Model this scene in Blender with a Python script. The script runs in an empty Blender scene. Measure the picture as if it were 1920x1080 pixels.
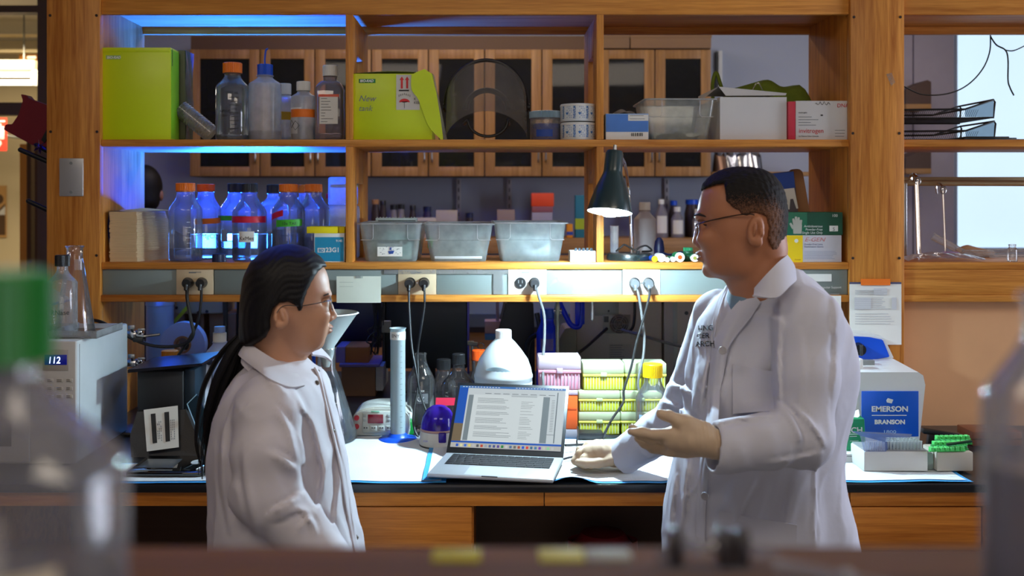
import bpy, bmesh, math, random
import numpy as np
from mathutils import Vector, Matrix, Euler
random.seed(7)
rng = np.random.default_rng(7)
S = bpy.context.scene
COL = S.collection
# ------------------------------------------------------------------ camera
F = 2000.0                       # focal length in pixels of the 1920 x 1080 frame
CX, CY, EYE = 913.0, 371.0, 1.6  # principal point (pixels) and eye height (m)
cam_d = bpy.data.cameras.new('camera')
cam_d.sensor_width = 36.0
cam_d.lens = F / 1920 * 36.0
cam_d.shift_x = (960 - CX) / 1920
cam_d.shift_y = -(540 - CY) / 1920
cam_d.clip_start = 0.02
cam_d.dof.use_dof = True
cam_d.dof.focus_distance = 2.75
cam_d.dof.aperture_fstop = 3.9
cam = bpy.data.objects.new('camera', cam_d)
cam.location = (0, 0, EYE)
cam.rotation_euler = (math.radians(90), 0, 0)
COL.objects.link(cam)
S.camera = cam
# ------------------------------------------------------------------ world, exposure
w = bpy.data.worlds.new('world'); S.world = w; w.use_nodes = True
w.node_tree.nodes['Background'].inputs[0].default_value = (0.55, 0.6, 0.7, 1)
w.node_tree.nodes['Background'].inputs[1].default_value = 0.25
S.view_settings.view_transform = 'Standard'
S.view_settings.look = 'None'
S.view_settings.gamma = 1.0
S.view_settings.use_curve_mapping = False
S.view_settings.exposure = 0.0
S.cycles.max_bounces = 8
S.cycles.transparent_max_bounces = 24
S.cycles.sample_clamp_indirect = 4.0
S.cycles.caustics_reflective = False
S.cycles.caustics_refractive = False
def lamp(name, kind, loc, power, color, size=None, target=None, **kw):
 d = bpy.data.lights.new(name, kind)
 d.energy = power; d.color = color
 if kind == 'AREA':
  d.shape = 'RECTANGLE'; d.size, d.size_y = size
 elif size is not None:
  d.shadow_soft_size = size
 for k, v in kw.items(): setattr(d, k, v)
 o = bpy.data.objects.new(name, d); COL.objects.link(o)
 o.location = loc
 if target is not None:
  o.rotation_euler = (Vector(target) - Vector(loc)).to_track_quat('-Z', 'Y').to_euler()
 return o
# ceiling troffers of the lab (out of the frame, above the near aisle)
lamp('troffer_near_left', 'AREA', (-1.1, 0.75, 2.9), 10.5, (1.0, 0.86, 0.70), (1.2, 0.5), (-1.0, 1.6, 0.6))
lamp('troffer_near_right', 'AREA', (1.1, 0.75, 2.9), 10.5, (1.0, 0.86, 0.70), (1.2, 0.5), (1.0, 1.6, 0.6))
lamp('troffer_far', 'AREA', (-0.2, 4.9, 2.9), 16, (1.0, 0.82, 0.6), (1.6, 0.4), (-0.2, 5.6, 0))
lamp('troffer_lobby', 'AREA', (-3.3, 7.6, 2.75), 80, (1.0, 0.83, 0.56), (1.2, 0.5), (-3.3, 7.6, 0))
lamp('fill_far_right', 'AREA', (2.2, 4.9, 2.9), 8, (1.0, 0.9, 0.85), (1.2, 0.4), (2.2, 5.4, 0))  # added fill lamp, brightens the column and wall at far right
lamp('fill_behind_camera', 'AREA', (0.2, -1.5, 1.5), 6, (1.0, 0.9, 0.8), (2.6, 1.0), (0.2, 3, 1.3))  # added fill lamp behind the camera, brightens fronts under the shelf
# daylight: the tall window in the right wall, outside the frame
lamp('daylight_right', 'AREA', (3.35, 2.75, 1.6), 60, (0.78, 0.83, 1.0), (1.6, 1.4), (0.6, 2.4, 1.2))
# ------------------------------------------------------------------ helpers
R_ = math.radians
def X(px, y): return (px - CX) * y / F
def Z(py, y): return EYE - (py - CY) * y / F
def P(px, py, y): return Vector((X(px, y), y, Z(py, y)))
def L(px, y): return px * y / F          # a length of px pixels at depth y, in metres
def lin(c):
 if isinstance(c, str):
  c = c.lstrip('#'); c = [int(c[i:i + 2], 16) / 255 for i in (0, 2, 4)]
 else:
  c = [v / 255 for v in c]
 return [v / 12.92 if v <= .04045 else ((v + .055) / 1.055) ** 2.4 for v in c]
_mats = {}
def _new(name):
 m = bpy.data.materials.new(name); m.use_nodes = True
 nt = m.node_tree
 return m, nt, nt.nodes, nt.links, nt.nodes['Principled BSDF'], nt.nodes['Material Output']
def mat(name, c, rough=.55, metal=0., spec=.5, var=.06, scale=14., bump=0., bscale=120., emit=0., ecol=None, coat=0., trans=0., stretch=(1, 1, 1)):
 """principled material with a little procedural colour variation and optional relief"""
 if name in _mats: return _mats[name]
 m, nt, N, K, b, out = _new(name)
 c = lin(c)
 tc = N.new('ShaderNodeTexCoord'); mp = N.new('ShaderNodeMapping'); mp.inputs['Scale'].default_value = stretch
 K.new(tc.outputs['Object'], mp.inputs['Vector'])
 nz = N.new('ShaderNodeTexNoise'); nz.inputs['Scale'].default_value = scale; nz.inputs['Detail'].default_value = 3
 K.new(mp.outputs['Vector'], nz.inputs['Vector'])
 mx = N.new('ShaderNodeMix'); mx.data_type = 'RGBA'
 lo = [v * (1 - var) for v in c]; hi = [min(1, v * (1 + var)) for v in c]
 mx.inputs['A'].default_value = (*lo, 1); mx.inputs['B'].default_value = (*hi, 1)
 K.new(nz.outputs['Fac'], mx.inputs['Factor'])
 K.new(mx.outputs['Result'], b.inputs['Base Color'])
 b.inputs['Roughness'].default_value = rough; b.inputs['Metallic'].default_value = metal
 b.inputs['Specular IOR Level'].default_value = spec; b.inputs['Coat Weight'].default_value = coat
 if bump:
  n2 = N.new('ShaderNodeTexNoise'); n2.inputs['Scale'].default_value = bscale; n2.inputs['Detail'].default_value = 4
  K.new(mp.outputs['Vector'], n2.inputs['Vector'])
  bp = N.new('ShaderNodeBump'); bp.inputs['Strength'].default_value = bump; bp.inputs['Distance'].default_value = .002
  K.new(n2.outputs['Fac'], bp.inputs['Height']); K.new(bp.outputs['Normal'], b.inputs['Normal'])
 if emit:
  b.inputs['Emission Color'].default_value = (*(lin(ecol) if ecol is not None else c), 1)
  b.inputs['Emission Strength'].default_value = emit
 if trans:      # translucent sheet: part of the light goes through, scattered
  t = N.new('ShaderNodeBsdfTranslucent'); K.new(mx.outputs['Result'], t.inputs['Color'])
  s = N.new('ShaderNodeMixShader'); s.inputs[0].default_value = trans
  K.new(b.outputs[0], s.inputs[1]); K.new(t.outputs[0], s.inputs[2]); K.new(s.outputs[0], out.inputs['Surface'])
 _mats[name] = m
 return m
def wood(name, c1, c2, axis='X', rough=.42, freq=1.):
 """oak: grain stretched along one axis, fine pores and a satin finish"""
 key = name + axis
 if key in _mats: return _mats[key]
 m, nt, N, K, b, out = _new(key)
 tc = N.new('ShaderNodeTexCoord'); mp = N.new('ShaderNodeMapping')
 s = {'X': (1.2, 26, 26), 'Y': (26, 1.2, 26), 'Z': (26, 26, 1.2)}[axis]
 mp.inputs['Scale'].default_value = [v * freq for v in s]
 K.new(tc.outputs['Object'], mp.inputs['Vector'])
 n1 = N.new('ShaderNodeTexNoise'); n1.inputs['Scale'].default_value = 1.6; n1.inputs['Detail'].default_value = 5; n1.inputs['Distortion'].default_value = .9
 n2 = N.new('ShaderNodeTexNoise'); n2.inputs['Scale'].default_value = 9; n2.inputs['Detail'].default_value = 3
 n3 = N.new('ShaderNodeTexNoise'); n3.inputs['Scale'].default_value = .25; n3.inputs['Detail'].default_value = 2
 for n in (n1, n2, n3): K.new(mp.outputs['Vector'], n.inputs['Vector'])
 r = N.new('ShaderNodeValToRGB')
 r.color_ramp.elements[0].position = .32; r.color_ramp.elements[0].color = (*lin(c1), 1)
 r.color_ramp.elements[1].position = .66; r.color_ramp.elements[1].color = (*lin(c2), 1)
 ad = N.new('ShaderNodeMath'); ad.operation = 'MULTIPLY_ADD'; ad.inputs[1].default_value = .35
 K.new(n2.outputs['Fac'], ad.inputs[0])
 ad2 = N.new('ShaderNodeMath'); ad2.operation = 'MULTIPLY_ADD'; ad2.inputs[1].default_value = .3
 K.new(n3.outputs['Fac'], ad2.inputs[0])
 sc = N.new('ShaderNodeMath'); sc.operation = 'MULTIPLY_ADD'; sc.inputs[1].default_value = .65; sc.inputs[2].default_value = -.155
 K.new(n1.outputs['Fac'], sc.inputs[0]); K.new(sc.outputs[0], ad2.inputs[2]); K.new(ad2.outputs[0], ad.inputs[2])
 K.new(ad.outputs[0], r.inputs[0]); K.new(r.outputs[0], b.inputs['Base Color'])
 b.inputs['Roughness'].default_value = rough; b.inputs['Specular IOR Level'].default_value = .35
 bp = N.new('ShaderNodeBump'); bp.inputs['Strength'].default_value = .15; bp.inputs['Distance'].default_value = .001
 K.new(n2.outputs['Fac'], bp.inputs['Height']); K.new(bp.outputs['Normal'], b.inputs['Normal'])
 _mats[key] = m
 return m
def glass(name, tint=(255, 255, 255), haze=.06, hazecol=(255, 255, 255), refl=1.0, rough=.03, edge=.35):
 """thin clear wall: see-through, darker and shinier at grazing angles, a trace of haze"""
 if name in _mats: return _mats[name]
 m, nt, N, K, b, out = _new(name); N.remove(b)
 lw = N.new('ShaderNodeLayerWeight'); lw.inputs['Blend'].default_value = .32
 tr = N.new('ShaderNodeBsdfTransparent')
 rp = N.new('ShaderNodeMix'); rp.data_type = 'RGBA'
 t = lin(tint); rp.inputs['A'].default_value = (*t, 1); rp.inputs['B'].default_value = (*[v * edge for v in t], 1)
 K.new(lw.outputs['Facing'], rp.inputs['Factor']); K.new(rp.outputs['Result'], tr.inputs['Color'])
 gl = N.new('ShaderNodeBsdfGlossy'); gl.inputs['Roughness'].default_value = rough; gl.inputs['Color'].default_value = (refl, refl, refl, 1)
 mx = N.new('ShaderNodeMixShader')
 mt = N.new('ShaderNodeMath'); mt.operation = 'MULTIPLY_ADD'; mt.inputs[1].default_value = .8; mt.inputs[2].default_value = .03
 K.new(lw.outputs['Fresnel'], mt.inputs[0]); K.new(mt.outputs[0], mx.inputs[0])
 K.new(tr.outputs[0], mx.inputs[1]); K.new(gl.outputs[0], mx.inputs[2])
 last = mx
 if haze:
  df = N.new('ShaderNodeBsdfDiffuse'); tl = N.new('ShaderNodeBsdfTranslucent')
  for q in (df, tl): q.inputs['Color'].default_value = (*lin(hazecol), 1)
  m2 = N.new('ShaderNodeMixShader'); m2.inputs[0].default_value = .5
  K.new(df.outputs[0], m2.inputs[1]); K.new(tl.outputs[0], m2.inputs[2])
  nz = N.new('ShaderNodeTexNoise'); nz.inputs['Scale'].default_value = 30; nz.inputs['Detail'].default_value = 3
  tc = N.new('ShaderNodeTexCoord'); K.new(tc.outputs['Object'], nz.inputs['Vector'])
  hm = N.new('ShaderNodeMath'); hm.operation = 'MULTIPLY_ADD'; hm.inputs[1].default_value = .8 * haze; hm.inputs[2].default_value = .6 * haze
  K.new(nz.outputs['Fac'], hm.inputs[0])
  m3 = N.new('ShaderNodeMixShader'); K.new(hm.outputs[0], m3.inputs[0])
  K.new(mx.outputs[0], m3.inputs[1]); K.new(m2.outputs[0], m3.inputs[2]); last = m3
 K.new(last.outputs[0], out.inputs['Surface'])
 _mats[name] = m
 return m
class B:
 """collects shapes into one mesh"""
 def __init__(s): s.bm = bmesh.new()
 def poly(s, vs, fs):
  v = [s.bm.verts.new(p) for p in vs]
  for f in fs:
   try: s.bm.faces.new([v[i] for i in f])
   except ValueError: pass
  return s
 def box(s, x0, x1, y0, y1, z0, z1, bev=0., seg=2):
  x0, x1 = min(x0, x1), max(x0, x1); y0, y1 = min(y0, y1), max(y0, y1); z0, z1 = min(z0, z1), max(z0, z1)
  t = bmesh.new()
  v = [t.verts.new((x, y, z)) for z in (z0, z1) for x, y in ((x0, y0), (x1, y0), (x1, y1), (x0, y1))]
  for f in ((3, 2, 1, 0), (4, 5, 6, 7), (0, 1, 5, 4), (1, 2, 6, 5), (2, 3, 7, 6), (3, 0, 4, 7)): t.faces.new([v[i] for i in f])
  if bev:
   bev = min(bev, .49 * min(x1 - x0, y1 - y0, z1 - z0))
   bmesh.ops.bevel(t, geom=t.edges[:], offset=bev, segments=seg, affect='EDGES', profile=.5)
  return s.add(t)
 def add(s, t, M=None):
  me = bpy.data.meshes.new('tmp'); t.to_mesh(me); t.free()
  if M is not None: me.transform(M)
  s.bm.from_mesh(me); bpy.data.meshes.remove(me)
  return s
 def lathe(s, prof, c=(0, 0, 0), n=28, M=None, sx=1., sy=1.):
  """profile of (radius, z) turned about z; ends at radius 0 close it"""
  vs, fs = [], []
  for r, z in prof:
   for i in range(n):
    a = 2 * math.pi * i / n
    vs.append((c[0] + r * math.cos(a) * sx, c[1] + r * math.sin(a) * sy, c[2] + z))
  for j in range(len(prof) - 1):
   for i in range(n):
    k = (i + 1) % n
    fs.append((j * n + i, j * n + k, (j + 1) * n + k, (j + 1) * n + i))
  t = bmesh.new(); v = [t.verts.new(p) for p in vs]
  for f in fs:
   t.faces.new([v[i] for i in f])
  bmesh.ops.remove_doubles(t, verts=t.verts[:], dist=1e-5)
  return s.add(t, M)
 def cyl(s, a, b, r0, r1=None, n=16, cap=True):
  r1 = r0 if r1 is None else r1
  a, b = Vector(a), Vector(b); d = b - a
  M = Matrix.Translation(a) @ d.to_track_quat('Z', 'Y').to_matrix().to_4x4()
  h = d.length
  prof = ([(0, 0)] if cap else []) + [(r0, 0), (r1, h)] + ([(0, h)] if cap else [])
  return s.lathe(prof, (0, 0, 0), n, M)
 def tube(s, path, r, n=8, radii=None):
  pts = [Vector(p) for p in path]
  t = bmesh.new(); rings = []
  up = Vector((0, 0, 1)); prev = None
  for i, p in enumerate(pts):
   d = (pts[min(i + 1, len(pts) - 1)] - pts[max(i - 1, 0)]).normalized()
   if prev is None:
    u = d.orthogonal().normalized()
   else:
    u = (prev - d * prev.dot(d)).normalized()
   prev = u; v = d.cross(u)
   rr = radii[i] if radii else r
   rings.append([t.verts.new(p + (u * math.cos(2 * math.pi * k / n) + v * math.sin(2 * math.pi * k / n)) * rr) for k in range(n)])
  for a, b in zip(rings, rings[1:]):
   for k in range(n):
    q = (k + 1) % n
    t.faces.new((a[k], a[q], b[q], b[k]))
  t.faces.new(rings[0][::-1]); t.faces.new(rings[-1])
  return s.add(t)
 def prism(s, pts, plane, a, b, bev=0.):
  """outline pts in a plane ('XZ', 'XY', 'YZ') pushed from a to b along the third axis"""
  t = bmesh.new()
  def q(p, h): return {'XZ': (p[0], h, p[1]), 'XY': (p[0], p[1], h), 'YZ': (h, p[0], p[1])}[plane]
  va = [t.verts.new(q(p, a)) for p in pts]; vb = [t.verts.new(q(p, b)) for p in pts]
  n = len(pts)
  t.faces.new(va); t.faces.new(vb[::-1])
  for i in range(n):
   t.faces.new((va[i], vb[i], vb[(i + 1) % n], va[(i + 1) % n]))
  bmesh.ops.recalc_face_normals(t, faces=t.faces[:])
  if bev:
   ed = [e for e in t.edges]
   bmesh.ops.bevel(t, geom=ed, offset=bev, segments=2, affect='EDGES')
  return s.add(t)
 def ball(s, c, r, seg=16, sx=1, sy=1, sz=1):
  t = bmesh.new(); bmesh.ops.create_uvsphere(t, u_segments=seg, v_segments=max(6, seg // 2), radius=r)
  return s.add(t, Matrix.Translation(c) @ Matrix.Diagonal((sx, sy, sz, 1)))
 def sheet(s, f, nu, nv):
  """grid surface f(u, v) with u, v in 0..1"""
  t = bmesh.new()
  g = [[t.verts.new(f(i / nu, j / nv)) for i in range(nu + 1)] for j in range(nv + 1)]
  for j in range(nv):
   for i in range(nu):
    t.faces.new((g[j][i], g[j][i + 1], g[j + 1][i + 1], g[j + 1][i]))
  return s.add(t)
 def xf(s, M):
  bmesh.ops.transform(s.bm, matrix=M, verts=s.bm.verts[:]); return s
 def mesh(s, name, angle=40, smooth=True):
  bmesh.ops.recalc_face_normals(s.bm, faces=s.bm.faces[:])
  me = bpy.data.meshes.new(name); s.bm.to_mesh(me); s.bm.free()
  if smooth:
   me.shade_smooth(); me.set_sharp_from_angle(angle=R_(angle))
  return me
STUFF = {'ribs', 'lid_ribs', 'teeth', 'mesh_floor', 'mesh_side', 'text_lines', 'ponytail', 'hair_wisps', 'clips', 'cables', 'rain_print', 'speckle_print'}
def obj(name, b, m, parent=None, label=None, kind=None, angle=40, loc=None):
 me = b.mesh(name, angle) if isinstance(b, B) else b
 o = bpy.data.objects.new(name, me); COL.objects.link(o)
 if m is not None and not me.materials: me.materials.append(m)
 if parent is not None: o.parent = parent
 if loc is not None: o.location = loc
 if label: o['label'] = label
 if kind or name in STUFF: o['kind'] = kind or 'stuff'
 return o
def struct(name, b, m, parent=None):
 return obj(name, b, m, parent, kind=None if parent is not None else 'structure')
def thing(name, label, cat, loc=(0, 0, 0), rot=(0, 0, 0), group=None):
 o = bpy.data.objects.new(name, None); COL.objects.link(o)
 o.empty_display_size = .02
 o.location = loc; o.rotation_euler = rot
 o['label'] = label; o['category'] = cat
 if group: o['group'] = group
 return o
def tag(o, label, cat, group=None):
 o['label'] = label; o['category'] = cat
 if group: o['group'] = group
 return o
def dup(root, loc, label, rot=None, group=None):
 r = root.copy(); COL.objects.link(r); r.location = loc
 if rot is not None: r.rotation_euler = rot
 r['label'] = label
 if group: r['group'] = group
 for ch in list(root.children):
  c = ch.copy(); COL.objects.link(c); c.parent = r
  for g in list(ch.children):
   d = g.copy(); COL.objects.link(d); d.parent = c
 return r
def text(name, body, size, loc, m, parent=None, rot=(math.pi / 2, 0, 0), align='LEFT', ext=.00015, sx=1., bold=0., shear=0., label=None):
 cu = bpy.data.curves.new(name, 'FONT'); cu.body = body; cu.size = size; cu.align_x = align
 cu.extrude = ext; cu.offset = bold; cu.shear = shear; cu.resolution_u = 3
 t = bpy.data.objects.new(name, cu)
 me = bpy.data.meshes.new_from_object(t)
 bpy.data.objects.remove(t); bpy.data.curves.remove(cu)
 me.name = name
 me.transform(Matrix.Translation(loc) @ Euler(rot).to_matrix().to_4x4() @ Matrix.Diagonal((sx, 1, 1, 1)))
 me.materials.clear()
 return obj(name, me, m, parent, label=label)
def scribble(x0, z0, wd, ht, n, y, r=.0005, seed=1):
 """a hand-written squiggle on a front face"""
 q = random.Random(seed); b = B()
 pts = []
 for i in range(n * 4):
  u = i / (n * 4 - 1)
  pts.append((x0 + wd * u + q.uniform(-.1, .1) * wd / n, y, z0 + ht * (.5 + .5 * math.sin(i * 1.57 + q.uniform(-.5, .5))) * q.uniform(.5, 1)))
 b.tube(spline(pts, 4), r, 4)
 return b
def lines(b, x0, x1, z0, z1, n, y, hgt=.0012, seed=1, fill=(.55, 1.)):
 """rows of small dark bars: print too small to read"""
 q = random.Random(seed)
 for i in range(n):
  z = z1 - (z1 - z0) * i / max(1, n - 1)
  e = x0 + (x1 - x0) * q.uniform(*fill)
  b.poly([(x0, y, z), (e, y, z), (e, y, z + hgt), (x0, y, z + hgt)], [(0, 1, 2, 3)])
 return b
def spline(pts, k=6):
 pts = [Vector(p) for p in pts]; out = []
 for i in range(len(pts) - 1):
  p0, p1, p2, p3 = pts[max(i - 1, 0)], pts[i], pts[i + 1], pts[min(i + 2, len(pts) - 1)]
  for j in range(k):
   t = j / k
   out.append(.5 * ((2 * p1) + (p2 - p0) * t + (2 * p0 - 5 * p1 + 4 * p2 - p3) * t * t + (3 * p1 - p0 - 3 * p2 + p3) * t ** 3))
 out.append(pts[-1])
 return out
# ------------------------------------------------------------------ materials
OAK_X = wood('oak', (162, 92, 26), (222, 152, 68), 'X')
OAK_Y = wood('oak', (162, 92, 26), (222, 152, 68), 'Y')
OAK_Z = wood('oak', (162, 92, 26), (222, 152, 68), 'Z')
FAROAK_X = wood('far_oak', (140, 98, 54), (184, 138, 84), 'X')
FAROAK_Z = wood('far_oak', (140, 98, 54), (184, 138, 84), 'Z')
CASE_X = wood('case_oak', (168, 92, 24), (222, 140, 54), 'X')
PLY = mat('plywood', (214, 160, 112), .6, var=.12, scale=5, bump=.1, bscale=60)
DARKWOOD = mat('dark_wood', (74, 46, 28), .5, var=.2, scale=4, stretch=(1, 1, 12))
WHITE = mat('white_plastic', (232, 233, 230), .35)
OFFWHITE = mat('off_white', (214, 211, 202), .5)
PAPER = mat('paper', (232, 232, 226), .8, var=.03)
CARD = mat('cardboard', (166, 122, 84), .8, var=.1)
TAN = mat('towel_paper', (218, 188, 146), .9, var=.08, bump=.3, bscale=60, stretch=(1, 1, 10))
BLACK = mat('black_plastic', (22, 23, 25), .4)
DKGREY = mat('dark_grey', (52, 53, 54), .5)
GREY = mat('grey_metal', (128, 131, 130), .45, metal=.1)
STEEL = mat('brushed_steel', (180, 180, 178), .28, metal=1., var=.08, scale=30, stretch=(20, 1, 1))
CHROME = mat('chrome', (215, 215, 215), .12, metal=1.)
PANELGREY = mat('grey_panel', (122, 132, 129), .5, var=.05, scale=8)
PLATE = mat('beige_plate', (206, 184, 150), .4)
LIME = mat('lime_card', (206, 228, 16), .36, var=.04, scale=5)
LIME2 = mat('lime_card_side', (140, 210, 30), .45)
ORANGE = mat('orange_plastic', (240, 122, 14), .4)
ORANGE2 = mat('red_orange_plastic', (236, 88, 18), .4)
BLUE = mat('blue_plastic', (20, 84, 214), .35)
NAVY = mat('navy_plastic', (14, 26, 70), .4)
YELLOW = mat('yellow_plastic', (250, 200, 14), .4)
REDP = mat('red_print', (196, 40, 52), .5)
INK = mat('black_ink', (24, 24, 26), .6)
INKG = mat('grey_ink', (120, 124, 128), .7)
GREENP = mat('green_print', (20, 130, 80), .5)
GREENTAPE = mat('green_tape', (60, 170, 40), .5)
REDTAPE = mat('red_tape', (206, 24, 60), .5)
ORTAPE = mat('orange_tape', (240, 120, 24), .5)
RUBBER = mat('black_rubber', (18, 18, 19), .45)
GLASS = glass('clear_glass', haze=.05)
GLASSF = glass('frosted_glass', haze=.2)
BOTGLASS = glass('bottle_glass', haze=.08, tint=(238, 244, 250))
WATER = glass('water', tint=(214, 226, 240), haze=.08, edge=.6)
CLEARPL = glass('clear_plastic', haze=.22, tint=(240, 246, 246), rough=.12)
MILKY = glass('milky_plastic', haze=.42, tint=(235, 240, 245), rough=.25)
HDPE = mat('translucent_white_plastic', (222, 228, 232), .4, trans=.45)
# ------------------------------------------------------------------ the room
WALLP = mat('painted_wall', (150, 148, 162), .8, var=.03, scale=3)
WALLB = mat('blue_grey_wall', (178, 186, 204), .8, var=.03, scale=3)
CREAM = mat('cream_wall', (226, 210, 172), .8, var=.03, scale=2)
FLOORM = mat('vinyl_floor', (112, 108, 100), .4, var=.12, scale=3)
CEILM = mat('ceiling_tile', (206, 202, 194), .9, var=.03, scale=40)
BY = 6.35                        # the back wall of the lab
struct('floor', B().box(-6, 3.4, -1.6, 9.6, -.1, 0), FLOORM)
struct('ceiling', B().box(-6, 3.4, -1.6, 9.6, 3.0, 3.1), CEILM)
struct('wall_front', B().box(-6, 3.4, -1.7, -1.6, 0, 3.0), WALLP)
struct('wall_left', B().box(-6.1, -6, -1.6, 9.6, 0, 3.0), CREAM)
struct('wall_right', B().box(3.4, 3.5, -1.6, 9.6, 0, .75).box(3.4, 3.5, -1.6, 9.6, 2.45, 3.0)
  .box(3.4, 3.5, -1.6, 1.9, .75, 2.45).box(3.4, 3.5, 3.6, 9.6, .75, 2.45), WALLB)
wx0, wx1, wz0, wz1 = X(1791, BY), 3.36, Z(470, BY), 2.7
struct('wall_back', B().box(X(95, BY), wx0, BY, BY + .15, 0, 3.0).box(wx0, 3.4, BY, BY + .15, 0, wz0)
  .box(wx0, 3.4, BY, BY + .15, wz1, 3.0).box(wx1, 3.4, BY, BY + .15, wz0, wz1), WALLB)
struct('wall_lobby', B().box(-6, 3.4, 9.5, 9.6, 0, 3.0), CREAM)
DAY = mat('daylight_blind', (206, 232, 250), .9, var=.05, scale=.6, emit=.95)
wn = struct('window_1', B().box(wx0, wx1, BY + .09, BY + .1, wz0, wz1), DAY)
struct('window_frame', B().box(wx0, wx0 + .012, BY - .004, BY + .09, wz0, wz1).box(wx0, wx1, BY - .004, BY + .09, wz0, wz0 + .015), WALLB, wn)
fill_p = struct('fill_pane', B().box(-1.1, 1.5, -1.6, -1.59, .95, 2.05), mat('fill_glow', (255, 236, 214), .8, emit=.7))  # added glowing pane, unseen, goes with the fill lamp behind the camera
struct('window_frame', B().box(-1.14, -1.1, -1.6, -1.57, .92, 2.08).box(1.5, 1.54, -1.6, -1.57, .92, 2.08).box(-1.1, 1.5, -1.6, -1.57, .92, .95).box(-1.1, 1.5, -1.6, -1.57, 2.05, 2.08), WHITE, fill_p)  # frame round the added pane
w2 = struct('window_2', B().box(3.47, 3.48, 1.9, 3.6, .75, 2.45), DAY)
struct('window_frame', B().box(3.4, 3.47, 2.72, 2.78, .75, 2.45).box(3.39, 3.47, 1.88, 1.92, .75, 2.45).box(3.39, 3.47, 3.58, 3.62, .75, 2.45), WHITE, w2)
# lobby beyond the left end of the shelves: door frame, header, jamb, fluorescent fixture, signs
DY = 6.1
JAMB = mat('dark_bronze_frame', (84, 66, 54), .5)
DOORW = mat('amber_door_wood', (198, 132, 52), .5, var=.1, scale=3, stretch=(8, 8, 1))
struct('trim_1', B().box(X(70, DY), X(91, DY), DY, DY + .12, 0, 3.0), JAMB)
struct('trim_2', B().box(-6, X(70, DY), DY, DY + .1, Z(23, DY), Z(10, DY)).box(-6, X(70, DY), DY, DY + .1, Z(215, DY), Z(192, DY)), JAMB)
struct('trim_3', B().box(X(37, 7), X(50, 7), 7, 7.1, 0, Z(270, 7)), DOORW)
struct('trim_4', B().box(X(50, 7), X(58, 7), 7.0, 7.06, 0, Z(250, 7)).box(X(65, 7), X(92, 7), 7.0, 7.06, 0, Z(225, 7)), DARKWOOD)
struct('trim_5', B().box(-6, X(70, 8.2), 8.2, 8.3, Z(98, 8.2), Z(92, 8.2)).box(-6, X(70, 8.2), 8.2, 8.26, Z(68, 8.2), Z(64, 8.2)), CREAM)
fl = thing('ceiling_light', 'white two tube fluorescent light hanging beyond the left doorway', 'ceiling light', (X(20, 8), 8.0, Z(150, 8)))
obj('housing', B().box(-.9, .22, -.1, .1, .06, .14, .01), mat('lamp_housing', (150, 140, 120), .5), fl)
TUBE = mat('lit_tube', (255, 248, 224), .5, emit=3.2, var=.0)
for dz in (.035, -.025):
 obj('tube', B().cyl((-.88, -.05, dz), (.2, -.05, dz), .02), TUBE, fl)
obj('bracket', B().box(.19, .22, -.09, -.02, -.05, .07, .003).box(-.9, -.87, -.09, -.02, -.05, .07, .003), WHITE, fl)
for hx in (-.5, .1): obj('hanger', B().cyl((hx, 0, .14), (hx, 0, .6), .006), GREY, fl)
ex = thing('exit_sign_light', 'small amber lit box high on lobby wall beyond doorway', 'sign', (X(54, 8.4), 8.4, Z(113, 8.4)))
obj('sign_body', B().box(-.065, .075, -.03, .03, 0, .08, .006), mat('amber_box', (206, 130, 40), .5, emit=.15), ex)
obj('sign_lens', B().box(0, .07, -.034, -.028, .008, .03, .002), mat('warm_lens', (255, 240, 200), .4, emit=1.2, var=0), ex)
obj('mount', B().cyl((0, .03, .04), (0, 1.1, .04), .012), GREY, ex)
fs = thing('fire_extinguisher_sign', 'red sign with white extinguisher picture on cream wall at far left', 'sign', (X(4, 7.9), 7.9, Z(283, 7.9)))
obj('sign_plate', B().box(-.12, .035, 0, .004, 0, L(62, 7.9)), mat('sign_red', (214, 60, 44), .5), fs)
hh = L(62, 7.9)
obj('extinguisher_picture', B().box(-.05, .015, -.002, .002, .085, .18, .004).cyl((-.017, -.001, .18), (-.017, -.001, .2), .012).box(-.09, .022, -.002, .002, .215, .226)
 .poly([(-.035, -.003, .06), (.0, -.003, .06), (-.017, -.003, .03)], [(0, 1, 2)]).box(-.025, -.009, -.003, .002, .058, .075), WHITE, fs)
obj('wall_fixing', B().cyl((-.04, .004, .12), (-.04, 1.6, .12), .01), GREY, fs)
ps = thing('wall_poster', 'tall narrow brown and white poster on cream wall at far left', 'poster', (X(4, 9.49), 9.485, Z(445, 9.49)))
obj('sheet', B().box(-.2, .04, 0, .006, 0, .46), mat('poster_tan', (206, 160, 100), .7), ps)
obj('print', B().cyl((-.03, -.001, .34), (-.03, .001, .34), .045, n=24).box(-.09, .03, -.002, 0, .02, .2).poly([(-.08, -.003, .2), (.03, -.003, .22), (.03, -.003, .3)], [(0, 1, 2)]), mat('poster_dark', (96, 70, 46), .7), ps)
obj('pale_print', B().poly([(-.05, -.0035, .2), (.03, -.0035, .2), (.032, -.0035, .28)], [(0, 1, 2)]), WHITE, ps)
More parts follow.
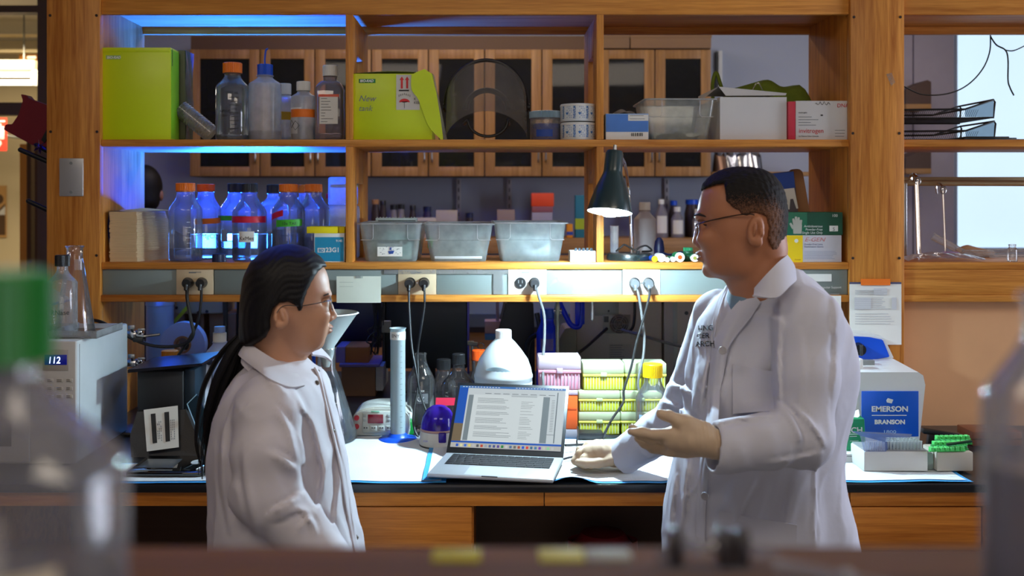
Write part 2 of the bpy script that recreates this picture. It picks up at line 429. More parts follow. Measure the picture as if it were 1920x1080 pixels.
# ------------------------------------------------------------------ the bench
BT = Z(908, 2.60)                # height of the worktop
YB0, YB1 = 2.60, 4.30
EPOXY = mat('black_epoxy_top', (30, 31, 34), .3, var=.15, scale=30)
bench = thing('lab_bench', 'long oak lab bench with black worktop and drawers below', 'bench', (0, YB0, 0))
bx1 = 2.3; bxd = X(1846, YB0)
obj('worktop', B().box(-2.6, bx1, 0, 1.7, BT - .0215, BT, .004), EPOXY, bench)
za, zb = BT - .0215, Z(949, YB0 + .012)
seam = X(1021, YB0)
for a, b_ in ((-2.6, -1.31), (-1.307, seam - .0012), (seam + .0012, X(1597, YB0) - .001), (X(1597, YB0) + .001, bx1 - .004)):
 obj('apron', B().box(a, b_, .012, .035, zb, za, .0015), CASE_X, bench)
zd = .74
def drawer(x0, x1, z0, z1):
 d = obj('drawer', B().box(x0, x1, .016, .036, z0, z1, .003), CASE_X, bench)
 if z0 < .7: obj('handle', B().tube(spline([((x0 + x1) / 2 - .05, .016, z0 + .03), ((x0 + x1) / 2 - .045, -.012, z0 + .03), ((x0 + x1) / 2 + .045, -.012, z0 + .03), ((x0 + x1) / 2 + .05, .016, z0 + .03)], 4), .005, 8), STEEL, d)
 return d
drawer(X(560, YB0), X(885, YB0), .735, zb - .003)
drawer(X(560, YB0), X(885, YB0), .43, .731)
drawer(X(560, YB0), X(885, YB0), .11, .426)
drawer(X(1560, YB0), bxd, .735, zb - .003); drawer(bxd + .004, bx1 - .006, .735, zb - .003)
drawer(X(1560, YB0), bxd, .43, .731)
drawer(X(1560, YB0), bxd, .11, .426)
obj('carcass', B().box(X(558, YB0), X(888, YB0), .036, .6, .1, zb), CASE_X, bench)
obj('carcass', B().box(X(1556, YB0), bx1 - .004, .036, .6, .1, zb), CASE_X, bench)
obj('carcass', B().box(-2.6, -1.25, .036, .6, .1, zb), CASE_X, bench)
obj('back_panel', B().box(-2.6, bx1 - .004, .75, .77, 0, za), DARKWOOD, bench)
obj('plinth', B().box(X(562, YB0), X(884, YB0), .07, .6, 0, .1).box(X(1562, YB0), bx1 - .01, .07, .6, 0, .1).box(-2.6, -1.26, .07, .6, 0, .1), BLACK, bench)
obj('rear_carcass', B().box(-2.6, bx1 - .004, 1.1, 1.68, 0, za), CASE_X, bench)
# ------------------------------------------------------------------ the shelving unit on the bench
YS, YD = 3.23, .41               # its front plane and depth
ZT, ZB, ZBu, ZA, ZAu = Z(27, YS), Z(261.5, YS), Z(275, YS), Z(492, YS), Z(505, YS)
ZP0, ZP1 = Z(566, YS), Z(553, YS)
rack = thing('shelving_unit', 'tall open oak shelving unit standing on the bench', 'shelves', (0, YS, BT))
dz = -BT
def rk(name, b, m, parent=rack, **k): return obj(name, b.xf(Matrix.Translation((0, 0, -BT))), m, parent, **k)
xl0, xl1 = X(90, YS), X(190, YS)
xr0, xr1 = X(1592, YS), X(1693, YS)
xe = 2.35
d1a, d1b = X(648, YS), X(661.5, YS)
d2a, d2b = X(1118.5, YS), X(1132, YS)
pl = rk('post', B().box(xl0, xl1, -.012, .02, BT, 2.42, .003), OAK_Z)
pr = rk('post', B().box(xr0, xr1, -.012, .02, BT, 2.42, .003), OAK_Z)
HOLE = mat('screw_hole', (40, 24, 12), .7)
def holes(post, spots):
 for px, py in spots:
  rk('screw_hole', B().cyl((X(px, YS - .012), -.0135, Z(py, YS - .012)), (X(px, YS - .012), -.006, Z(py, YS - .012)), .0042, n=12), HOLE, post)
holes(pl, [(94, 29), (181, 29), (95, 247), (182, 247), (181, 479)])
holes(pr, [(1601, 32), (1688, 32), (1599, 250), (1686, 250), (1599, 484), (1686, 484)])
rk('tape_scrap', B().poly([(X(1659, YS), -.0128, Z(140, YS)), (X(1669, YS), -.0128, Z(137, YS)), (X(1676, YS), -.0128, Z(155, YS)), (X(1668, YS), -.0128, Z(163, YS))], [(0, 1, 2, 3)]), CLEARPL, pr)
rk('side_panel', B().box(xl0 + .02, xl1 - .0005, .02, YD, BT, 2.42, .002), OAK_Z)
rk('side_panel', B().box(xr0 + .0005, xr1 - .0005, .02, YD, BT, 2.42, .002), OAK_Z)
rk('side_panel', B().box(xe, xe + .16, 0, YD, BT, 2.42, .002), OAK_Z)
rk('top_rail', B().box(xl1, xr0, 0, .02, ZT, 2.42, .002), OAK_X)
rk('top_rail', B().box(xr1, xe, 0, .02, ZT - .001, 2.42, .002), OAK_X)
zt1 = ZT + .024
rk('top_board', B().box(xl1, xr0, .02, YD, zt1, zt1 + .02), OAK_X)
rk('top_board', B().box(xr1, xe, .02, YD, zt1, zt1 + .02), OAK_X)
rk('back_rail', B().box(xl1, xr0, YD - .02, YD, ZT, zt1), OAK_X)
rk('back_rail', B().box(xr1, xe, YD - .02, YD, ZT, zt1), OAK_X)
for zlo, zhi in ((ZBu, ZB), (ZAu, ZA)):
 rk('shelf', B().box(xl1, xr0, 0, YD, zlo, zhi, .0025), OAK_X)
 rk('shelf', B().box(xr1, xe, 0, YD, zlo, zhi, .0025), OAK_X)
for xa, xb in ((d1a, d1b), (d2a, d2b)):
 for z0, z1 in ((ZB, ZT), (ZA, ZBu)):
  dv = rk('divider', B().box(xa, xb, 0, .10, z0, z1, .0015), OAK_Z)
  rk('rear_stile', B().box(xa, xb, .27, YD, z0, z1, .0015), OAK_Z, dv)
  rk('head_rail', B().box(xa, xb, .10, .27, z1 - .11, z1, .0015), OAK_Z, dv)
# service strip with its grey panels between two oak mouldings
rk('moulding', B().box(xl1, xr0, -.006, .09, ZP0, ZP1, .003), OAK_X)
for a, b_ in ((190, 330.5), (400, 746.5), (818, 952.5), (1025, 1167.5), (1238, 1591)):
 rk('service_panel', B().box(X(a, YS) + .0008, X(b_, YS) - .0008, .008, .03, ZP1, ZAu, .001), PANELGREY)
rk('service_box', B().box(xl1, xr0, .03, .085, ZP1, ZAu), GREY)
rk('lower_rail', B().box(xr1, xe, 0, .02, Z(553, YS), ZAu - .0005, .002), OAK_X)
rk('moulding', B().box(xr1, xe, -.004, .03, ZP0, Z(553, YS), .003), OAK_X)
rk('backing_board', B().box(xr1, xe, .04, .055, BT, ZP0), PLY)
sp = thing('blank_switch_plate', 'shiny steel blank plate on the left oak post', 'wall plate', (X(137.5, YS), YS - .012, Z(368, YS)))
obj('plate', B().box(-L(22.5, YS), L(22.5, YS), -.005, 0, 0, L(71, YS), .004, 3), mat('plate_steel', (196, 194, 190), .3, metal=.55), sp)
for k, zz in (('screw', .1), ('screw', .0125)):
 obj(k, B().cyl((0, -.0075, zz), (0, -.004, zz), .0045, n=14), GREY, sp)
# outlets in the service strip
def outlet(x0, x1, lab, plugs, lit):  # lit only picks the beige plate colour over the pale one
 yf = YS + .004
 o = thing('power_outlet', lab, 'outlet', ((X(x0, yf) + X(x1, yf)) / 2, yf, ZP1), group=None)
 hw = (X(x1, yf) - X(x0, yf)) / 2; h = ZAu - ZP1
 obj('outlet_plate', B().box(-hw, hw, 0, .004, .0005, h - .0005, .0012), PLATE if lit else mat('pale_plate', (206, 204, 196), .35), o)
 lines_b = lines(B(), -.018, .02, h - .012, h - .01, 2, -.0003, .0022, seed=x0)
 obj('stamp', lines_b, INKG, o)
 for sx in (-1, 1):
  s = obj('socket', B().cyl((sx * .021, -.004, h * .47), (sx * .021, .001, h * .47), .0165, n=24), BLACK, o)
  obj('slots', B().box(sx * .021 - .007, sx * .021 - .0045, -.0046, -.003, h * .47 - .001, h * .47 + .009).box(sx * .021 + .0045, sx * .021 + .007, -.0046, -.003, h * .47 - .001, h * .47 + .008)
   .cyl((sx * .021, -.0046, h * .47 - .008), (sx * .021, -.003, h * .47 - .008), .0028, n=10), GREY, s)
 obj('screw', B().cyl((0, -.0018, h * .47), (0, 0, h * .47), .003, n=10), STEEL, o)
 return o
outlet(330.5, 400, 'beige twin outlet in strip under the blue lit bottles, two black plugs', 2, True)
outlet(746.5, 818, 'beige twin outlet in strip under the first clear bin, two cords hanging', 2, True)
outlet(952.5, 1025, 'grey twin outlet under the third clear bin, one cord plugged in', 1, False)
outlet(1167.5, 1238, 'bright lit twin outlet under the desk lamp, two shiny plugs', 2, False)
# ------------------------------------------------------------------ near shelf that the camera looks across
near = thing('near_shelf', 'dark blurred oak shelf board running along bottom of the picture', 'shelf', (0, .08, 0))
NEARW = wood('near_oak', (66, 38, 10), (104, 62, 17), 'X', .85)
zn = 1.4046
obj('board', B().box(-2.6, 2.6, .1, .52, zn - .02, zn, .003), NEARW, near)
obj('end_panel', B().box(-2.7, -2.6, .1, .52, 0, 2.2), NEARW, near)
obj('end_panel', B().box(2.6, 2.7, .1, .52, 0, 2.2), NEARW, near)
# far bench and the wall shelf with reagents, the row of wall cabinets
fb = thing('far_bench', 'far oak bench against the back wall behind the shelves', 'bench', (0, 5.7, 0))
obj('worktop', B().box(-2.2, 2.3, 0, .64, .88, .91), EPOXY, fb)
obj('carcass', B().box(-2.2, 2.3, .03, .62, 0, .88), FAROAK_X, fb)
YC = 6.0
FZ = Z(447, 5.95)
fsf = thing('reagent_shelf', 'long oak reagent shelf on the back wall below the cabinets', 'shelf', (0, 5.95, FZ))
obj('board', B().box(-1.75, X(1340, 5.95), 0, .395, -.085, 0, .003), FAROAK_X, fsf)
for px in (860, 955, 1250):
 st = thing('shelf_standard', {860: 'grey slotted shelf standard on wall above first clear bin', 955: 'grey slotted shelf standard on wall above the third clear bin', 1250: 'pale slotted shelf standard on wall behind the bottles right of lamp'}[px], 'rail', (X(px, 6.33), 6.325, FZ))
 b = B().box(-.013, .013, 0, .024, 0, Z(335, 6.33) - FZ, .002)
 obj('rail', b, mat('grey_rail', (196, 192, 200), .5), st)
 q = B()
 for k in range(7): q.box(-.003, .003, -.001, .002, .02 + k * .048, .045 + k * .048)
 obj('slots', q, DKGREY, st)
cabs = [(355, 487), (487, 590), (590, 696), (696, 803), (803, 908.5), (908.5, 1016), (1016, 1122), (1122, 1228), (1228, 1334)]
PANE = glass('cabinet_pane', tint=(150, 150, 160), haze=.03, refl=.25)
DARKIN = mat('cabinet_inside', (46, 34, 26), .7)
zc0, zc1 = Z(331, YC), Z(92, YC)
panes = {}
for i, (a, b_) in enumerate(cabs):
 x0, x1 = X(a, YC), X(b_, YC)
 if i % 2 == 0 or i == 8:
  pass
 lab = ['leftmost', 'second', 'third', 'fourth', 'fifth', 'sixth', 'seventh', 'eighth', 'rightmost'][i]
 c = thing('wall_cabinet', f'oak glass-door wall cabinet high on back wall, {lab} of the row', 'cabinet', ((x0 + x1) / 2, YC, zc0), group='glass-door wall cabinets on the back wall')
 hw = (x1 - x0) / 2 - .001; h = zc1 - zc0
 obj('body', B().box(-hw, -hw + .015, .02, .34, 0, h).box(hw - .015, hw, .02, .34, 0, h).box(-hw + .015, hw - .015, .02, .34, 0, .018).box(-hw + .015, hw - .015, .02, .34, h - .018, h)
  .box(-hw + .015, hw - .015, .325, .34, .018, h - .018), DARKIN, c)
 s = min(.058, hw * .4)
 d = obj('door', B().box(-hw + .002, -hw + s, 0, .02, .002, h - .002, .002).box(hw - s, hw - .002, 0, .02, .002, h - .002, .002)
   .box(-hw + s, hw - s, 0, .02, .002, .055, .002).box(-hw + s, hw - s, 0, .02, h - .055, h - .002, .002), FAROAK_Z, c)
 obj('pane', B().box(-hw + s, hw - s, .008, .011, .055, h - .055), PANE, d)
 hx = (hw - .02) if i % 2 == 1 or i == 0 else (-hw + .02)
 obj('handle', B().tube(spline([(hx, 0, .085), (hx, -.02, .09), (hx, -.02, .15), (hx, 0, .155)], 4), .0045, 6), STEEL, d)
 obj('shelf', B().box(-hw + .015, hw - .015, .05, .32, .37, .385), FAROAK_X, c)
# soffit above the cabinets, boxes stored on top
struct('trim_6', B().box(X(355, YC), X(1334, YC), YC + .03, BY, Z(92, YC), Z(66, YC)), mat('soffit_brown', (104, 76, 52), .6, var=.15, scale=2))
cols = [((1130, 1180), (142, 112, 82)), ((1182, 1333), (150, 116, 84))]
for k, ((a, b_), c) in enumerate(cols):
 t = thing('storage_box', ['small brown box on top of the cabinets at the second divider', 'long tan box on top of the rightmost cabinets'][k], 'box', ((X(a, 5.99) + X(b_, 5.99)) / 2, 6.0, zc1))
 hw = (X(b_, 5.99) - X(a, 5.99)) / 2
 obj('box', B().box(-hw, hw, -.02, .028, .002, .085, .003), mat('tan_box_%d' % k, c, .8), t)
 obj('lid_lip', B().box(-hw - .002, hw + .002, -.022, -.0195, .06, .083), mat('tan_box_%d' % k, c, .8), t)
# ------------------------------------------------------------------ bottles and boxes: builders
def cap_mesh(r, z0, z1, ribs=36, top=.0015):
 b = B(); pts = []
 for i in range(ribs * 2):
  a = math.pi * i / ribs; q = r if i % 2 else r * .955
  pts.append((q * math.cos(a), q * math.sin(a)))
 b.prism(pts, 'XY', z0, z1 - top)
 b.lathe([(0, z1 - top), (r * .96, z1 - top), (r * .9, z1), (0, z1)], n=24)
 return b
def body_profile(r, hs, hn, rn, hl, r2=None, foot=.004):
 """bottle wall: foot, straight side to hs, sloped shoulder to the neck radius rn at hn, neck up to hl"""
 p = [(0, .003), (r * .7, .003), (r * .88, 0), (r * .97, foot * .6), (r, foot * 1.8)]
 p += [(r, hs * .5), (r, hs)]
 for k in range(1, 7):
  t = k / 6; e = t * t * (3 - 2 * t) * .75 + t * .25
  p.append((r + (rn - r) * e, hs + (hn - hs) * (t * .8 + .2 * t * t)))
 p += [(rn, hn + .003), (rn, hl)]
 return p
def bottle(name, label, cat, px, y, z, r, hs, hn, rn, hl, capm=None, caph=.024, capr=None, gm=None, liquid=0, lm=None, group=None, sx=1., n=32, ring=True):
 t = thing(name, label, cat, (X(px, y), y, z), group=group)
 p = body_profile(r, hs, hn, rn, hl)
 b = B().lathe(p, n=n, sy=sx, sx=sx)
 if ring: b.lathe([(rn, hl - .005), (rn * 1.14, hl - .004), (rn * 1.14, hl - .001), (rn, hl)], n=n)
 obj('body', b, gm or BOTGLASS, t)
 if liquid:
  q = [(0, .005), (r * .9, .005), (r * .955, .012), (r * .955, min(liquid, hs))]
  if liquid > hs:
   e = (liquid - hs) / (hn - hs); q.append(((r + (rn - r) * e) * .93, liquid))
  q.append((0, q[-1][1]))
  obj('liquid', B().lathe(q, n=n, sx=sx, sy=sx), lm or WATER, t)
 if capm is not None:
  obj('cap', cap_mesh(capr or rn * 1.28, hl - .004, hl + caph), capm, t)
 return t
def tape(t, r, z0, z1, a0, a1, m, name='tape', tilt=0.):
 """tape around part of a bottle; angles measured from the side facing the camera"""
 n = 14
 def f(u, v):
  a = R_(-90 + a0 + (a1 - a0) * u)
  return ((r + .0006) * math.cos(a), (r + .0006) * math.sin(a), z0 + (z1 - z0) * v + tilt * (u - .5))
 return obj(name, B().sheet(f, n, 1), m, t)
def wrap_text(t, name, body, size, r, a, z, m):
 """text bent round a bottle of radius r, centred at angle a from the camera side"""
 o = text(name, body, size, (0, 0, 0), m, t, rot=(0, 0, 0), align='CENTER', ext=0)
 for v in o.data.vertices:
  th = v.co.x / r + R_(a - 90)
  v.co = ((r + .0009) * math.cos(th), (r + .0009) * math.sin(th), z + v.co.y)
 return o
def marks(t, r, z0, z1, a, m=INK, n=6, wd=.02):
 b = B()
 for k in range(n):
  z = z0 + (z1 - z0) * k / (n - 1)
  ww = wd * (1 if k % 2 == 0 else .6)
  def f(u, v, z=z, ww=ww):
   th = R_(a - 90) + (u - .5) * ww / r
   return ((r + .0007) * math.cos(th), (r + .0007) * math.sin(th), z + .0016 * v)
  b.sheet(f, 4, 1)
 return obj('graduations', b, m, t)
def carton(name, label, px0, px1, y, z, py_top, depth, m, cat='box', bev=.0012, lid=True, rot=0, group=None):
 x0, x1 = X(px0, y), X(px1, y)
 t = thing(name, label, cat, ((x0 + x1) / 2, y, z), (0, 0, R_(rot)), group)
 hw = (x1 - x0) / 2; h = Z(py_top, y) - z
 t['_'] = 0; del t['_']
 obj('carton', B().box(-hw, hw, 0, depth, 0, h, bev), m, t)
 return t, hw, h
def plate(x0, x1, z0, z1, y=-.0006, th=.0006):
 return B().box(x0, x1, y, y + th, z0, z1)
# ================================================================== upper left bay
y = YS + .012
t, hw, h = carton('lime_box', 'large lime green carton at left end of the upper shelf', 190.5, 320, y, ZB, 89, .085, LIME)
obj('flap', B().box(-hw + .001, hw - .001, -.0012, .0, h - .014, h - .001, .0005), LIME, t)
obj('end_face', B().box(hw - .0004, hw + .0006, .004, .085, .004, h - .006), LIME2, t)
obj('logo_plate', plate(-hw + .013, -hw + .058, h - .036, h - .024, -.0008), mat('pale_green_print', (150, 186, 110), .5), t)
text('lettering', 'BIO-RAD', .0105, (-hw + .0165, -.0011, h - .034), WHITE, t, sx=1.0, bold=.0003, shear=.2)
obj('seam', B().box(hw + .0006, hw + .0012, .012, .016, h - .055, h - .004), BLACK, t)
t, hw, h = carton('dark_box', 'dark olive box with shiny wrapping standing behind the large lime carton', 300, 347, y + .1, ZB, 94, .09, mat('olive_card', (74, 84, 44), .4))
obj('wrapping', B().sheet(lambda u, v: (hw + .001 + .003 * math.sin(v * 9 + u * 5), .09 * u, h * v), 6, 12), CLEARPL, t)
# sleeve of petri dishes lying at a slant
a0, a1 = P(338, 213, 3.33), P(398, 262, 3.33)
r = L(17, 3.33)
dirv = (a1 - a0); ln = dirv.length
t = thing('petri_dish_stack', 'slanting stack of clear petri dishes leaning beside the large lime carton', 'petri dishes', a1 + Vector((0, 0, r * .55)))
M = dirv.to_track_quat('Z', 'Y').to_matrix().to_4x4()
nd = 14
for k in range(nd):
 z0 = -ln + k * ln / nd
 obj('dish', B().lathe([(0, z0), (r * .95, z0), (r, z0 + .0006), (r, z0 + ln / nd * .55), (r * .94, z0 + ln / nd * .6), (r * .94, z0 + ln / nd * .93), (0, z0 + ln / nd * .93)], n=24, M=M), CLEARPL, t)
y = 3.30
def lb(px, w_px, yy): return X(px, yy), L(w_px / 2, yy)
H = lambda py, yy, z: Z(py, yy) - z
y = 3.31
t = bottle('glass_bottle', 'large empty glass bottle with orange cap on the upper left shelf', 'bottle', 436, y, ZB, L(31, y), H(164, y, ZB), H(142, y, ZB), L(14.5, y), H(135, y, ZB), ORANGE, L(17, y), L(18, y), liquid=.018)
r = L(31, y)
marks(t, r, .035, .13, 18, INK, 9, .028)
wrap_text(t, 'lettering', 'KIMAX', .011, r, -14, .085, INK)
wrap_text(t, 'lettering', 'USA', .009, r, -14, .072, INK)
wrap_text(t, 'lettering', '1000 mL', .011, r, 12, .142, INK)
y = 3.32
t = bottle('wash_bottle', 'milky wash bottle with blue cap and thin blue spout', 'bottle', 497, y, ZB, L(30, y), H(158, y, ZB), H(145, y, ZB), L(14, y), H(141, y, ZB), BLUE, L(20, y), L(14.5, y), gm=MILKY, liquid=.03)
q = [(0, 0, H(122, y, ZB)), (-.001, 0, H(112, y, ZB)), (.001, 0, H(100, y, ZB)), (.003, 0, H(94, y, ZB)), (.009, 0, H(91, y, ZB))]
obj('spout', B().tube(spline(q, 4), .0028, 10), BLUE, t)
y = 3.45
t = bottle('plastic_bottle', 'small milky bottle with yellow tape behind the wash bottle', 'bottle', 534, y, ZB, L(23, y), H(185, y, ZB), H(178, y, ZB), L(10, y), H(175, y, ZB), WHITE, L(18, y), L(12, y), gm=MILKY, liquid=.02)
tape(t, L(23, y), H(226, y, ZB), H(211, y, ZB), -60, 70, mat('dull_yellow_tape', (206, 160, 30), .5))
y = 3.30
t = bottle('plastic_bottle', 'milky bottle with wide orange tape and white cap', 'bottle', 569, y, ZB, L(23, y), H(182, y, ZB), H(172, y, ZB), L(11, y), H(168, y, ZB), WHITE, L(15, y), L(13, y), gm=MILKY, liquid=.045)
tape(t, L(23, y), H(221, y, ZB), H(206, y, ZB), -85, 85, ORTAPE)
tape(t, L(23, y), H(206, y, ZB), H(203, y, ZB), -85, 0, WHITE, 'tape_edge')
r = L(23, y)
dm = B()
for cx_, cz_, s_ in ((-30, .045, .014), (-58, .05, .012)):
 for k in range(4):
  a_, b_ = k * math.pi / 2, (k + 1) * math.pi / 2
  pa = []
  for ang in (a_, b_):
   th = R_(cx_ - 90) + s_ * math.cos(ang) / r
   pa.append(((r + .001) * math.cos(th), (r + .001) * math.sin(th), cz_ + s_ * math.sin(ang)))
  dm.tube(pa, .0007, 4)
obj('hazard_diamond', dm, INK, t)
obj('label', B().sheet(lambda u, v: ((r + .0005) * math.cos(R_(-170 + 62 * u)), (r + .0005) * math.sin(R_(-170 + 62 * u)), .02 + .05 * v), 10, 1), mat('label_grey', (190, 192, 196), .6), t)
# square media bottle
y = 3.31
t = thing('media_bottle', 'square clear media bottle with red topped white label', 'bottle', (X(619, y), y, ZB))
hw = L(25.5, y)
def sq(hw, z0, z1, r1, zz, rc=.008):
 b = B(); rings = []
 def ring(h, rr, z): return [((h - rr) * sx_ + rr * math.cos(a), (h - rr) * sy_ + rr * math.sin(a), z) for sx_, sy_, a0_ in ((1, 1, 0), (-1, 1, 90), (-1, -1, 180), (1, -1, 270)) for a in [R_(a0_ + k * 30) for k in range(4)]]
 lv = [ring(hw * .9, rc, z0), ring(hw, rc, z0 + .006), ring(hw, rc, z1)]
 for k in range(1, 6):
  e = k / 5; hh_ = hw + (r1 - hw) * (e ** 1.3)
  lv.append(ring(hh_, rc + (r1 - rc) * e, z1 + (zz - z1) * math.sin(e * 1.57)))
 n = len(lv[0]); vs = [p for l in lv for p in l]
 fs = [tuple(range(n))[::-1]] + [(j * n + i, j * n + (i + 1) % n, (j + 1) * n + (i + 1) % n, (j + 1) * n + i) for j in range(len(lv) - 1) for i in range(n)]
 b.poly(vs, fs); return b
zs, zk = H(170, y, ZB), H(152, y, ZB)
PINKTINT = glass('pinkish_plastic', tint=(236, 222, 230), haze=.12, edge=.4)
obj('body', sq(hw, 0, zs, L(13, y), zk).lathe([(L(13, y), zk), (L(13, y), H(143, y, ZB))], n=16), PINKTINT, t)
obj('cap', cap_mesh(L(14, y), H(143, y, ZB), H(123, y, ZB), 28), WHITE, t)
lz0, lz1 = H(234, y, ZB), H(184, y, ZB)
obj('label', plate(-L(16, y), L(18, y), lz0, lz1, -hw - .0008), PAPER, t)
obj('label_band', plate(-L(18, y), L(20, y), lz1, lz1 + .008, -hw - .0009), mat('salmon_print', (226, 96, 70), .5), t)
obj('print', lines(B(), -L(13, y), L(14, y), lz0 + .006, lz1 - .006, 9, -hw - .0012, .0014, 3, (.25, .95)), INK, t)
obj('liquid', B().box(-hw * .93, hw * .93, -hw * .93, hw * .93, .004, .022, .006), WATER, t)
# ================================================================== upper middle bay
y = YS + .016
x0, x1 = X(662, y), X(810, y)
t = thing('lime_box', 'wide lime carton with open side flap, red arrows and umbrella label', 'box', ((x0 + x1) / 2, y, ZB))
hw = (x1 - x0) / 2; h = H(138, y, ZB)
obj('carton', B().box(-hw, hw, 0, .2, 0, h, .001), LIME, t)
obj('top_flap', B().sheet(lambda u, v: (-hw + 2 * hw * u, .004 + .19 * v, h + .0015 + .006 * math.sin(math.pi * u) + .004 * v), 10, 2), mat('carton_inside', (196, 196, 186), .8), t)
fx = [(hw - .062, h - .004), (hw - .002, h), (hw + .034, .006), (hw + .022, .006), (hw - .012, .045), (hw - .04, .12), (hw - .062, h - .05)]
fl_ = B().prism(spline([(a, b, 0) for a, b in fx] + [(fx[0][0], fx[0][1], 0)], 3)[:-1] and [(p.x, p.y) for p in spline([(a, b, 0) for a, b in fx] + [(fx[0][0], fx[0][1], 0)], 3)[:-1]], 'XZ', -.006, -.0045)
obj('side_flap', fl_, LIME, t, 'lime flap hanging open across the front')
obj('flap_tape', B().sheet(lambda u, v: (hw + .002 + (.034 + .006 * u) * (1 - v) + .003 * u, -.003 + .05 * u, h * v), 4, 6), CLEARPL, t)
lx0, lx1, lz0, lz1 = X(743, y) - (x0 + x1) / 2, X(787, y) - (x0 + x1) / 2, H(206, y, ZB), H(140, y, ZB)
obj('label', plate(lx0, lx1, lz0, lz1, -.001), mat('label_white', (214, 212, 206), .6), t)
RED = mat('arrow_red', (206, 34, 38), .5)
ar = B()
for px in (753.5, 763.5):
 c = X(px, y) - (x0 + x1) / 2; u = L(1, y)
 ar.poly([(c - 2 * u, -.0016, H(166, y, ZB)), (c + 2 * u, -.0016, H(166, y, ZB)), (c + 2 * u, -.0016, H(150, y, ZB)), (c - 2 * u, -.0016, H(150, y, ZB))], [(0, 1, 2, 3)])
 ar.poly([(c - 4.2 * u, -.0016, H(150, y, ZB)), (c + 4.2 * u, -.0016, H(150, y, ZB)), (c, -.0016, H(143.5, y, ZB))], [(0, 1, 2)])
obj('arrows', ar, RED, t)
obj('arrow_bar', plate(X(748, y) - (x0 + x1) / 2, X(767, y) - (x0 + x1) / 2, H(171, y, ZB), H(168.5, y, ZB), -.0016), INK, t)
c = X(758.5, y) - (x0 + x1) / 2; u = L(1, y)
um = [(c + 10 * u * math.cos(a), H(192, y, ZB) + 7 * u * math.sin(a)) for a in [math.pi * k / 10 for k in range(11)]]
um += [(c + 10 * u - 20 * u * k / 6, H(192 - (1.6 if k % 2 else 0), y, ZB)) for k in range(1, 6)]
obj('umbrella_print', B().prism(um, 'XZ', -.0016, -.001), RED, t)
dr = B().box(c - .0006, c + .0006, -.0016, -.001, H(203, y, ZB), H(192, y, ZB))
for k in range(7):
 a = c + (k - 3) * 3.4 * u; zz = H(178 + 1.2 * abs(k - 3), y, ZB)
 dr.box(a - .0007, a + .0007, -.0016, -.001, zz, zz + .006)
obj('rain_print', dr, INK, t)
text('lettering', 'K\nKEE', .011, (X(776, y) - (x0 + x1) / 2, -.0018, H(188, y, ZB)), INK, t)
bx = X(673, y) - (x0 + x1) / 2
obj('logo_plate', B().box(bx, bx + L(31, y), -.0016, -.0004, H(155.5, y, ZB), H(148, y, ZB), .0005), mat('logo_green', (30, 128, 66), .5), t)
text('lettering', 'BIO-RAD', .0112, (bx + L(2, y), -.0022, H(154, y, ZB)), WHITE, t, sx=.92, bold=.0004, shear=.2)
text('handwriting', 'New', .026, (X(672, y) - (x0 + x1) / 2, -.0012, H(190, y, ZB)), INKG, t, shear=.35, ext=.0001)
text('handwriting', 'tank', .024, (X(672, y) - (x0 + x1) / 2, -.0012, H(208, y, ZB)), INKG, t, shear=.3, ext=.0001)
# face shield: hoop, headband and curved visor
yy = 3.36
t = thing('face_shield', 'clear face shield with black headband standing on the upper shelf', 'face shield', (X(912, yy), yy, ZB))
hr = L(78, yy)
path = [(hr * math.cos(a), .05 * (1 - math.sin(a)), H(196, yy, ZB) + L(83, yy) * math.sin(a)) for a in [math.pi * k / 24 for k in range(-1, 26)]]
obj('crown_band', B().tube(path, .0062, 8), BLACK, t)
for s in (-1, 1):
 obj('hinge_knob', B().cyl((s * hr, .052, H(196, yy, ZB) - .004), (s * (hr + .008), .052, H(196, yy, ZB) - .004), .011, n=16), BLACK, t)
lo = [(.062 * math.cos(a) + .005, -.02 + .05 * math.sin(a) * 0, H(226, yy, ZB) + .051 * math.sin(a)) for a in [math.pi * (k / 24) for k in range(24, 49)]]
lo = [(p[0], p[1], p[2]) for p in lo]
obj('head_band', B().tube([(-hr * .55, .03, H(232, yy, ZB))] + lo + [(hr * .55, .03, H(232, yy, ZB))], .005, 8), BLACK, t)
ar_ = [(.066 * math.cos(a) + .002, .02, H(205, yy, ZB) + .062 * math.sin(a)) for a in [math.pi * k / 20 for k in range(21)]]
obj('brow_band', B().tube(ar_, .009, 8), mat('smoke_band', (44, 44, 46), .5), t)
VIS = glass('visor', tint=(206, 204, 200), haze=.28, hazecol=(176, 174, 170), rough=.1)
def vis(u, v):
 a = math.pi * (u * 1.0)
 x = -(hr * (.97 - .0 * v)) * math.cos(a) * (1 - .02 * v)
 zt_ = H(196, yy, ZB) + L(76, yy) * math.sin(a) ** .8
 zb_ = .006 + .085 * math.sin(a) ** 1.2
 return (x, -.03 - .035 * math.sin(a) * (1 - v * .2), zb_ + (zt_ - zb_) * v)
obj('visor', B().sheet(vis, 28, 12), VIS, t)
y = 3.33
t = thing('plastic_tub', 'small round clear tub of blue powder with pale screw lid', 'tub', (X(1024, y), y, ZB))
r = L(30, y)
obj('wall', B().lathe([(0, 0), (r * .93, 0), (r, .005), (r, H(222, y, ZB))], n=32), CLEARPL, t)
obj('blue_filling', B().lathe([(0, .002), (r * .93, .002), (r * .96, .006), (r * .96, H(233, y, ZB)), (0, H(231, y, ZB))], n=32), mat('blue_powder', (28, 64, 170), .7), t)
obj('lid', cap_mesh(r * 1.06, H(222, y, ZB), H(209, y, ZB), 60), mat('pale_blue_lid', (140, 170, 190), .4), t)
obj('label', B().sheet(lambda u, v: ((r + .0006) * math.cos(R_(-130 + 60 * u)), (r + .0006) * math.sin(R_(-130 + 60 * u)), .012 + .022 * v), 8, 1), mat('blue_label', (40, 80, 180), .5), t)
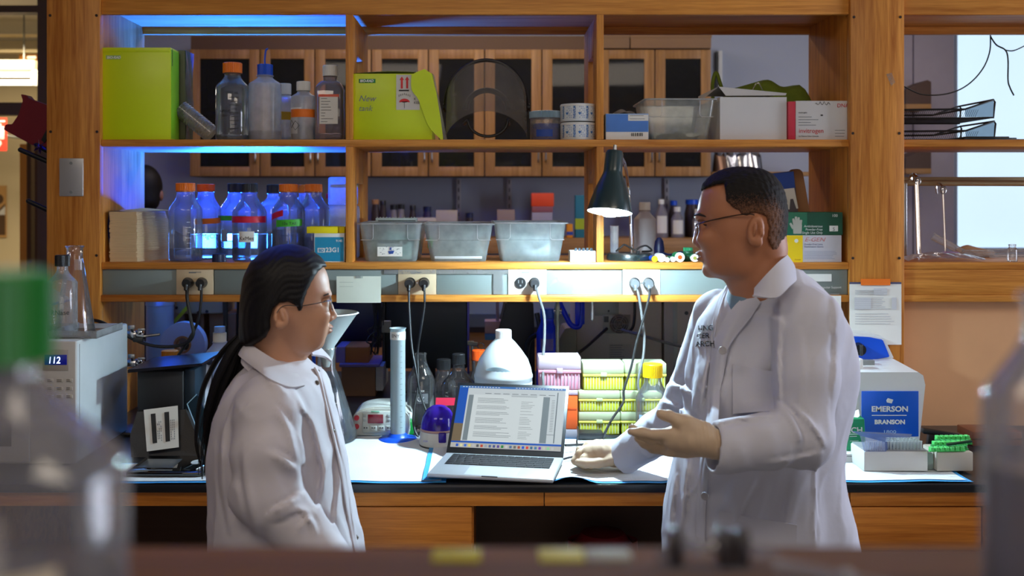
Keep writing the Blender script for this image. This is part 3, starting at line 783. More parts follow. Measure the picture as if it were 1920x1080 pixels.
for k, (p0, p1, lab) in enumerate(((262, 229, 'lower'), (228.4, 196, 'upper'))):
 yy = 3.29
 t = thing('film_roll_drum', f'round white film drum with blue print, {lab} of the stacked pair', 'roll', (X(1084, yy), yy, H(261.5, yy, 0) if k == 0 else Z(228.8, yy)), group='two white film drums stacked beside the tub')
 if k == 0: t.location.z = ZB
 r = L(33.5, yy); h = L(32.5, yy)
 obj('drum', B().lathe([(0, 0), (r * .97, 0), (r, .002), (r, h - .003), (r * .97, h), (0, h)], n=40), mat('drum_white', (226, 232, 234), .4), t)
 obj('rim', B().lathe([(r, h - .009), (r * 1.012, h - .008), (r * 1.012, h - .004), (r, h - .003)], n=40), WHITE, t)
 PB = mat('print_blue', (40, 110, 180), .5)
 for a in (-46, -4, 38):
  o = text('lettering', 'PARAFILM', .0108, (0, 0, 0), PB, t, rot=(0, 0, 0), align='CENTER', ext=0, bold=.0004)
  for v in o.data.vertices:
   th = (.003 - v.co.y) / r + R_(a - 12 - 90); zz = h / 2 + v.co.x * .8
   v.co = ((r + .0006) * math.cos(th), (r + .0006) * math.sin(th), zz)
  pb = B()
  for j in range(4):
   th0 = R_(a + 3 + j * 5.2 - 90)
   for q_ in range(7):
    z0 = h * (.18 + .1 * q_)
    if (q_ + j) % 4 == 1: continue
    pb.sheet(lambda u, v, th0=th0, z0=z0: ((r + .0006) * math.cos(th0 + u * .035), (r + .0006) * math.sin(th0 + u * .035), z0 + .0024 * v), 2, 1)
  pb.sheet(lambda u, v: ((r + .0007) * math.cos(R_(a + 4 - 90) + (u - .5) * .2 * (1 - v)), (r + .0007) * math.sin(R_(a + 4 - 90) + (u - .5) * .2 * (1 - v)), h * .48 - .008 * v), 2, 2)
  obj('print', pb, PB, t)
# ================================================================== upper right bay
y = YS + .02
t, hw, h = carton('tissue_box', 'small blue and white wipes box with tissue sticking out', 1135.5, 1216, y, ZB, 213, .11, mat('pale_blue_card', (150, 186, 226), .5))
obj('front_print', plate(-hw + .001, hw - .001, .024, h - .002, -.0008), mat('sky_blue_print', (70, 126, 206), .45, var=.35, scale=9), t)
obj('white_band', plate(-hw + .001, hw - .001, .001, .024, -.0008), PAPER, t)
obj('corner_label', plate(0.003, hw - .001, h - .022, h - .003, -.0014), PAPER, t)
obj('label_print', lines(B(), .008, hw - .006, h - .017, h - .007, 2, -.0018, .0016, 5), INKG, t)
q = B()
for k in range(16):
 if k % 3 != 1: q.box(.013 + k * .0022, .0142 + k * .0022 + (.0007 if k % 4 == 0 else 0), -.0016, -.0008, .011, .021)
obj('barcode', q, INK, t)
obj('tissue', B().sheet(lambda u, v: (-.04 + .075 * u, .05 + .02 * v + .008 * math.sin(9 * u), h + .002 + .016 * math.sin(math.pi * u) ** .6 * (.4 + .6 * abs(math.sin(5 * u + 2 * v))) * (1 - .6 * v)), 18, 6), mat('tissue', (188, 176, 164), .9, trans=.3), t)
def bin_(label, px0, px1, pb0, pb1, y, z, py_top, depth, group, hz=glass('bin_plastic', haze=.34, tint=(240, 246, 246), hazecol=(226, 240, 240), rough=.12)):
 """tapered clear shoe-box bin with a rolled rim and moulded panels"""
 x0, x1 = X(px0, y), X(px1, y); c = (x0 + x1) / 2
 t = thing('clear_bin', label, 'bin', (c, y, z), group=group)
 wt = (x1 - x0) / 2; wb = (X(pb1, y) - X(pb0, y)) / 2; h = H(py_top, y, z)
 ins = wt - wb
 def ring(e, zz, off=0):
  w_ = wb + (wt - wb) * e + off; y0 = ins * (1 - e) - off; y1 = depth - ins * (1 - e) + off; rc = .016
  out = []
  for sx_, yc, a0_ in ((1, y1, 0), (-1, y1, 90), (-1, y0, 180), (1, y0, 270)):
   cx_ = sx_ * (w_ - rc); cy_ = yc - rc if yc == y1 else yc + rc
   for k in range(5):
    a = R_(a0_ + k * 22.5); out.append((cx_ + rc * math.cos(a), cy_ + rc * math.sin(a), zz))
  return out
 lv = [ring(-.06, 0), ring(.03, .004), ring(.55, h * .55), ring(.57, h * .56, .001), ring(.97, h * .985), ring(1, h - .004, .005), ring(1, h, .005), ring(1, h, .001)]
 n = len(lv[0]); vs = [p for l in lv for p in l]
 fs = [tuple(range(n))[::-1]] + [(j * n + i, j * n + (i + 1) % n, (j + 1) * n + (i + 1) % n, (j + 1) * n + i) for j in range(len(lv) - 1) for i in range(n)]
 obj('tub', B().poly(vs, fs), hz, t, angle=25)
 rim = ring(1, h - .0025, .0048); obj('rim', B().tube([Vector(p) for p in rim] + [Vector(rim[0])], .0026, 6), MILKY, t)
 fr = lambda e, zz, x: (x, ins * (1 - e) - .0012, zz)
 g = [fr(.97, h * .97, -wt * .55), fr(.7, h * .62, -wt * .55), fr(.6, h * .56, -wt * .6), fr(.6, h * .56, -wt * .95)]
 g2 = [(-p[0] * 1.0, p[1], p[2]) for p in g]
 obj('moulded_rib', B().tube(g, .0012, 5).tube(g2, .0012, 5), MILKY, t)
 return t, wt, wb, h, ins
t, wt, wb, h, ins = bin_('clear bin with little inside on the upper right shelf', 1212, 1342, 1224, 1330, YS + .025, ZB, 184.5, .26, 'clear bins on the shelves')
obj('flat_bags', B().sheet(lambda u, v: (-wb * .9 + 1.8 * wb * u, .02 + .2 * v, .006 + .02 * abs(math.sin(4 * u + 3 * v)) + .004 * math.sin(17 * u)), 16, 8), mat('pale_bags', (196, 220, 216), .4, var=.2, scale=30, trans=.3), t)
y = YS + .03
x0, x1 = X(1350, y), X(1475, y)
t = thing('white_box', 'plain white carton with raised lid on the upper right shelf', 'box', ((x0 + x1) / 2, y, ZB))
hw = (x1 - x0) / 2; h = H(182, y, ZB)
WCARD = mat('white_card', (214, 214, 214), .7, var=.04, bump=.1, bscale=40)
obj('carton', B().box(-hw, hw, 0, .003, 0, h).box(-hw, -hw + .003, .003, .22, 0, h).box(hw - .003, hw, .003, .22, 0, h).box(-hw, hw, .22, .223, 0, h).box(-hw, hw, .003, .22, 0, .003), WCARD, t)
obj('lid', B().poly([(-hw - .0, 0.02, h + .034), (hw, .0, h + .012), (hw, .01, h + .006), (-hw + .02, .01, h + .005), (-hw - .02, .21, h + .022), (hw, .21, h + .02)], [(0, 1, 5, 4), (0, 3, 2, 1)]), WCARD, t)
obj('lid_side', B().poly([(-hw, .02, h + .034), (-hw - .025, .21, h), (-hw - .025, .21, h + .022)], [(0, 1, 2)]), WCARD, t)
obj('wrapped_contents', B().sheet(lambda u, v: (-hw + .01 + 1.2 * hw * u, .02 + .15 * v, h - .004 + .006 * abs(math.sin(9 * u + 4 * v))), 14, 6), mat('foil_bag', (160, 150, 140), .25, metal=.5), t)
y = YS + .018
x0, x1 = X(1492, y), X(1590, y)
t = thing('kit_box', 'white kit box with red side and red lettering at right end of upper shelf', 'box', ((x0 + x1) / 2, y, ZB))
hw = (x1 - x0) / 2; h = H(189, y, ZB)
RSIDE = mat('red_card', (196, 40, 62), .5, var=.1)
obj('carton', B().box(-hw, hw, 0, .105, 0, h, .0008), WCARD, t)
obj('red_side', B().box(-hw - .0224, -hw - .0002, .001, .1, .0, h - .002, .0006), RSIDE, t)
text('lettering', 'DNA', .0165, (hw - .034, -.0012, h - .02), REDP, t)
text('lettering', 'invitrogen', .0195, (-hw + .009, -.0012, .021), REDP, t, sx=.96)
text('lettering', 'by Thermo Fisher Scientific', .0058, (-hw + .009, -.0012, .009), INK, t, sx=.95)
text('lettering', 'invitrogen', .0065, (-hw + .008, -.0012, h - .038), INK, t)
obj('print', lines(B(), -hw + .008, -.01, h - .075, h - .05, 4, -.001, .0016, 8), INKG, t)
obj('print', lines(B(), hw - .04, hw - .006, .01, .028, 3, -.001, .0014, 9, (.8, 1)), INKG, t)
obj('print', plate(-.004, .003, h - .046, h - .042, -.001), INK, t)
obj('handwriting', scribble(-.02, h - .012, .045, .01, 4, -.001, .0006, 3), INK, t)
# moss green fabric bag behind
yy = 3.55
t = thing('fabric_bag', 'moss green fabric bag slumped behind the white cartons', 'bag', (X(1430, yy), yy, ZB))
MOSS = mat('moss_fabric', (110, 132, 42), .95, var=.25, scale=40, bump=.6, bscale=200)
def bag(u, v):
 a = 2 * math.pi * u; ph = math.pi * (v - .5)
 top = .215 + .02 * math.sin(2.2 * a) * math.cos(ph)
 x = .175 * math.cos(a) * math.cos(ph) ** .6; yq = .045 * math.sin(a) * math.cos(ph) ** .6
 zz = .10 + .105 * math.sin(ph) + .012 * math.sin(3 * x * 18 + 1)
 if x < -.08 and zz > .13: zz = .13 + (zz - .13) * (.55 + .2 * math.cos(x * 60))
 return (x, yq, max(zz, 0))
obj('bag_body', B().sheet(bag, 32, 16), MOSS, t)
obj('strap', B().tube(spline([(-.17, -.02, .15), (-.175, -.04, .2), (-.165, -.045, .235), (-.15, -.04, .2), (-.14, -.03, .17)], 5), .006, 6), MOSS, t)
obj('clear_tag', B().tube(spline([(-.05, -.05, .17), (-.03, -.052, .2), (-.01, -.05, .17)], 6), .0018, 6), CLEARPL, t)
# ================================================================== lower left bay
y = YS + .03
t = thing('paper_towel_stack', 'thick stack of folded tan paper towels at left of the lower shelf', 'paper towels', (X(231, y), y, ZA))
hw = L(25.5, y); h = H(397, y, ZA); d = .20
n = 34
for k in range(n):
 z0 = h * k / n
 j = rng.uniform(-.0012, .0012); bow = .012 * math.sin(math.pi * (k + .5) / n)
 nm = 'towel'
 def edge(v): return hw + .048 * math.sin(v * 1.45) * (.55 + .45 * math.sin(math.pi * min(1, .35 + .65 * k / n)))
 pts = [(-hw + j, 0 + j)] + [(hw + j, 0 + j)] + [(edge(v) + j, v * d) for v in (.2, .4, .6, .8, 1)] + [(-hw + j + .004, d)]
 obj(nm, B().prism(pts, 'XY', z0 + .0004, z0 + h / n - .0003), TAN, t)
obj('top_sheet', B().sheet(lambda u, v: (-hw - .008 + (2 * hw + .052) * u, .004 + d * v, h + .001 + .008 * math.sin(math.pi * u) * v + .002 * math.sin(7 * u)), 12, 6), TAN, t)
obj('side_sheet', B().sheet(lambda u, v: (-hw - .004 - .006 * math.sin(3 * v), .01 + .16 * u, .05 + (h - .05) * v), 4, 8), mat('blue_wrap', (34, 48, 140), .5), t)
t = tag(obj('tie_wrap', B().tube(spline([(X(197, 3.3), 3.3, ZA + .004), (X(192, 3.3), 3.3, ZA + .02), (X(199, 3.3), 3.31, ZA + .03), (X(204, 3.3), 3.3, ZA + .015), (X(196, 3.3), 3.29, ZA + .006)], 5), .004, 6), mat('olive_tie', (90, 86, 70), .5)), 'small knotted olive cord in corner beside the paper towels', 'cord')
YSB = YS
def lab_bottle(label, px, y, wpx, py_sh, py_nk, capm, cw, ct, cb, liq=None, group='screw cap glass bottles in front of the blue light'):
 r = L(wpx / 2, y); hl = H(cb, y, ZA) + .004
 t = bottle('glass_bottle', label, 'bottle', px, y, ZA, r, H(py_sh, y, ZA), H(py_nk, y, ZA), L(cw / 2 - 1.5, y) * .98, hl, capm, H(ct, y, ZA) - hl, L(cw / 2, y), liquid=(H(liq, y, ZA) if liq else 0), group=group)
 return t, r
y = 3.315
t, r = lab_bottle('orange capped glass bottle nearest the paper towels', 348, y, 62, 394, 365, ORANGE, 36, 343, 360, 466)
marks(t, r, .04, .12, 25, mat('pale_marks', (200, 206, 214), .6), 6, .016)
y = 3.43
t, r = lab_bottle('red-orange capped glass bottle second from the paper towels', 386, y, 56, 393, 364, ORANGE2, 33, 345, 360, 440)
tape(t, r, H(419, y, ZA), H(409, y, ZA), -30, 85, ORTAPE, tilt=.004)
wrap_text(t, 'handwriting', 'MgCl2', .02, r, 30, H(446, y, ZA), INK)
y = 3.47
t, r = lab_bottle('black capped glass bottle with green tape', 440, y, 60, 396, 362, BLACK, 26, 344, 361, 452)
tape(t, r, H(413, y, ZA), H(404, y, ZA), -80, 60, GREENTAPE)
obj('frosted_patch', B().sheet(lambda u, v: ((r + .0006) * math.cos(R_(-128 + 26 * u)), (r + .0006) * math.sin(R_(-128 + 26 * u)), H(452, y, ZA) + L(22, y) * v), 6, 2), mat('patch_grey', (150, 166, 190), .6), t)
y = 3.33
t, r = lab_bottle('black capped glass bottle with red tape and white hand-written label', 468, y, 64, 398, 364, BLACK, 30, 344, 361, 440)
tape(t, r, H(417, y, ZA), H(405, y, ZA), -90, 80, REDTAPE)
obj('label', B().sheet(lambda u, v: ((r + .0007) * math.cos(R_(-114 + 52 * u)), (r + .0007) * math.sin(R_(-114 + 52 * u)), H(453, y, ZA) + L(20, y) * v), 8, 1), PAPER, t)
wrap_text(t, 'handwriting', 'KxMes', .016, r + .0008, 2, H(449, y, ZA), INK)
y = 3.50
t, r = lab_bottle('black capped glass bottle third from right, behind the green labelled one', 512, y, 58, 388, 368, BLACK, 24, 346, 363, 440)
y = 3.32
t, r = lab_bottle('orange capped glass bottle with green hand-written tape label', 541, y, 62, 394, 366, ORANGE, 35, 345, 361, 430)
tape(t, r, H(424, y, ZA), H(411, y, ZA), -35, 62, GREENTAPE, tilt=.003)
wrap_text(t, 'handwriting', '10x TAE', .013, r + .0003, 12, H(421, y, ZA), INK)
tape(t, r, H(409, y, ZA), H(398, y, ZA), -75, -8, REDTAPE, tilt=.016)
y = 3.50
t, r = lab_bottle('orange capped glass bottle squeezed between its two orange neighbours', 572, y, 54, 392, 366, ORANGE, 26, 346, 362, 440)
y = 3.39
t, r = lab_bottle('orange capped misted glass bottle at right, behind the teal carton', 588, y, 62, 394, 366, ORANGE, 33, 345, 361, 445)
t = tag(obj('screw_top', cap_mesh(L(13, 3.26), 0, L(15, 3.26), 30), NAVY, loc=(X(411, 3.26), 3.26, ZA)), 'dark blue screw cap lying alone on the shelf edge', 'cap')
y = YS + .008
t, hw, h = carton('needle_box', 'teal needle carton with white border beside the divider', 589, 646, y, ZA, 437.5, .09, PAPER)
TEAL = mat('teal_print', (18, 138, 178), .45)
obj('front_panel', plate(-hw + .0022, hw - .0022, .003, h - .0115, -.0008), TEAL, t)
text('lettering', '23G1', .0195, (-hw + .035, -.0012, .031), WHITE, t, bold=.0006, sx=.98)
text('lettering', '9145', .0098, (hw - .026, -.0012, h - .026), WHITE, t, bold=.0002)
text('lettering', 'BD', .012, (-hw + .014, -.0018, .032), TEAL, t, bold=.0005)
obj('logo_plate', plate(-hw + .0105, -hw + .033, .0295, .0435, -.0012), WHITE, t)
t = thing('foam_block', 'flat yellow foam tube holder lying on the teal carton', 'holder', (X(610, YS + .012), YS + .012, ZA + h))
FOAM = mat('yellow_foam', (242, 222, 10), .85, bump=.3, bscale=150)
obj('block', B().box(-L(35, y), L(24, y), -.002, .07, 0, L(12.5, y), .002), FOAM, t)
obj('end_slab', B().box(L(24.3, y), L(35.5, y), .012, .075, 0, L(12, y), .002), FOAM, t)
y = 3.52
t = thing('plastic_jar', 'tall square milky jar behind the divider at right of blue bottles', 'jar', (X(646, y), y, ZA))
obj('body', sq(L(30, y), 0, H(395, y, ZA), L(28, y), H(385, y, ZA), .012).box(-L(27, y), L(27, y), -L(27, y), L(27, y), H(385, y, ZA), H(332, y, ZA), .008), MILKY, t)
obj('inner_lid', B().box(-L(24, y), L(28, y), -L(22, y), L(22, y), H(352, y, ZA), H(346, y, ZA), .002), mat('cream_lid', (214, 206, 150), .5), t)
obj('cap_tab', B().box(-L(34, y), -L(30.5, y), -.01, .01, H(372, y, ZA), H(363, y, ZA), .001), REDP, t)
# ================================================================== lower middle bay: three clear bins
y = YS + .03
PALEGRN = mat('pale_green_card', (150, 176, 168), .5, var=.08)
t, wt, wb, h, ins = bin_('clear bin with a blue-marked white label, left of the three', 673, 790, 684, 780, y, ZA, 418, .3, 'clear bins on the shelves')
obj('label', plate(-wt * .42, wt * .38, .016, .016 + L(29, y), ins * .62), PAPER, t)
obj('label_print', lines(B(), -wt * .38, wt * .32, .056, .06, 2, ins * .62 - .0008, .003, 2, (.7, 1)), INK, t)
q = B(); rq = random.Random(4)
for k in range(26):
 a, b_ = rq.uniform(-wt * .38, wt * .3), rq.uniform(.02, .052); q.box(a, a + rq.uniform(.002, .006), ins * .62 - .0012, ins * .62 - .0004, b_, b_ + .0014)
obj('speckle_print', q, INKG, t)
obj('blue_mark', B().prism([(-.004, .024), (.008, .024), (.012, .034), (-.008, .032)], 'XZ', ins * .62 - .0016, ins * .62 - .0006).prism([(-.004, .038), (.003, .046), (.003, .036)], 'XZ', ins * .62 - .0016, ins * .62 - .0006), mat('mark_blue', (40, 76, 150), .5), t)
ct = thing('card_bundle', 'grey-green cards lying inside the left clear bin', 'cards', (t.location.x, y + .03, ZA + .004))
obj('cards', B().box(-wb * .84, wb * .78, .02, .2, .001, .055, .002), PALEGRN, ct)
obj('slanted_card', B().prism([(-wb * .9, .056), (wb * .9, .062), (wb * 1.0, .078), (-wb * .2, .09)], 'XZ', .03, .16), PALEGRN, ct)
obj('dark_strip', B().box(wb * .25, wb * .62, .012, .018, .045, .058, .001), DKGREY, ct)
ct = thing('comb_tray', 'pale toothed gel comb lying across the left clear bin', 'comb', (X(737, y), y + .1, ZA + h + .001))
q = B().box(-L(39, y), L(40, y), 0, .05, 0, .012, .001)
for k in range(13): q.box(-L(37, y) + k * L(6, y), -L(37, y) + k * L(6, y) + .003, 0, .003, .011, .0155)
obj('comb', q, mat('comb_grey', (156, 168, 166), .4), ct)
obj('edge_strip', B().box(-L(34, y), L(38, y), -.004, -.0005, .002, .005), DKGREY, ct)
t, wt, wb, h, ins = bin_('clear bin full of pale gel combs, middle of the three', 794, 924, 806, 910, y, ZA, 419, .3, 'clear bins on the shelves')
WCOMB = mat('white_comb', (190, 196, 198), .4)
for k in range(5):
 cm = thing('gel_comb', ['frontmost low white gel comb in the middle bin', 'second low white gel comb in the middle bin', 'upper white gel comb in the middle bin', 'short gel comb standing at top left in the middle bin', 'short gel comb standing at top right in the middle bin'][k], 'comb', (t.location.x + [.0, .004, .006, -.03, .024][k], y + .018 + .012 * k, ZA + .008), (0, 0, 0), 'white gel combs in the middle bin')
 wq = [wb * .86, wb * .8, wb * .74, .024, .017][k]; z0 = [.0, .022, .044, .062, .062][k]
 obj('spine', B().box(-wq, wq, 0, .004, z0, z0 + .008, .0008), WCOMB, cm)
 q = B(); nt = int(wq * 2 / .0055)
 for j in range(nt): q.box(-wq + .001 + j * .0055, -wq + .004 + j * .0055, .0005, .0035, z0 + .008, z0 + .017)
 obj('teeth', q, WCOMB, cm)
 if z0 > 0: obj('foot', B().box(-wq, -wq + .004, .0005, .0035, 0, z0).box(wq - .004, wq, .0005, .0035, 0, z0), WCOMB, cm)
obj('green_wad', B().box(-wb - .02, -wb - .006, .18, .24, .03, .065, .006), mat('lime_foam', (100, 190, 30), .8), thing('foam_piece', 'bright green foam piece seen between left and middle bins', 'foam', (t.location.x - .0, y + .02, ZA)))
t, wt, wb, h, ins = bin_('brightly lit clear bin holding a labelled bag, right of the three', 926, 1062, 936, 1048, y, ZA, 417, .3, 'clear bins on the shelves')
ct = thing('plastic_bag', 'white labelled bag inside the right clear bin', 'bag', (t.location.x, y + .024, ZA + .005))
obj('bag', B().sheet(lambda u, v: (-wb * .85 + wb * 1.55 * u, .012 + .012 * math.sin(3.1 * v) + .003 * math.sin(11 * u + 5 * v), .012 + .062 * v + .004 * math.sin(6 * u)), 18, 8), mat('bag_white', (226, 230, 232), .35, trans=.3), ct)
obj('bag_print', B().box(wb * .25, wb * .5, -.0, .0008, .04, .056).box(-wb * .6, wb * .1, 0, .0008, .05, .052).box(-wb * .6, -wb * .1, 0, .0008, .044, .046), INKG, ct)
obj('blue_fold', B().sheet(lambda u, v: (-wb * .9 + 1.8 * wb * u, .0 + .18 * v, .002 + .012 * abs(math.sin(5 * u)) * (1 - v)), 12, 4), mat('bag_blue', (120, 150, 220), .4), ct)
# things right of the bins
y = YS + .03
t = thing('dish_box', 'small white tray of clips under the lamp', 'tray', (X(1094, y), y, ZA))
obj('tray', B().box(-L(25, y), L(23, y), 0, .07, 0, .004).box(-L(25, y), L(23, y), 0, .003, .004, L(20, y), .001).box(-L(25, y), L(23, y), .067, .07, .004, L(20, y)).box(-L(25, y), -L(25, y) + .003, .003, .067, .004, L(20, y)).box(L(23, y) - .003, L(23, y), .003, .067, .004, L(20, y)), WHITE, t)
q = B()
for k in range(5): q.cyl((-.025 + .012 * k, .03, .012), (-.02 + .012 * k, .035, .04), .004, n=8)
obj('clips', q, mat('smoky_clip', (90, 104, 112), .3), t)
# ================================================================== desk lamp
LY = 2.93
lt = Vector((X(1143, LY), LY, Z(398, LY)))                  # middle of the shade's mouth
by_ = 3.36
t = thing('desk_lamp', 'lit dark green bell-shade desk lamp standing on the lower shelf', 'lamp', (X(1180, by_), by_, ZA))
o0 = Vector(t.location)
LGREEN = mat('lamp_green', (14, 46, 50), .32, coat=.4)
rb = L(43, by_)
obj('base', B().lathe([(0, 0), (rb, 0), (rb, .01), (rb * .96, .02), (rb * .9, .0225), (0, .0235)], n=40), mat('lamp_base', (32, 44, 46), .25, coat=.6), t)
axis = Vector((.10, .17, .98)).normalized()                 # from the mouth up along the shade
ML = Matrix.Translation(lt - o0) @ axis.to_track_quat('Z', 'Y').to_matrix().to_4x4()
rm = L(42, LY)
hs_ = (lt.z * 0 + L(112, LY)) / .93
prof = [(rm, 0), (rm * .995, .006), (rm * .90, .030), (rm * .74, .062), (rm * .52, .096), (rm * .44, .108), (rm * .42, .115), (rm * .40, .165), (rm * .36, .172), (0, .174)]
obj('shade', B().lathe(prof, n=40, M=ML), LGREEN, t)
inner = [(rm * .985, .001), (rm * .97, .006), (rm * .87, .030), (rm * .71, .062), (rm * .49, .094), (0, .1)]
sh_in = obj('shade_lining', B().lathe(inner, n=40, M=ML), mat('shade_white', (245, 248, 250), .6), t)
BULB = mat('lit_bulb', (235, 250, 255), .4, emit=1600., ecol=(206, 238, 255), var=0)
obj('bulb', B().lathe([(0, -.014), (.016, -.011), (.031, 0), (.037, .016), (.034, .034), (.022, .056), (.015, .09), (0, .094)], n=24, M=ML), BULB, t)
top_w = lt + axis * .174
obj('cap', B().cyl(top_w - o0, top_w - o0 + axis * .016, .006, .0045, n=14), STEEL, t)
nk = [(X(1184, by_ - .02), by_ - .02, ZA + .022), (X(1183, by_ - .02), by_ - .02, Z(440, by_)), (X(1182, by_ - .02), by_ - .015, Z(400, by_)), (X(1178, by_), by_, Z(350, by_)), (X(1172, 3.25), 3.25, Z(310, 3.25)), (X(1166, 3.1), 3.10, Z(296, 3.1)), tuple(lt + axis * .15 + Vector((.012, .03, .02))), tuple(lt + axis * .12 + Vector((.008, .022, 0)))]
obj('stem', B().tube([Vector(p) - o0 for p in spline(nk, 8)], .0048, 10), CHROME, t)
obj('switch', B().cyl((.02, -.05, .023), (.02, -.05, .031), .006, n=12), BLACK, t)
cordp = [(X(1155, 3.3), 3.30, ZA + .03), (X(1165, 3.3), 3.29, ZA + .045), (X(1172, 3.3), 3.3, ZA + .05), (X(1190, 3.3), 3.3, ZA + .034), (X(1200, 3.3), 3.3, ZA + .043), (X(1212, 3.32), 3.32, ZA + .046), (X(1222, 3.34), 3.34, ZA + .03), (X(1205, 3.36), 3.37, ZA + .026)]
obj('cord', B().tube([Vector(p) - o0 for p in spline(cordp, 6)], .003, 8), BLACK, t)
# pale jug and little tubes on the lower right shelf
y = 3.52
t = bottle('plastic_bottle', 'tall milky white bottle standing behind the lamp stem', 'bottle', 1209, y, ZA, L(21, y), H(412, y, ZA), H(396, y, ZA), L(9.5, y), H(393, y, ZA), WHITE, L(14, y), L(10.5, y), gm=mat('milky_body', (196, 190, 192), .4, trans=.35))
y = 3.40
t = thing('graduated_tube', 'short clear lilac cylinder standing behind the lamp', 'cylinder', (X(1152, y), y, ZA))
obj('wall', B().lathe([(0, 0), (L(10, y), 0), (L(8, y), .004), (L(8, y), H(424, y, ZA)), (L(9, y), H(423, y, ZA))], n=20), MILKY, t)
obj('filling', B().lathe([(0, .002), (L(7, y), .003), (L(7, y), H(455, y, ZA)), (0, H(455, y, ZA))], n=20), glass('lilac_fill', tint=(190, 180, 220), haze=.2), t)
y = YS + .016
tubes = [(1228, 484, 5.5, YELLOW, 'yellow', BLUE), (1240, 484.5, 8, WHITE, 'large white', WHITE), (1251, 487.5, 4.5, WHITE, 'small white', WHITE), (1262, 487.5, 5, WHITE, 'small plain white', GREENP), (1275, 485, 9, WHITE, 'orange-centred white', GREENP), (1303, 485, 7.5, WHITE, 'green-centred white', GREENP)]
for k, (px, py, r_, m_, nm, bm_) in enumerate(tubes):
 r = L(r_, y)
 t = thing('dropper_tube', f'{nm} round tube end lying in row right of the lamp' if k != 3 else 'small white tube end lying beside the orange-centred tube', 'tube', (X(px, y), y, ZA), group='small tubes lying on the shelf right of the lamp')
 obj('barrel', B().cyl((0, .012, r), (0, .07, r), r * .92, r * .92, n=18), bm_, t)
 obj('cap', B().cyl((0, 0, r), (0, .0122, r), r, r, n=18), m_, t)
 if nm in ('orange-centred white', 'green-centred white', 'yellow', 'large white'):
  obj('dot', B().cyl((0, -.0012, r), (0, .001, r), r * .45, n=14), {'o': ORANGE2, 'g': mat('olive_dot', (150, 150, 60), .5), 'y': mat('gold_dot', (226, 170, 20), .5), 'l': mat('cream_dot', (226, 226, 170), .5)}[nm[0]], t)
t = bottle('green_bottle', 'small dark green bottle lying behind the white tube ends', 'bottle', 1290, 3.3, ZA, L(15, 3.3), H(478, 3.3, ZA), H(474, 3.3, ZA), L(9, 3.3), H(470, 3.3, ZA), GREENP, L(6, 3.3), L(9, 3.3), gm=mat('dark_green', (20, 80, 50), .4))
t = thing('pipette_bulb', 'black ribbed rubber bulb behind the tubes right of the lamp', 'bulb', (X(1236, 3.46), 3.46, ZA))
obj('bulb', B().lathe([(0, 0), (L(9, 3.46), .004), (L(10, 3.46), .03), (L(8, 3.46), .055), (L(4, 3.46), .066), (0, .068)], n=20), NAVY, t)
obj('hose', B().tube(spline([(.005, 0, .02), (.03, -.03, .012), (.06, -.05, .022), (.1, -.08, .01), (.13, -.11, .012)], 6), .004, 8), NAVY, t)
# glove boxes at the right end
y = YS + .012
t, hw, h = carton('glove_box', 'yellow and white glove carton under the green one', 1462, 1578, y, ZA, 441, .12, mat('lilac_white', (202, 202, 210), .6))
obj('yellow_panel', plate(-hw + .0005, -hw + L(43, y), .0, h - .0005, -.0008), mat('glove_yellow', (240, 206, 20), .5), t)
text('lettering', 'E-GEN', .0175, (-hw + L(46, y), -.001, h - .019), mat('pinkish_print', (206, 130, 130), .5), t, shear=.3, sx=1.25)
text('lettering', 'Powder-Free Latex\nExamination Gloves', .0072, (-hw + L(46, y), -.001, h - .03), mat('grey_blue', (90, 96, 130), .5), t)
obj('print', lines(B(), -hw + L(46, y), hw - .008, .01, .032, 6, -.001, .0013, 12, (.8, 1)), mat('fine_print', (160, 164, 186), .6), t)
for px in (1471, 1493):
 obj('icon', B().cyl((X(px, y) - t.location.x, -.0014, h - .017), (X(px, y) - t.location.x, -.0004, h - .017), .006, n=16), WHITE, t)
text('lettering', 'Powder', .006, (-hw + L(28, y), -.001, .006), mat('brown_print', (150, 90, 10), .5), t)
z2 = ZA + h + .0005
t, hw, h2 = carton('glove_box', 'dark green glove carton with hand picture and white S tag', 1462, 1580, y, z2, 398, .12, mat('glove_green', (16, 104, 74), .5))
obj('dark_panel', plate(-.012, hw - .0005, .0005, h2 - .0005, -.0006), mat('deep_green', (14, 72, 50), .5, var=.3, scale=20), t)
obj('white_tag', plate(hw - L(25, y), hw - L(9, y), L(7, y), L(17.5, y), -.0012), WHITE, t)
text('lettering', 'S', .015, (hw - L(17, y), -.0018, L(8, y)), INK, t, align='CENTER')
text('lettering', 'Ambidextrous\nPowder-Free\nSingle Use Only', .0098, (hw - L(38, y), -.0012, L(14.5, y)), WHITE, t, align='RIGHT', shear=.15)
text('lettering', '100', .012, (hw - L(9.5, y), -.0012, h2 - .014), WHITE, t, align='RIGHT')
hx = -hw + L(33, y)
hb = B().cyl((hx, -.0022, .004), (hx, -.0022, .03), .0125, .014, n=16).ball((hx, -.002, .034), .014, 14, 1, .12, 1)
for k, (dx, hh_) in enumerate(((-.011, .05), (-.004, .056), (.003, .054), (.010, .046))):
 hb.cyl((hx + dx * .9, -.002, .035), (hx + dx * 1.2, -.002, hh_), .0042, .0032, n=8)
hb.cyl((hx - .012, -.002, .02), (hx - .022, -.002, .036), .0045, .0032, n=8)
hb.xf(Matrix.Translation((0, -.0008, 0)) @ Matrix.Diagonal((1, .08, 1, 1)))
obj('hand_print', hb, mat('glove_grey', (176, 176, 164), .6), t)
zt2 = z2 + h2
t = thing('picture_card', 'blue and white printed card leaning behind the glove cartons', 'card', (X(1490, 3.38), 3.38, ZA), (R_(0), R_(-6), 0))
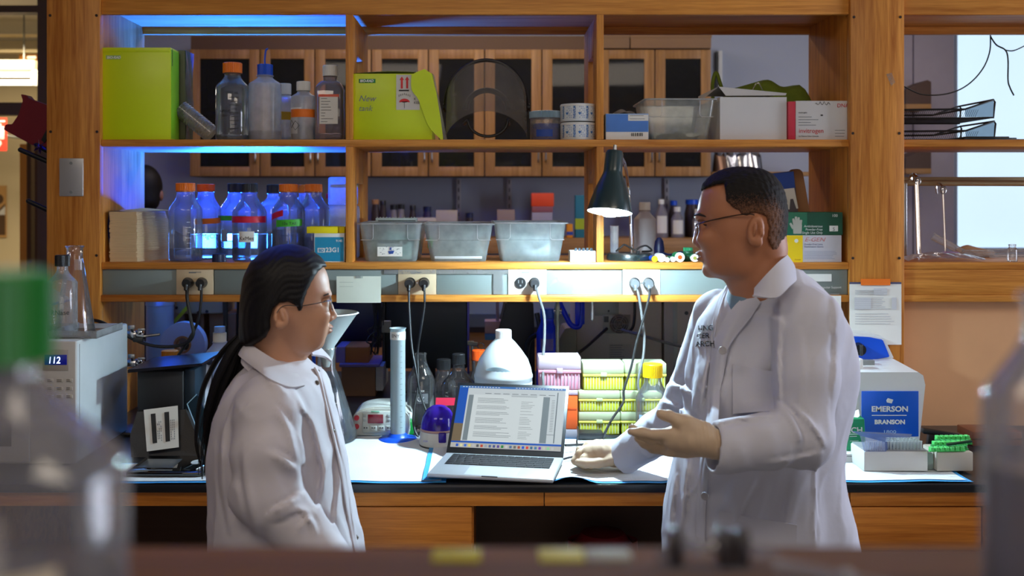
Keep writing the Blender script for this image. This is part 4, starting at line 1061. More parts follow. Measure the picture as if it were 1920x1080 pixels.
obj('card', B().box(-L(28, 3.38), L(16, 3.38), 0, .012, 0, H(321, 3.38, ZA), .002), mat('card_grey', (92, 88, 96), .6), t)
hc = H(321, 3.38, ZA)
obj('blue_print', plate(-L(26, 3.38), L(15, 3.38), hc - L(32, 3.38), hc - .002, -.0008), mat('royal_blue', (26, 66, 150), .5), t)
obj('white_print', B().prism([(-.012, hc - L(32, 3.38)), (.022, hc - L(32, 3.38)), (.028, hc - .12), (.022, hc - .12), (.015, hc - .088), (.006, hc - .088), (.0, hc - .12), (-.004, hc - .12)], 'XZ', -.001, -.0002), PAPER, t)
t = thing('cardboard_sleeve', 'round-topped cardboard sleeve leaning at right behind glove cartons', 'sleeve', (X(1523, 3.43), 3.43, ZA), (0, R_(-10), 0))
hs2 = H(314, 3.43, ZA); ws = L(11, 3.43)
obj('sleeve', B().prism([(-ws, 0), (ws, 0)] + [(ws * math.cos(a), hs2 - ws + ws * math.sin(a)) for a in [math.pi * k / 10 for k in range(11)]], 'XZ', 0, .05, .002), CARD, t)
obj('inner_fold', B().box(-ws * .7, ws * .7, -.0015, -.0002, .02, hs2 - .03), CARD, t)
# papers taped to the unit
t = thing('note_paper', 'blank cream paper sheet taped over strip beside the woman', 'paper', (X(673.5, YS), YS - .008, Z(567, YS)))
obj('sheet', B().sheet(lambda u, v: (-L(41.5, YS) + L(83, YS) * u, -.002 - .0015 * math.sin(3 * u + 2 * v), L(49.5, YS) * v), 8, 6), mat('cream_paper', (214, 216, 200), .8, var=.03), t)
obj('tape', B().box(-.01, .012, -.0045, -.004, L(46, YS), L(51, YS)), CLEARPL, t)
obj('faint_print', lines(B(), -L(36, YS), L(-8, YS), L(30, YS), L(38, YS), 2, -.0042, .0012, 6), mat('faint', (176, 178, 166), .8), t)
t = thing('price_sheet', 'printed white sheet held by orange tape on right oak post', 'paper', (X(1638, YS), YS - .014, Z(645, YS)))
hw = L(48.5, YS); h = L(113, YS)
obj('sheet', B().sheet(lambda u, v: (-hw + 2 * hw * u, -.001 - .003 * (1 - v) * math.sin(3 * u), h * v), 6, 6), PAPER, t)
q = B(); lines(q, -hw + .016, hw - .02, h - .03, h - .02, 3, -.0045, .002, 3); lines(q, -hw + .016, hw - .03, h - .075, h - .042, 7, -.0045, .0016, 4, (.7, 1)); lines(q, -hw + .016, hw - .02, h - .12, h - .09, 5, -.0045, .0014, 5)
obj('print', q, mat('grey_print', (186, 188, 192), .7), t)
q = B()
for a in (-hw + .014, hw - .03):
 q.box(a, a + (.05 if a < 0 else .014), -.0043, -.004, h - .076, h - .04)
q.box(-.006, .034, -.0043, -.004, h - .032, h - .012)
obj('table_print', q, mat('pale_table', (206, 208, 212), .7), t)
obj('orange_tape', B().box(-L(28, YS), L(27, YS), -.0052, -.0046, h - L(2, YS), h + L(10, YS)), ORTAPE, t)
obj('dark_edge', B().box(-hw, hw, -.0006, 0, h - .001, h + .006), mat('slate_edge', (80, 80, 110), .5), t)
t = thing('strip_label', 'white label over grey strip right of the man', 'label', (X(1529, YS), YS + .006, Z(554, YS)))
obj('label', B().box(-L(32, YS), L(31, YS), -.002, 0, L(26, YS), L(40, YS)), PAPER, t)
text('lettering', 'Personal Computer Support', .0095, (-L(18, YS), -.0008, L(13, YS)), WHITE, t, sx=1.0)
obj('grey_bar', B().box(-L(12, YS), L(46, YS), -.003, -.001, L(0, YS), L(4, YS)), GREY, t)
obj('lower_sheet', B().box(-L(12, YS), L(46, YS), -.016, -.014, -L(60, YS), 0), PAPER, t)
# tape strips over the service strip
t = tag(obj('plastic_strip', B().box(X(720, YS), X(953, YS), YS + .0035, YS + .0045, Z(514, YS), Z(506, YS)).box(X(925, YS), X(945, YS), YS + .003, YS + .0036, Z(552, YS), Z(514, YS)), CLEARPL), 'clear tape strip along the grey panel under the bins', 'tape')
t = tag(obj('plastic_strip', B().box(X(1025, YS), X(1075, YS), YS + .0035, YS + .0045, Z(552, YS), Z(508, YS)), CLEARPL), 'clear tape patch beside the grey twin outlet', 'tape')
# ================================================================== right bay
y = 3.34
MESH = mat('black_wire', (16, 17, 18), .4)
def tray(label, z, dx):
 t = thing('letter_tray', label, 'tray', (X(1775, y), y, z), group='stacked black mesh letter trays')
 wl, wr = -L(95, y), L(88, y); d = .24
 fr = B().tube([(wl, 0, .004), (wr - .05 + dx, 0, .004)], .003, 6).tube([(wl, d, .004), (wr, d, .004)], .003, 6)
 top = [(wl, 0, .03), (wr - .09 + dx, 0, .032), (wr + dx, 0, .062), (wr + .004 + dx, 0, .055), (wr + dx, 0, .006), (wr - .1 + dx, 0, .004)]
 fr.tube(top + [(wl, 0, .004)], .0032, 6).tube([(p[0], d, p[2]) for p in top], .0032, 6)
 for a, b_ in ((top[1], top[2]),): fr.tube([a, (a[0], d, a[2])], .003, 6).tube([b_, (b_[0], d, b_[2])], .003, 6)
 obj('frame', fr, MESH, t)
 g = B()
 for k in range(46):
  x = wl + (wr - wl) * k / 45
  g.box(x - .0008, x + .0008, 0, d, .0045, .0056)
 for k in range(30):
  g.box(wl, wr, d * k / 29 - .0008, d * k / 29 + .0008, .0046, .0054)
 obj('mesh_floor', g, MESH, t)
 g = B()
 for k in range(40):
  x = wl + (wr - .06 - wl) * k / 39
  g.tube([(x, 0, .004), (x + .012, 0, .031)], .0007, 3)
 obj('mesh_side', g, MESH, t)
 SP = glass('mesh_gauze', tint=(150, 165, 178), haze=.12, hazecol=(90, 100, 110), refl=.1)
 obj('side_gauze', B().poly([(wr - .09 + dx, 0, .008), (wr + dx, 0, .008), (wr + dx, 0, .06), (wr - .09 + dx, 0, .031)], [(0, 1, 2, 3)]), SP, t)
 return t
tray('black mesh letter tray on the right bay shelf, lower of two', ZB + .001, .002)
tray('black mesh letter tray on the right bay shelf, upper of two', Z(224, y), 0.)
t = thing('flat_tray', 'low flat black tray at right edge beside letter trays', 'tray', (X(1870, y), y - .03, ZB))
obj('tray', B().box(-L(70, y), L(28, y), 0, .2, 0, L(6, y), .002).box(-L(62, y), L(20, y), .02, .18, L(6, y), L(9, y), .002), MESH, t)
obj('rim', B().box(L(28, y), L(80, y), 0, .2, 0, .006, .002), MESH, t)
cc = [P(1857, 66, 3.45), P(1856, 95, 3.45), P(1845, 125, 3.46), P(1823, 152, 3.46), P(1795, 170, 3.47), P(1760, 178, 3.48), P(1725, 176, 3.5), P(1695, 162, 3.5)]
t = thing('hanging_wire', 'thin black wires hanging from the right bay top across window', 'wire', tuple(cc[0]))
o0 = Vector(t.location)
obj('long_wire', B().tube([p - o0 for p in spline(cc, 6)], .0022, 6), RUBBER, t)
c2 = [P(1857, 68, 3.45), P(1868, 84, 3.45), P(1885, 94, 3.45), P(1890, 112, 3.45), P(1890, 150, 3.45), P(1894, 165, 3.45), P(1901, 179, 3.45)]
obj('short_wire', B().tube([p - o0 for p in spline(c2, 6)], .0024, 6), RUBBER, t)
c3 = [P(1885, 94, 3.45), P(1900, 95, 3.45), P(1921, 86, 3.45), P(1950, 70, 3.45)]
obj('side_wire', B().tube([p - o0 for p in spline(c3, 6)], .002, 6), RUBBER, t)
# metal cross bar with hooked rods
t = thing('cross_bar', 'round tan metal bar crossing the right bay above lower shelf', 'bar', (X(1693, 3.5), 3.5, ZA))
zbar = Z(343, 3.5) - ZA
obj('bar', B().cyl((.0, 0, zbar), (.62, 0, zbar - .002), L(5.5, 3.5), n=16).box(0, .62, .02, .03, zbar - .004, zbar + .02, .002), mat('tan_metal', (176, 156, 120), .35, metal=.6), t)
obj('bar_foot', B().box(.6, .625, -.02, .03, 0, zbar + .01, .002).box(-.0, .01, -.01, .02, 0, zbar, .002), STEEL, t)
for px, py0, lab in ((1720, 330, 'thick chrome hooked rod hanging left on the cross bar'), (1768, 347, 'thin chrome hooked rod hanging right on the cross bar')):
 t = thing('hooked_rod', lab, 'rod', (X(px, 3.45), 3.45, ZA))
 zt_ = H(py0, 3.45, ZA)
 hk = [(.002, .05, zt_ - .028), (.0, .052, zt_), (0, .03, zt_ + .006), (0, .004, zt_ - .006), (.0, 0, zt_ - .03), (.004, 0, zt_ * .5), (.008, 0, .004)]
 obj('rod', B().tube(spline(hk, 5), .005 if px == 1720 else .0032, 8), CHROME, t)
 if px == 1720: obj('second_rod', B().tube([(-.006, 0, zt_ - .02), (.0, -.004, .004)], .0035, 8), CHROME, t)
 obj('eye', B().tube([(.009 * math.cos(a), -.002, zt_ - .016 + .012 * math.sin(a)) for a in [2 * math.pi * k / 14 for k in range(15)]], .0022, 6), STEEL, t)
t = thing('zip_bag', 'crumpled clear zip bag with purple print on right bay shelf', 'bag', (X(1765, 3.3), 3.3, ZA))
obj('film', B().sheet(lambda u, v: (-L(74, 3.3) + L(148, 3.3) * u, -.05 + .14 * v, .003 + .022 * math.sin(math.pi * u) ** .7 * math.sin(math.pi * min(1, v + .15)) + .005 * math.sin(14 * u + 6 * v) ** 2), 26, 12), glass('bag_film', tint=(240, 236, 246), haze=.4, hazecol=(224, 218, 232), rough=.1), t)
q = B()
for k in range(6): q.sheet(lambda u, v, k=k: (-.005 + .008 * k + .005 * u, -.045 + .03 * v, .027 + .003 * v), 2, 2)
obj('purple_print', q, mat('purple_print', (150, 70, 160), .5), t)
t = thing('glass_tools', 'heap of clear and brown glass tools behind the zip bag', 'glassware', (X(1800, 3.5), 3.5, ZA))
obj('clear_tube', B().cyl((-.09, 0, .07), (.0, -.02, .018), .013, .011, n=14).cyl((.0, -.02, .018), (.1, -.02, .014), .009, n=12), GLASSF, t)
obj('brown_rod', B().tube(spline([(.0, .02, .016), (.03, .02, .028), (.06, .03, .022), (.11, .03, .01)], 5), .012, 8), CARD, t)
obj('long_rods', B().cyl((.02, .04, .018), (.28, .05, .02), .006, n=10).cyl((.05, .0, .007), (.3, .02, .007), .006, n=10), GLASSF, t)
t = bottle('glass_vial', 'tiny empty glass vial on the right bay shelf edge', 'vial', 1898, 3.27, ZA, L(9.5, 3.27), H(468, 3.27, ZA), H(463, 3.27, ZA), L(6, 3.27), H(458, 3.27, ZA), None, gm=GLASS)
# things seen at the left end of the unit
mt = thing('maroon_rack', 'tilted maroon notched plate sticking out at left end of shelves', 'rack', tuple(P(70, 270, 3.42)))
o0 = Vector(mt.location)
pts = [(46, 178), (57, 180), (62, 187), (100, 200), (100, 292), (72, 275), (14, 244), (18, 234), (30, 234), (42, 216), (50, 190)]
MAR = mat('maroon', (122, 20, 36), .4)
obj('plate', B().prism([(X(a, 3.42) - o0.x, Z(b_, 3.42) - o0.z) for a, b_ in pts], 'XZ', -.03, .012, .002), MAR, mt)
obj('black_clip', B().prism([(X(a, 3.38) - o0.x, Z(b_, 3.38) - o0.z) for a, b_ in ((76, 262), (92, 232), (92, 252), (82, 268))], 'XZ', -.036, -.03), BLACK, mt)
obj('mount', B().box(X(92, 3.42) - o0.x, xl0 + .02 - o0.x, -.02, .0, Z(290, 3.42) - o0.z, Z(215, 3.42) - o0.z, .003), BLACK, mt)
for k, (a, b_, c, d_) in enumerate(((38, 281, 96, 306), (53, 377, 96, 397), (68, 272, 100, 289))):
 t = thing('black_peg', ['upper black drying peg jutting out at left end of shelves', 'lower black drying peg jutting out at left end of shelves', 'short black peg just below the maroon plate'][k], 'peg', tuple(P(c, d_, 3.36)), group='black pegs on the left end of the shelving')
 p0, p1 = P(a, b_, 3.36), P(c, d_, 3.36)
 obj('peg', B().cyl((xl0 + .021 - p1.x, .06, 0), (0, 0, 0), .0085, n=12).cyl(p1 - p1, p0 - p1, .0085, .0075, n=12).ball(p0 - p1, .0076, 10), BLACK, t)
 obj('collar', B().cyl((0, 0, 0), (p0 - p1) * -.12, .012, n=12), DKGREY, t)
t = thing('purple_ribbon', 'little purple metallic star ribbon under the maroon plate', 'ribbon', tuple(P(74, 275, 3.34)))
q = B()
for k in range(6):
 a = k * math.pi / 3 + .4; q.poly([(0, 0, 0), (.012 * math.cos(a), -.004, .012 * math.sin(a)), (.024 * math.cos(a + .25), 0, .024 * math.sin(a + .25)), (.01 * math.cos(a + .6), .003, .01 * math.sin(a + .6))], [(0, 1, 2, 3)])
obj('loops', q, mat('purple_foil', (70, 50, 150), .2, metal=.7), t)
obj('knot', B().ball((0, -.002, 0), .007, 10).cyl((0, 0, 0), (.0, .05, 0), .003, n=6), mat('purple_foil', (70, 50, 150), .2, metal=.7), t)
# ================================================================== on the bench
def yb(py): return (EYE - BT) * F / (py - CY)        # depth of the worktop point seen at row py
# absorbent pads: blue backing, white quilted top
PADW = mat('pad_white', (226, 234, 238), .9, var=.03, bump=.5, bscale=300)
PADB = mat('pad_blue', (64, 160, 222), .6)
def pad(label, x0, x1, y0, y1, z, amp, seed, group='blue-backed white absorbent pads on the bench', curl=0.):
 t = thing('absorbent_pad', label, 'pad', ((x0 + x1) / 2, y0, z), group=group)
 q = random.Random(seed); ph = [q.uniform(0, 6) for _ in range(6)]
 c = (x0 + x1) / 2
 def hgt(x, yy):
  a = .5 + .5 * math.sin(x * 23 + ph[0] + 3 * math.sin(yy * 9 + ph[1])); b_ = .5 + .5 * math.sin(yy * 38 + x * 8 + ph[2])
  e = .5 + .5 * math.sin(x * 60 + ph[3])
  front = max(0, 1 - yy / .09)
  return amp * (.35 * a + .3 * b_ + .1 * e) + curl * front ** 2 * max(0, math.sin(x * 22 + ph[4])) ** 2
 def under(u, v):
  x, yy = x0 - c + (x1 - x0) * u, (y1 - y0) * v
  return (x, yy, .0006 + hgt(x, yy))
 def top(u, v):
  m = .012
  x, yy = x0 - c + m + (x1 - x0 - 2 * m) * u, m + (y1 - y0 - 2 * m) * v
  return (x, yy, .0024 + hgt(x, yy))
 obj('backing', B().sheet(under, 60, 30), PADB, t)
 obj('quilted_top', B().sheet(top, 60, 30), PADW, t)
 return t
pad('wide absorbent pad on the bench beside the woman, left of laptop', X(390, 2.6), X(836, 2.6), 2.604, 3.12, BT, .006, 3)
pad('rumpled pale blue pad tucked under the laptop from the left', X(792, 2.63), X(930, 2.63), 2.615, 3.0, BT + .004, .011, 11)
pad('absorbent pad with curled blue front edge under the gloved hand', X(1020, 2.6), X(1330, 2.6), 2.603, 3.08, BT, .005, 5, curl=.016)
pad('thin blue pad at right end of the bench under the racks', X(1560, 2.62), X(1822, 2.62), 2.61, 2.95, BT, .006, 8)
pad('absorbent pad at left end under the black tray', X(150, 2.6), X(398, 2.6), 2.603, 2.8, BT, .004, 9)
# ------------------------------------------------------------------ laptop
ALU = mat('aluminium', (196, 200, 204), .35, metal=.55)
t = thing('laptop', 'open silver laptop with a document on screen at bench edge', 'laptop', (-.148, 2.616, BT + .012), (R_(0), 0, R_(-10.4)))
W_, D_ = .3126, .2212
obj('base', B().box(0, W_, 0, D_, 0, .0105, .0045, 3), ALU, t)
kb = obj('keyboard', B().box(.022, W_ - .022, .098, .205, .0104, .0108), BLACK, t)
KEY = mat('key_black', (26, 27, 30), .45)
rows = [(13, .0092), (14, .0166), (14, .0166), (13, .0166), (12, .0166), (9, .0166)]
yk = .2035
q = B()
kw_all = W_ - .046
for r_i, (n, kh) in enumerate(rows):
 y1_ = yk; y0_ = yk - kh; yk = y0_ - .0022
 xs = .0235; pw = kw_all / n
 ws = [pw] * n
 if r_i == 5: ws = [.0185] * 3 + [.024, .089, .024, .0185, .0185, .0185]; s_ = sum(ws); ws = [a * kw_all / s_ for a in ws]
 for a in ws:
  obj('key', B().box(xs + .001, xs + a - .001, y0_, y1_, .0107, .0122, .0005, 1), KEY, kb)
  xs += a
obj('trackpad', B().box(W_ / 2 - .065, W_ / 2 + .065, .008, .088, .0102, .0107, .0002, 1), mat('trackpad', (206, 210, 212), .3, metal=.4), t)
obj('notch', B().box(W_ / 2 - .02, W_ / 2 + .02, -.0006, .003, .008, .0107, .001, 1), DKGREY, t)
# lid, leaning back
TL = R_(43)
ML = Matrix.Translation((0, D_ - .002, .0105)) @ Matrix.Rotation(-TL, 4, 'X')
lid = obj('lid', B().box(0, W_, -.0, .0048, 0, .2195, .0022, 2).xf(ML), BLACK, t)
obj('lid_back', B().box(.001, W_ - .001, .0046, .0055, .001, .2185, .0004, 1).xf(ML), ALU, lid)
sx0, sx1, sz0, sz1 = .0085, W_ - .0085, .0165, .209
def scr(name, x0, x1, z0, z1, m, dy=0.):
 return obj(name, B().poly([(x0, -.0006 - dy, z0), (x1, -.0006 - dy, z0), (x1, -.0006 - dy, z1), (x0, -.0006 - dy, z1)], [(0, 1, 2, 3)]).xf(ML), m, lid)
def emi(name, c, e=.8): return mat(name, (6, 6, 7), .3, emit=e, ecol=c, var=.02)
scr('screen', sx0, sx1, sz0, sz1, emi('screen_blue', (26, 88, 190)))
wd, ht = sx1 - sx0, sz1 - sz0
def U(u): return sx0 + wd * u
def V(v): return sz1 - ht * v
scr('wallpaper', U(0), U(.13), V(.9), V(.62), mat('wallpaper_sand', (20, 18, 14), .3, emit=.5, ecol=(150, 130, 100), var=.4, scale=60), .0001)
scr('window', U(.085), U(1), V(.895), V(.035), emi('window_grey', (206, 216, 220)), .0002)
scr('window_rail', U(.1), U(.145), V(.885), V(.15), emi('rail_grey', (128, 142, 148)), .0003)
scr('page', U(.145), U(.80), V(.895), V(.14), emi('page_white', (218, 228, 230)), .0003)
scr('sidebar', U(.80), U(.86), V(.885), V(.15), emi('rail_grey', (128, 142, 148)), .0003)
scr('tool_bar', U(.50), U(.74), V(.165), V(.14), emi('tool_grey', (186, 196, 200)), .0004)
scr('side_line', U(.925), U(.935), V(.88), V(.07), emi('rail_dark', (110, 122, 128)), .0004)
scr('side_line', U(.86), U(.93), V(.755), V(.748), emi('rail_dark', (110, 122, 128)), .0004)
scr('menu_bar', U(0), U(1), V(.034), V(0), emi('menu_blue', (60, 118, 190)), .0004)
scr('dock', U(.0), U(1), V(1), V(.925), emi('dock_grey', (190, 190, 184)), .0004)
TXT = emi('screen_text', (120, 130, 136), .8)
q = B(); rq = random.Random(12)
v_ = .2
while v_ < .87:
 for k in range(rq.choice((2, 3, 3, 4))):
  if v_ > .87: break
  u1 = .19 + .36 * (rq.uniform(.55, 1))
  q.poly([(U(.19), -.0012, V(v_ + .006)), (U(u1), -.0012, V(v_ + .006)), (U(u1), -.0012, V(v_)), (U(.19), -.0012, V(v_))], [(0, 1, 2, 3)])
  v_ += .022
 v_ += .035
v_ = .24
while v_ < .87:
 u1 = .60 + rq.uniform(.06, .13)
 q.poly([(U(.6), -.0012, V(v_ + .005)), (U(u1), -.0012, V(v_ + .005)), (U(u1), -.0012, V(v_)), (U(.6), -.0012, V(v_))], [(0, 1, 2, 3)])
 v_ += rq.choice((.026, .026, .05))
for k in range(8):
 u0 = .25 + .085 * k
 q.poly([(U(u0), -.0012, V(.125)), (U(u0 + .06), -.0012, V(.125)), (U(u0 + .06), -.0012, V(.115)), (U(u0), -.0012, V(.115))], [(0, 1, 2, 3)])
for k in range(20):
 u0 = .88; v0 = .2 + .026 * k
 q.poly([(U(u0), -.0012, V(v0 + .006)), (U(u0 + .03), -.0012, V(v0 + .006)), (U(u0 + .03), -.0012, V(v0)), (U(u0), -.0012, V(v0))], [(0, 1, 2, 3)])
obj('text_lines', q.xf(ML), TXT, lid)
ic = [(40, 90, 200), (230, 230, 180), (60, 120, 220), (235, 220, 120), (200, 200, 200), (90, 90, 96), (200, 80, 60), (160, 170, 190), (90, 110, 160), (80, 90, 150), (100, 80, 160), (40, 140, 70), (210, 210, 214), (90, 120, 160), (110, 110, 110), (180, 80, 60), (30, 90, 220), (230, 60, 40), (60, 110, 150), (70, 130, 180), (120, 60, 190), (200, 210, 190), (150, 220, 160), (200, 200, 200)]
for k, c in enumerate(ic):
 u0 = .05 + .9 * k / len(ic)
 obj('app_icon', B().box(U(u0), U(u0 + .022), -.0014, -.0011, V(.985), V(.945), .0001, 1).xf(ML), mat('icon_%d_%d_%d' % c, (6, 6, 7), .3, emit=.8, ecol=c, var=0), lid)
q = B()
for k in range(34):
 if 12 < k < 18: continue
 u0 = .03 + .95 * k / 34; q.poly([(U(u0), -.0013, V(.024)), (U(u0 + .016), -.0013, V(.024)), (U(u0 + .016), -.0013, V(.012)), (U(u0), -.0013, V(.012))], [(0, 1, 2, 3)])
obj('menu_marks', q.xf(ML), emi('menu_white', (220, 230, 240)), lid)
# ------------------------------------------------------------------ microwave at the left
y = 2.75
x1 = X(142, y); h = Z(640, y) - BT
mw = thing('microwave_oven', 'white microwave oven with blue 112 display at left end of bench', 'microwave', (x1, y, BT))
MWS = mat('microwave_white', (200, 206, 206), .35, coat=.2)
obj('case', B().box(-.47, 0, .012, .40, .012, h, .006), MWS, mw)
obj('front', B().box(-.47, .0, 0, .013, .012, h, .004), mat('microwave_front', (186, 180, 172), .4), mw)
obj('door', B().box(-.465, -.115, -.012, -.0005, .018, h - .006, .004), mat('microwave_door', (170, 166, 160), .35), mw)
obj('door_window', B().box(-.42, -.16, -.0135, -.0115, .06, h - .045, .002), BLACK, mw)
px2 = lambda px: X(px, y) - x1
pz2 = lambda py: Z(py, y) - BT
obj('display_frame', B().box(px2(80), px2(129), -.0015, 0, pz2(695), pz2(655), .001), mat('frame_warm', (176, 168, 160), .4), mw)
obj('display', B().box(px2(84), px2(126), -.0025, -.001, pz2(684), pz2(665), .0006), mat('display_blue', (14, 14, 90), .3, emit=.5, ecol=(10, 20, 120)), mw)
text('display_digits', '112', .0245, (px2(90), -.003, pz2(681)), mat('digit_glow', (230, 240, 255), .4, emit=2.2, ecol=(190, 205, 255), var=0), mw, sx=.9, bold=.0004, shear=.12)
for r_ in range(3):
 for c_ in range(4):
  xx, zz = px2(88 + 18.0 * (c_ - 1)), pz2(710 + 15 * r_)
  k_ = obj('button', B().box(xx, xx + L(12.5, y), -.0016, 0, zz - L(7, y), zz, .0008), mat('button_pale', (196, 192, 184), .4), mw)
  obj('button_mark', lines(B(), xx + .002, xx + .014, zz - .007, zz - .003, 2, -.002, .0012, r_ * 4 + c_, (.6, 1)), DKGREY, k_)
for a, b_ in ((-.44, .05), (-.04, .05), (-.44, .36), (-.04, .36)):
 obj('foot', B().cyl((a, b_, 0), (a, b_, .013), .014, n=14), BLACK, mw)
obj('side_seam', B().box(.0, .0006, .024, .026, .02, h - .01), GREY, mw)
zm = BT + h
yy = 2.86
t = bottle('reagent_bottle', 'clear bottle with black cap and handwriting on microwave top', 'bottle', 117, yy, zm, L(27, yy), H(530, yy, zm), H(506, yy, zm), L(10, yy), H(496, yy, zm), BLACK, L(18, yy), L(13.5, yy), gm=GLASSF, liquid=.03)
wrap_text(t, 'handwriting', 'RNase', .018, L(27, yy), 12, .06, INK)
marks(t, L(27, yy), .03, .09, -30, INKG, 6, .014)
yy = 2.93
t = thing('erlenmeyer_flask', 'empty conical flask standing behind black capped bottle on the microwave', 'flask', (X(140, yy), yy, zm))
obj('body', B().lathe([(0, .002), (L(34, yy), 0), (L(37, yy), .004), (L(36, yy), .012), (L(17, yy), H(495, yy, zm)), (L(15, yy), H(488, yy, zm)), (L(15, yy), H(466, yy, zm)), (L(18, yy), H(462, yy, zm)), (L(17, yy), H(461, yy, zm))], n=32), GLASS, t)
obj('frost_patch', B().sheet(lambda u, v: ((L(20, yy)) * math.cos(R_(-70 + 40 * u)), L(20, yy) * math.sin(R_(-70 + 40 * u)) - .001, H(505 - 20 * v, yy, zm)), 4, 2), GLASSF, t)
t = thing('clear_dish', 'clear square plastic dish under the flask on microwave top', 'dish', (X(172, 2.9), 2.9, zm))
obj('dish', B().box(-.075, .05, -.1, .1, .0, .004, .001).box(-.075, .05, -.1, -.097, .004, .02).box(.047, .05, -.097, .1, .004, .02).box(-.075, -.072, -.097, .1, .004, .02), CLEARPL, t)
t = thing('acrylic_cover', 'tilted clear acrylic lid with blue glow painted on its edges at left end', 'lid', (X(62, 3.05), 3.05, zm + .1), (0, R_(28), 0))
BLGL = glass('blue_glow_paint', tint=(190, 205, 255), haze=.3, hazecol=(110, 130, 255))  # blue light on the lid's edges is put into this colour
obj('panel', B().box(-.06, .07, -.05, .12, 0, .004, .001), CLEARPL, t)
obj('painted_lit_edge', B().box(-.061, .071, -.054, -.05, -.002, .006, .001).box(.07, .074, -.05, .12, -.002, .006, .001).box(-.064, -.06, -.05, .12, -.002, .006, .001), BLGL, t)
obj('side_wall', B().box(-.06, -.056, -.05, .12, -.07, 0).box(-.056, .07, -.05, -.046, -.025, 0), CLEARPL, t)
t = thing('glass_beaker', 'wide clear beaker under the acrylic lid on microwave', 'beaker', (X(40, 3.06), 3.06, zm))
obj('wall', B().lathe([(0, 0), (.05, 0), (.053, .004), (.053, .095), (.056, .1)], n=28), GLASS, t)
obj('spout_rim', B().lathe([(.053, .096), (.057, .1), (.055, .102)], n=28), GLASSF, t)
# ------------------------------------------------------------------ gel imaging hood, its tray
y = 2.93
bx, bz = X(315, y), BT
t = thing('imaging_hood', 'black flared imaging hood with white printed sticker, left of the woman', 'imager', (bx, y, bz))
HOOD = mat('hood_black', (34, 33, 34), .5, bump=.15, bscale=200)
def q3(px, py, dy): return (X(px, y + dy) - bx, dy, Z(py, y + dy) - bz)
front = [q3(246, 866, -.06), q3(385, 858, -.06), q3(372, 826, -.055), q3(348, 768, 0), q3(257, 772, 0), q3(244, 815, -.05)]
back = [(p[0] * .96, .22, p[2]) for p in front]
obj('skirt', B().poly(front + back, [(0, 1, 2, 3, 4, 5), (11, 10, 9, 8, 7, 6), (0, 6, 7, 1), (1, 7, 8, 2), (2, 8, 9, 3), (3, 9, 10, 4), (4, 10, 11, 5), (5, 11, 6, 0)]), HOOD, t)
obj('column', B().box(X(257, y) - bx, X(343, y) - bx, .0, .2, Z(771, y) - bz, Z(696, y) - bz, .004), mat('hood_darker', (24, 23, 24), .6), t)
obj('column_side', B().box(X(343.5, y) - bx, X(364, y) - bx, .01, .2, Z(771, y) - bz, Z(694, y) - bz, .003), mat('teal_dark', (30, 46, 58), .4), t)
obj('top_plate', B().prism([(X(246, y) - bx, Z(696, y) - bz), (X(384, y) - bx, Z(683, y) - bz), (X(384, y) - bx, Z(678, y) - bz), (X(246, y) - bx, Z(690, y) - bz)], 'XZ', -.03, .2, .001), mat('plate_black', (30, 30, 36), .25), t)
st = [q3(270, 768, -.012), q3(334, 760, -.012), q3(336, 838, -.066), q3(276, 846, -.066)]
st = [(p[0], p[1] - .003, p[2]) for p in st]
def stf(u, v): return tuple(Vector(st[3]).lerp(Vector(st[2]), u).lerp(Vector(st[0]).lerp(Vector(st[1]), u), v))
sk = obj('sticker', B().sheet(stf, 4, 4), PAPER, t, 'white printed sticker with two dark bars')
q = B()
for u0 in (.2, .6):
 q.poly([Vector(stf(u0, .17)) + Vector((0, -.001, 0)), Vector(stf(u0 + .14, .17)) + Vector((0, -.001, 0)), Vector(stf(u0 + .14, .88)) + Vector((0, -.001, 0)), Vector(stf(u0, .88)) + Vector((0, -.001, 0))], [(0, 1, 2, 3)])
obj('dark_bars', q, INK, sk)
q = B(); rq = random.Random(3)
for u0 in (.37, .77):
 for j in range(3):
  for k in range(9):
   a = u0 + .05 * j; v0 = .2 + .055 * k
   if rq.random() < .3: continue
   q.poly([Vector(stf(a, v0)) + Vector((0, -.001, 0)), Vector(stf(a + .02, v0)) + Vector((0, -.001, 0)), Vector(stf(a + .02, v0 + .04)) + Vector((0, -.001, 0)), Vector(stf(a, v0 + .04)) + Vector((0, -.001, 0))], [(0, 1, 2, 3)])
obj('print', q, INKG, sk)
t = thing('tinted_glass', 'slanting dark teal glass panel with pale edge beside the hood', 'panel', (X(380, 2.9), 2.9, BT))
TG = mat('teal_glass', (26, 50, 60), .15, coat=.5)
pts = [(353, 756), (371, 738), (400, 800), (402, 858), (378, 858), (372, 805)]
obj('panel', B().prism([(X(a, 2.9) - t.location.x, Z(b_, 2.9) - BT) for a, b_ in pts], 'XZ', -.01, -.004), TG, t)
q = [(X(a, 2.9) - t.location.x, -.011, Z(b_, 2.9) - BT) for a, b_ in ((371, 738), (353, 756), (372, 805), (378, 858))]
obj('pale_edge', B().tube(q, .0016, 6), mat('pale_edge', (150, 190, 210), .3), t)
obj('stand', B().box(X(380, 2.9) - t.location.x, X(402, 2.9) - t.location.x, -.004, .03, 0, .02, .002), TG, t)
t = thing('glass_tray', 'flat black glossy tray with pale oval mark in front of hood', 'tray', (X(325, 2.74), 2.65, BT + .005))
obj('tray', B().box(X(258, 2.74) - t.location.x, X(395, 2.74) - t.location.x, 0, .17, 0, .012, .003), mat('gloss_black', (14, 14, 15), .06, coat=1.), t)
obj('slots', B().box(X(262, 2.7) - t.location.x, X(330, 2.7) - t.location.x, .015, .02, .0121, .0126), mat('pale_slot', (150, 154, 156), .4), t)
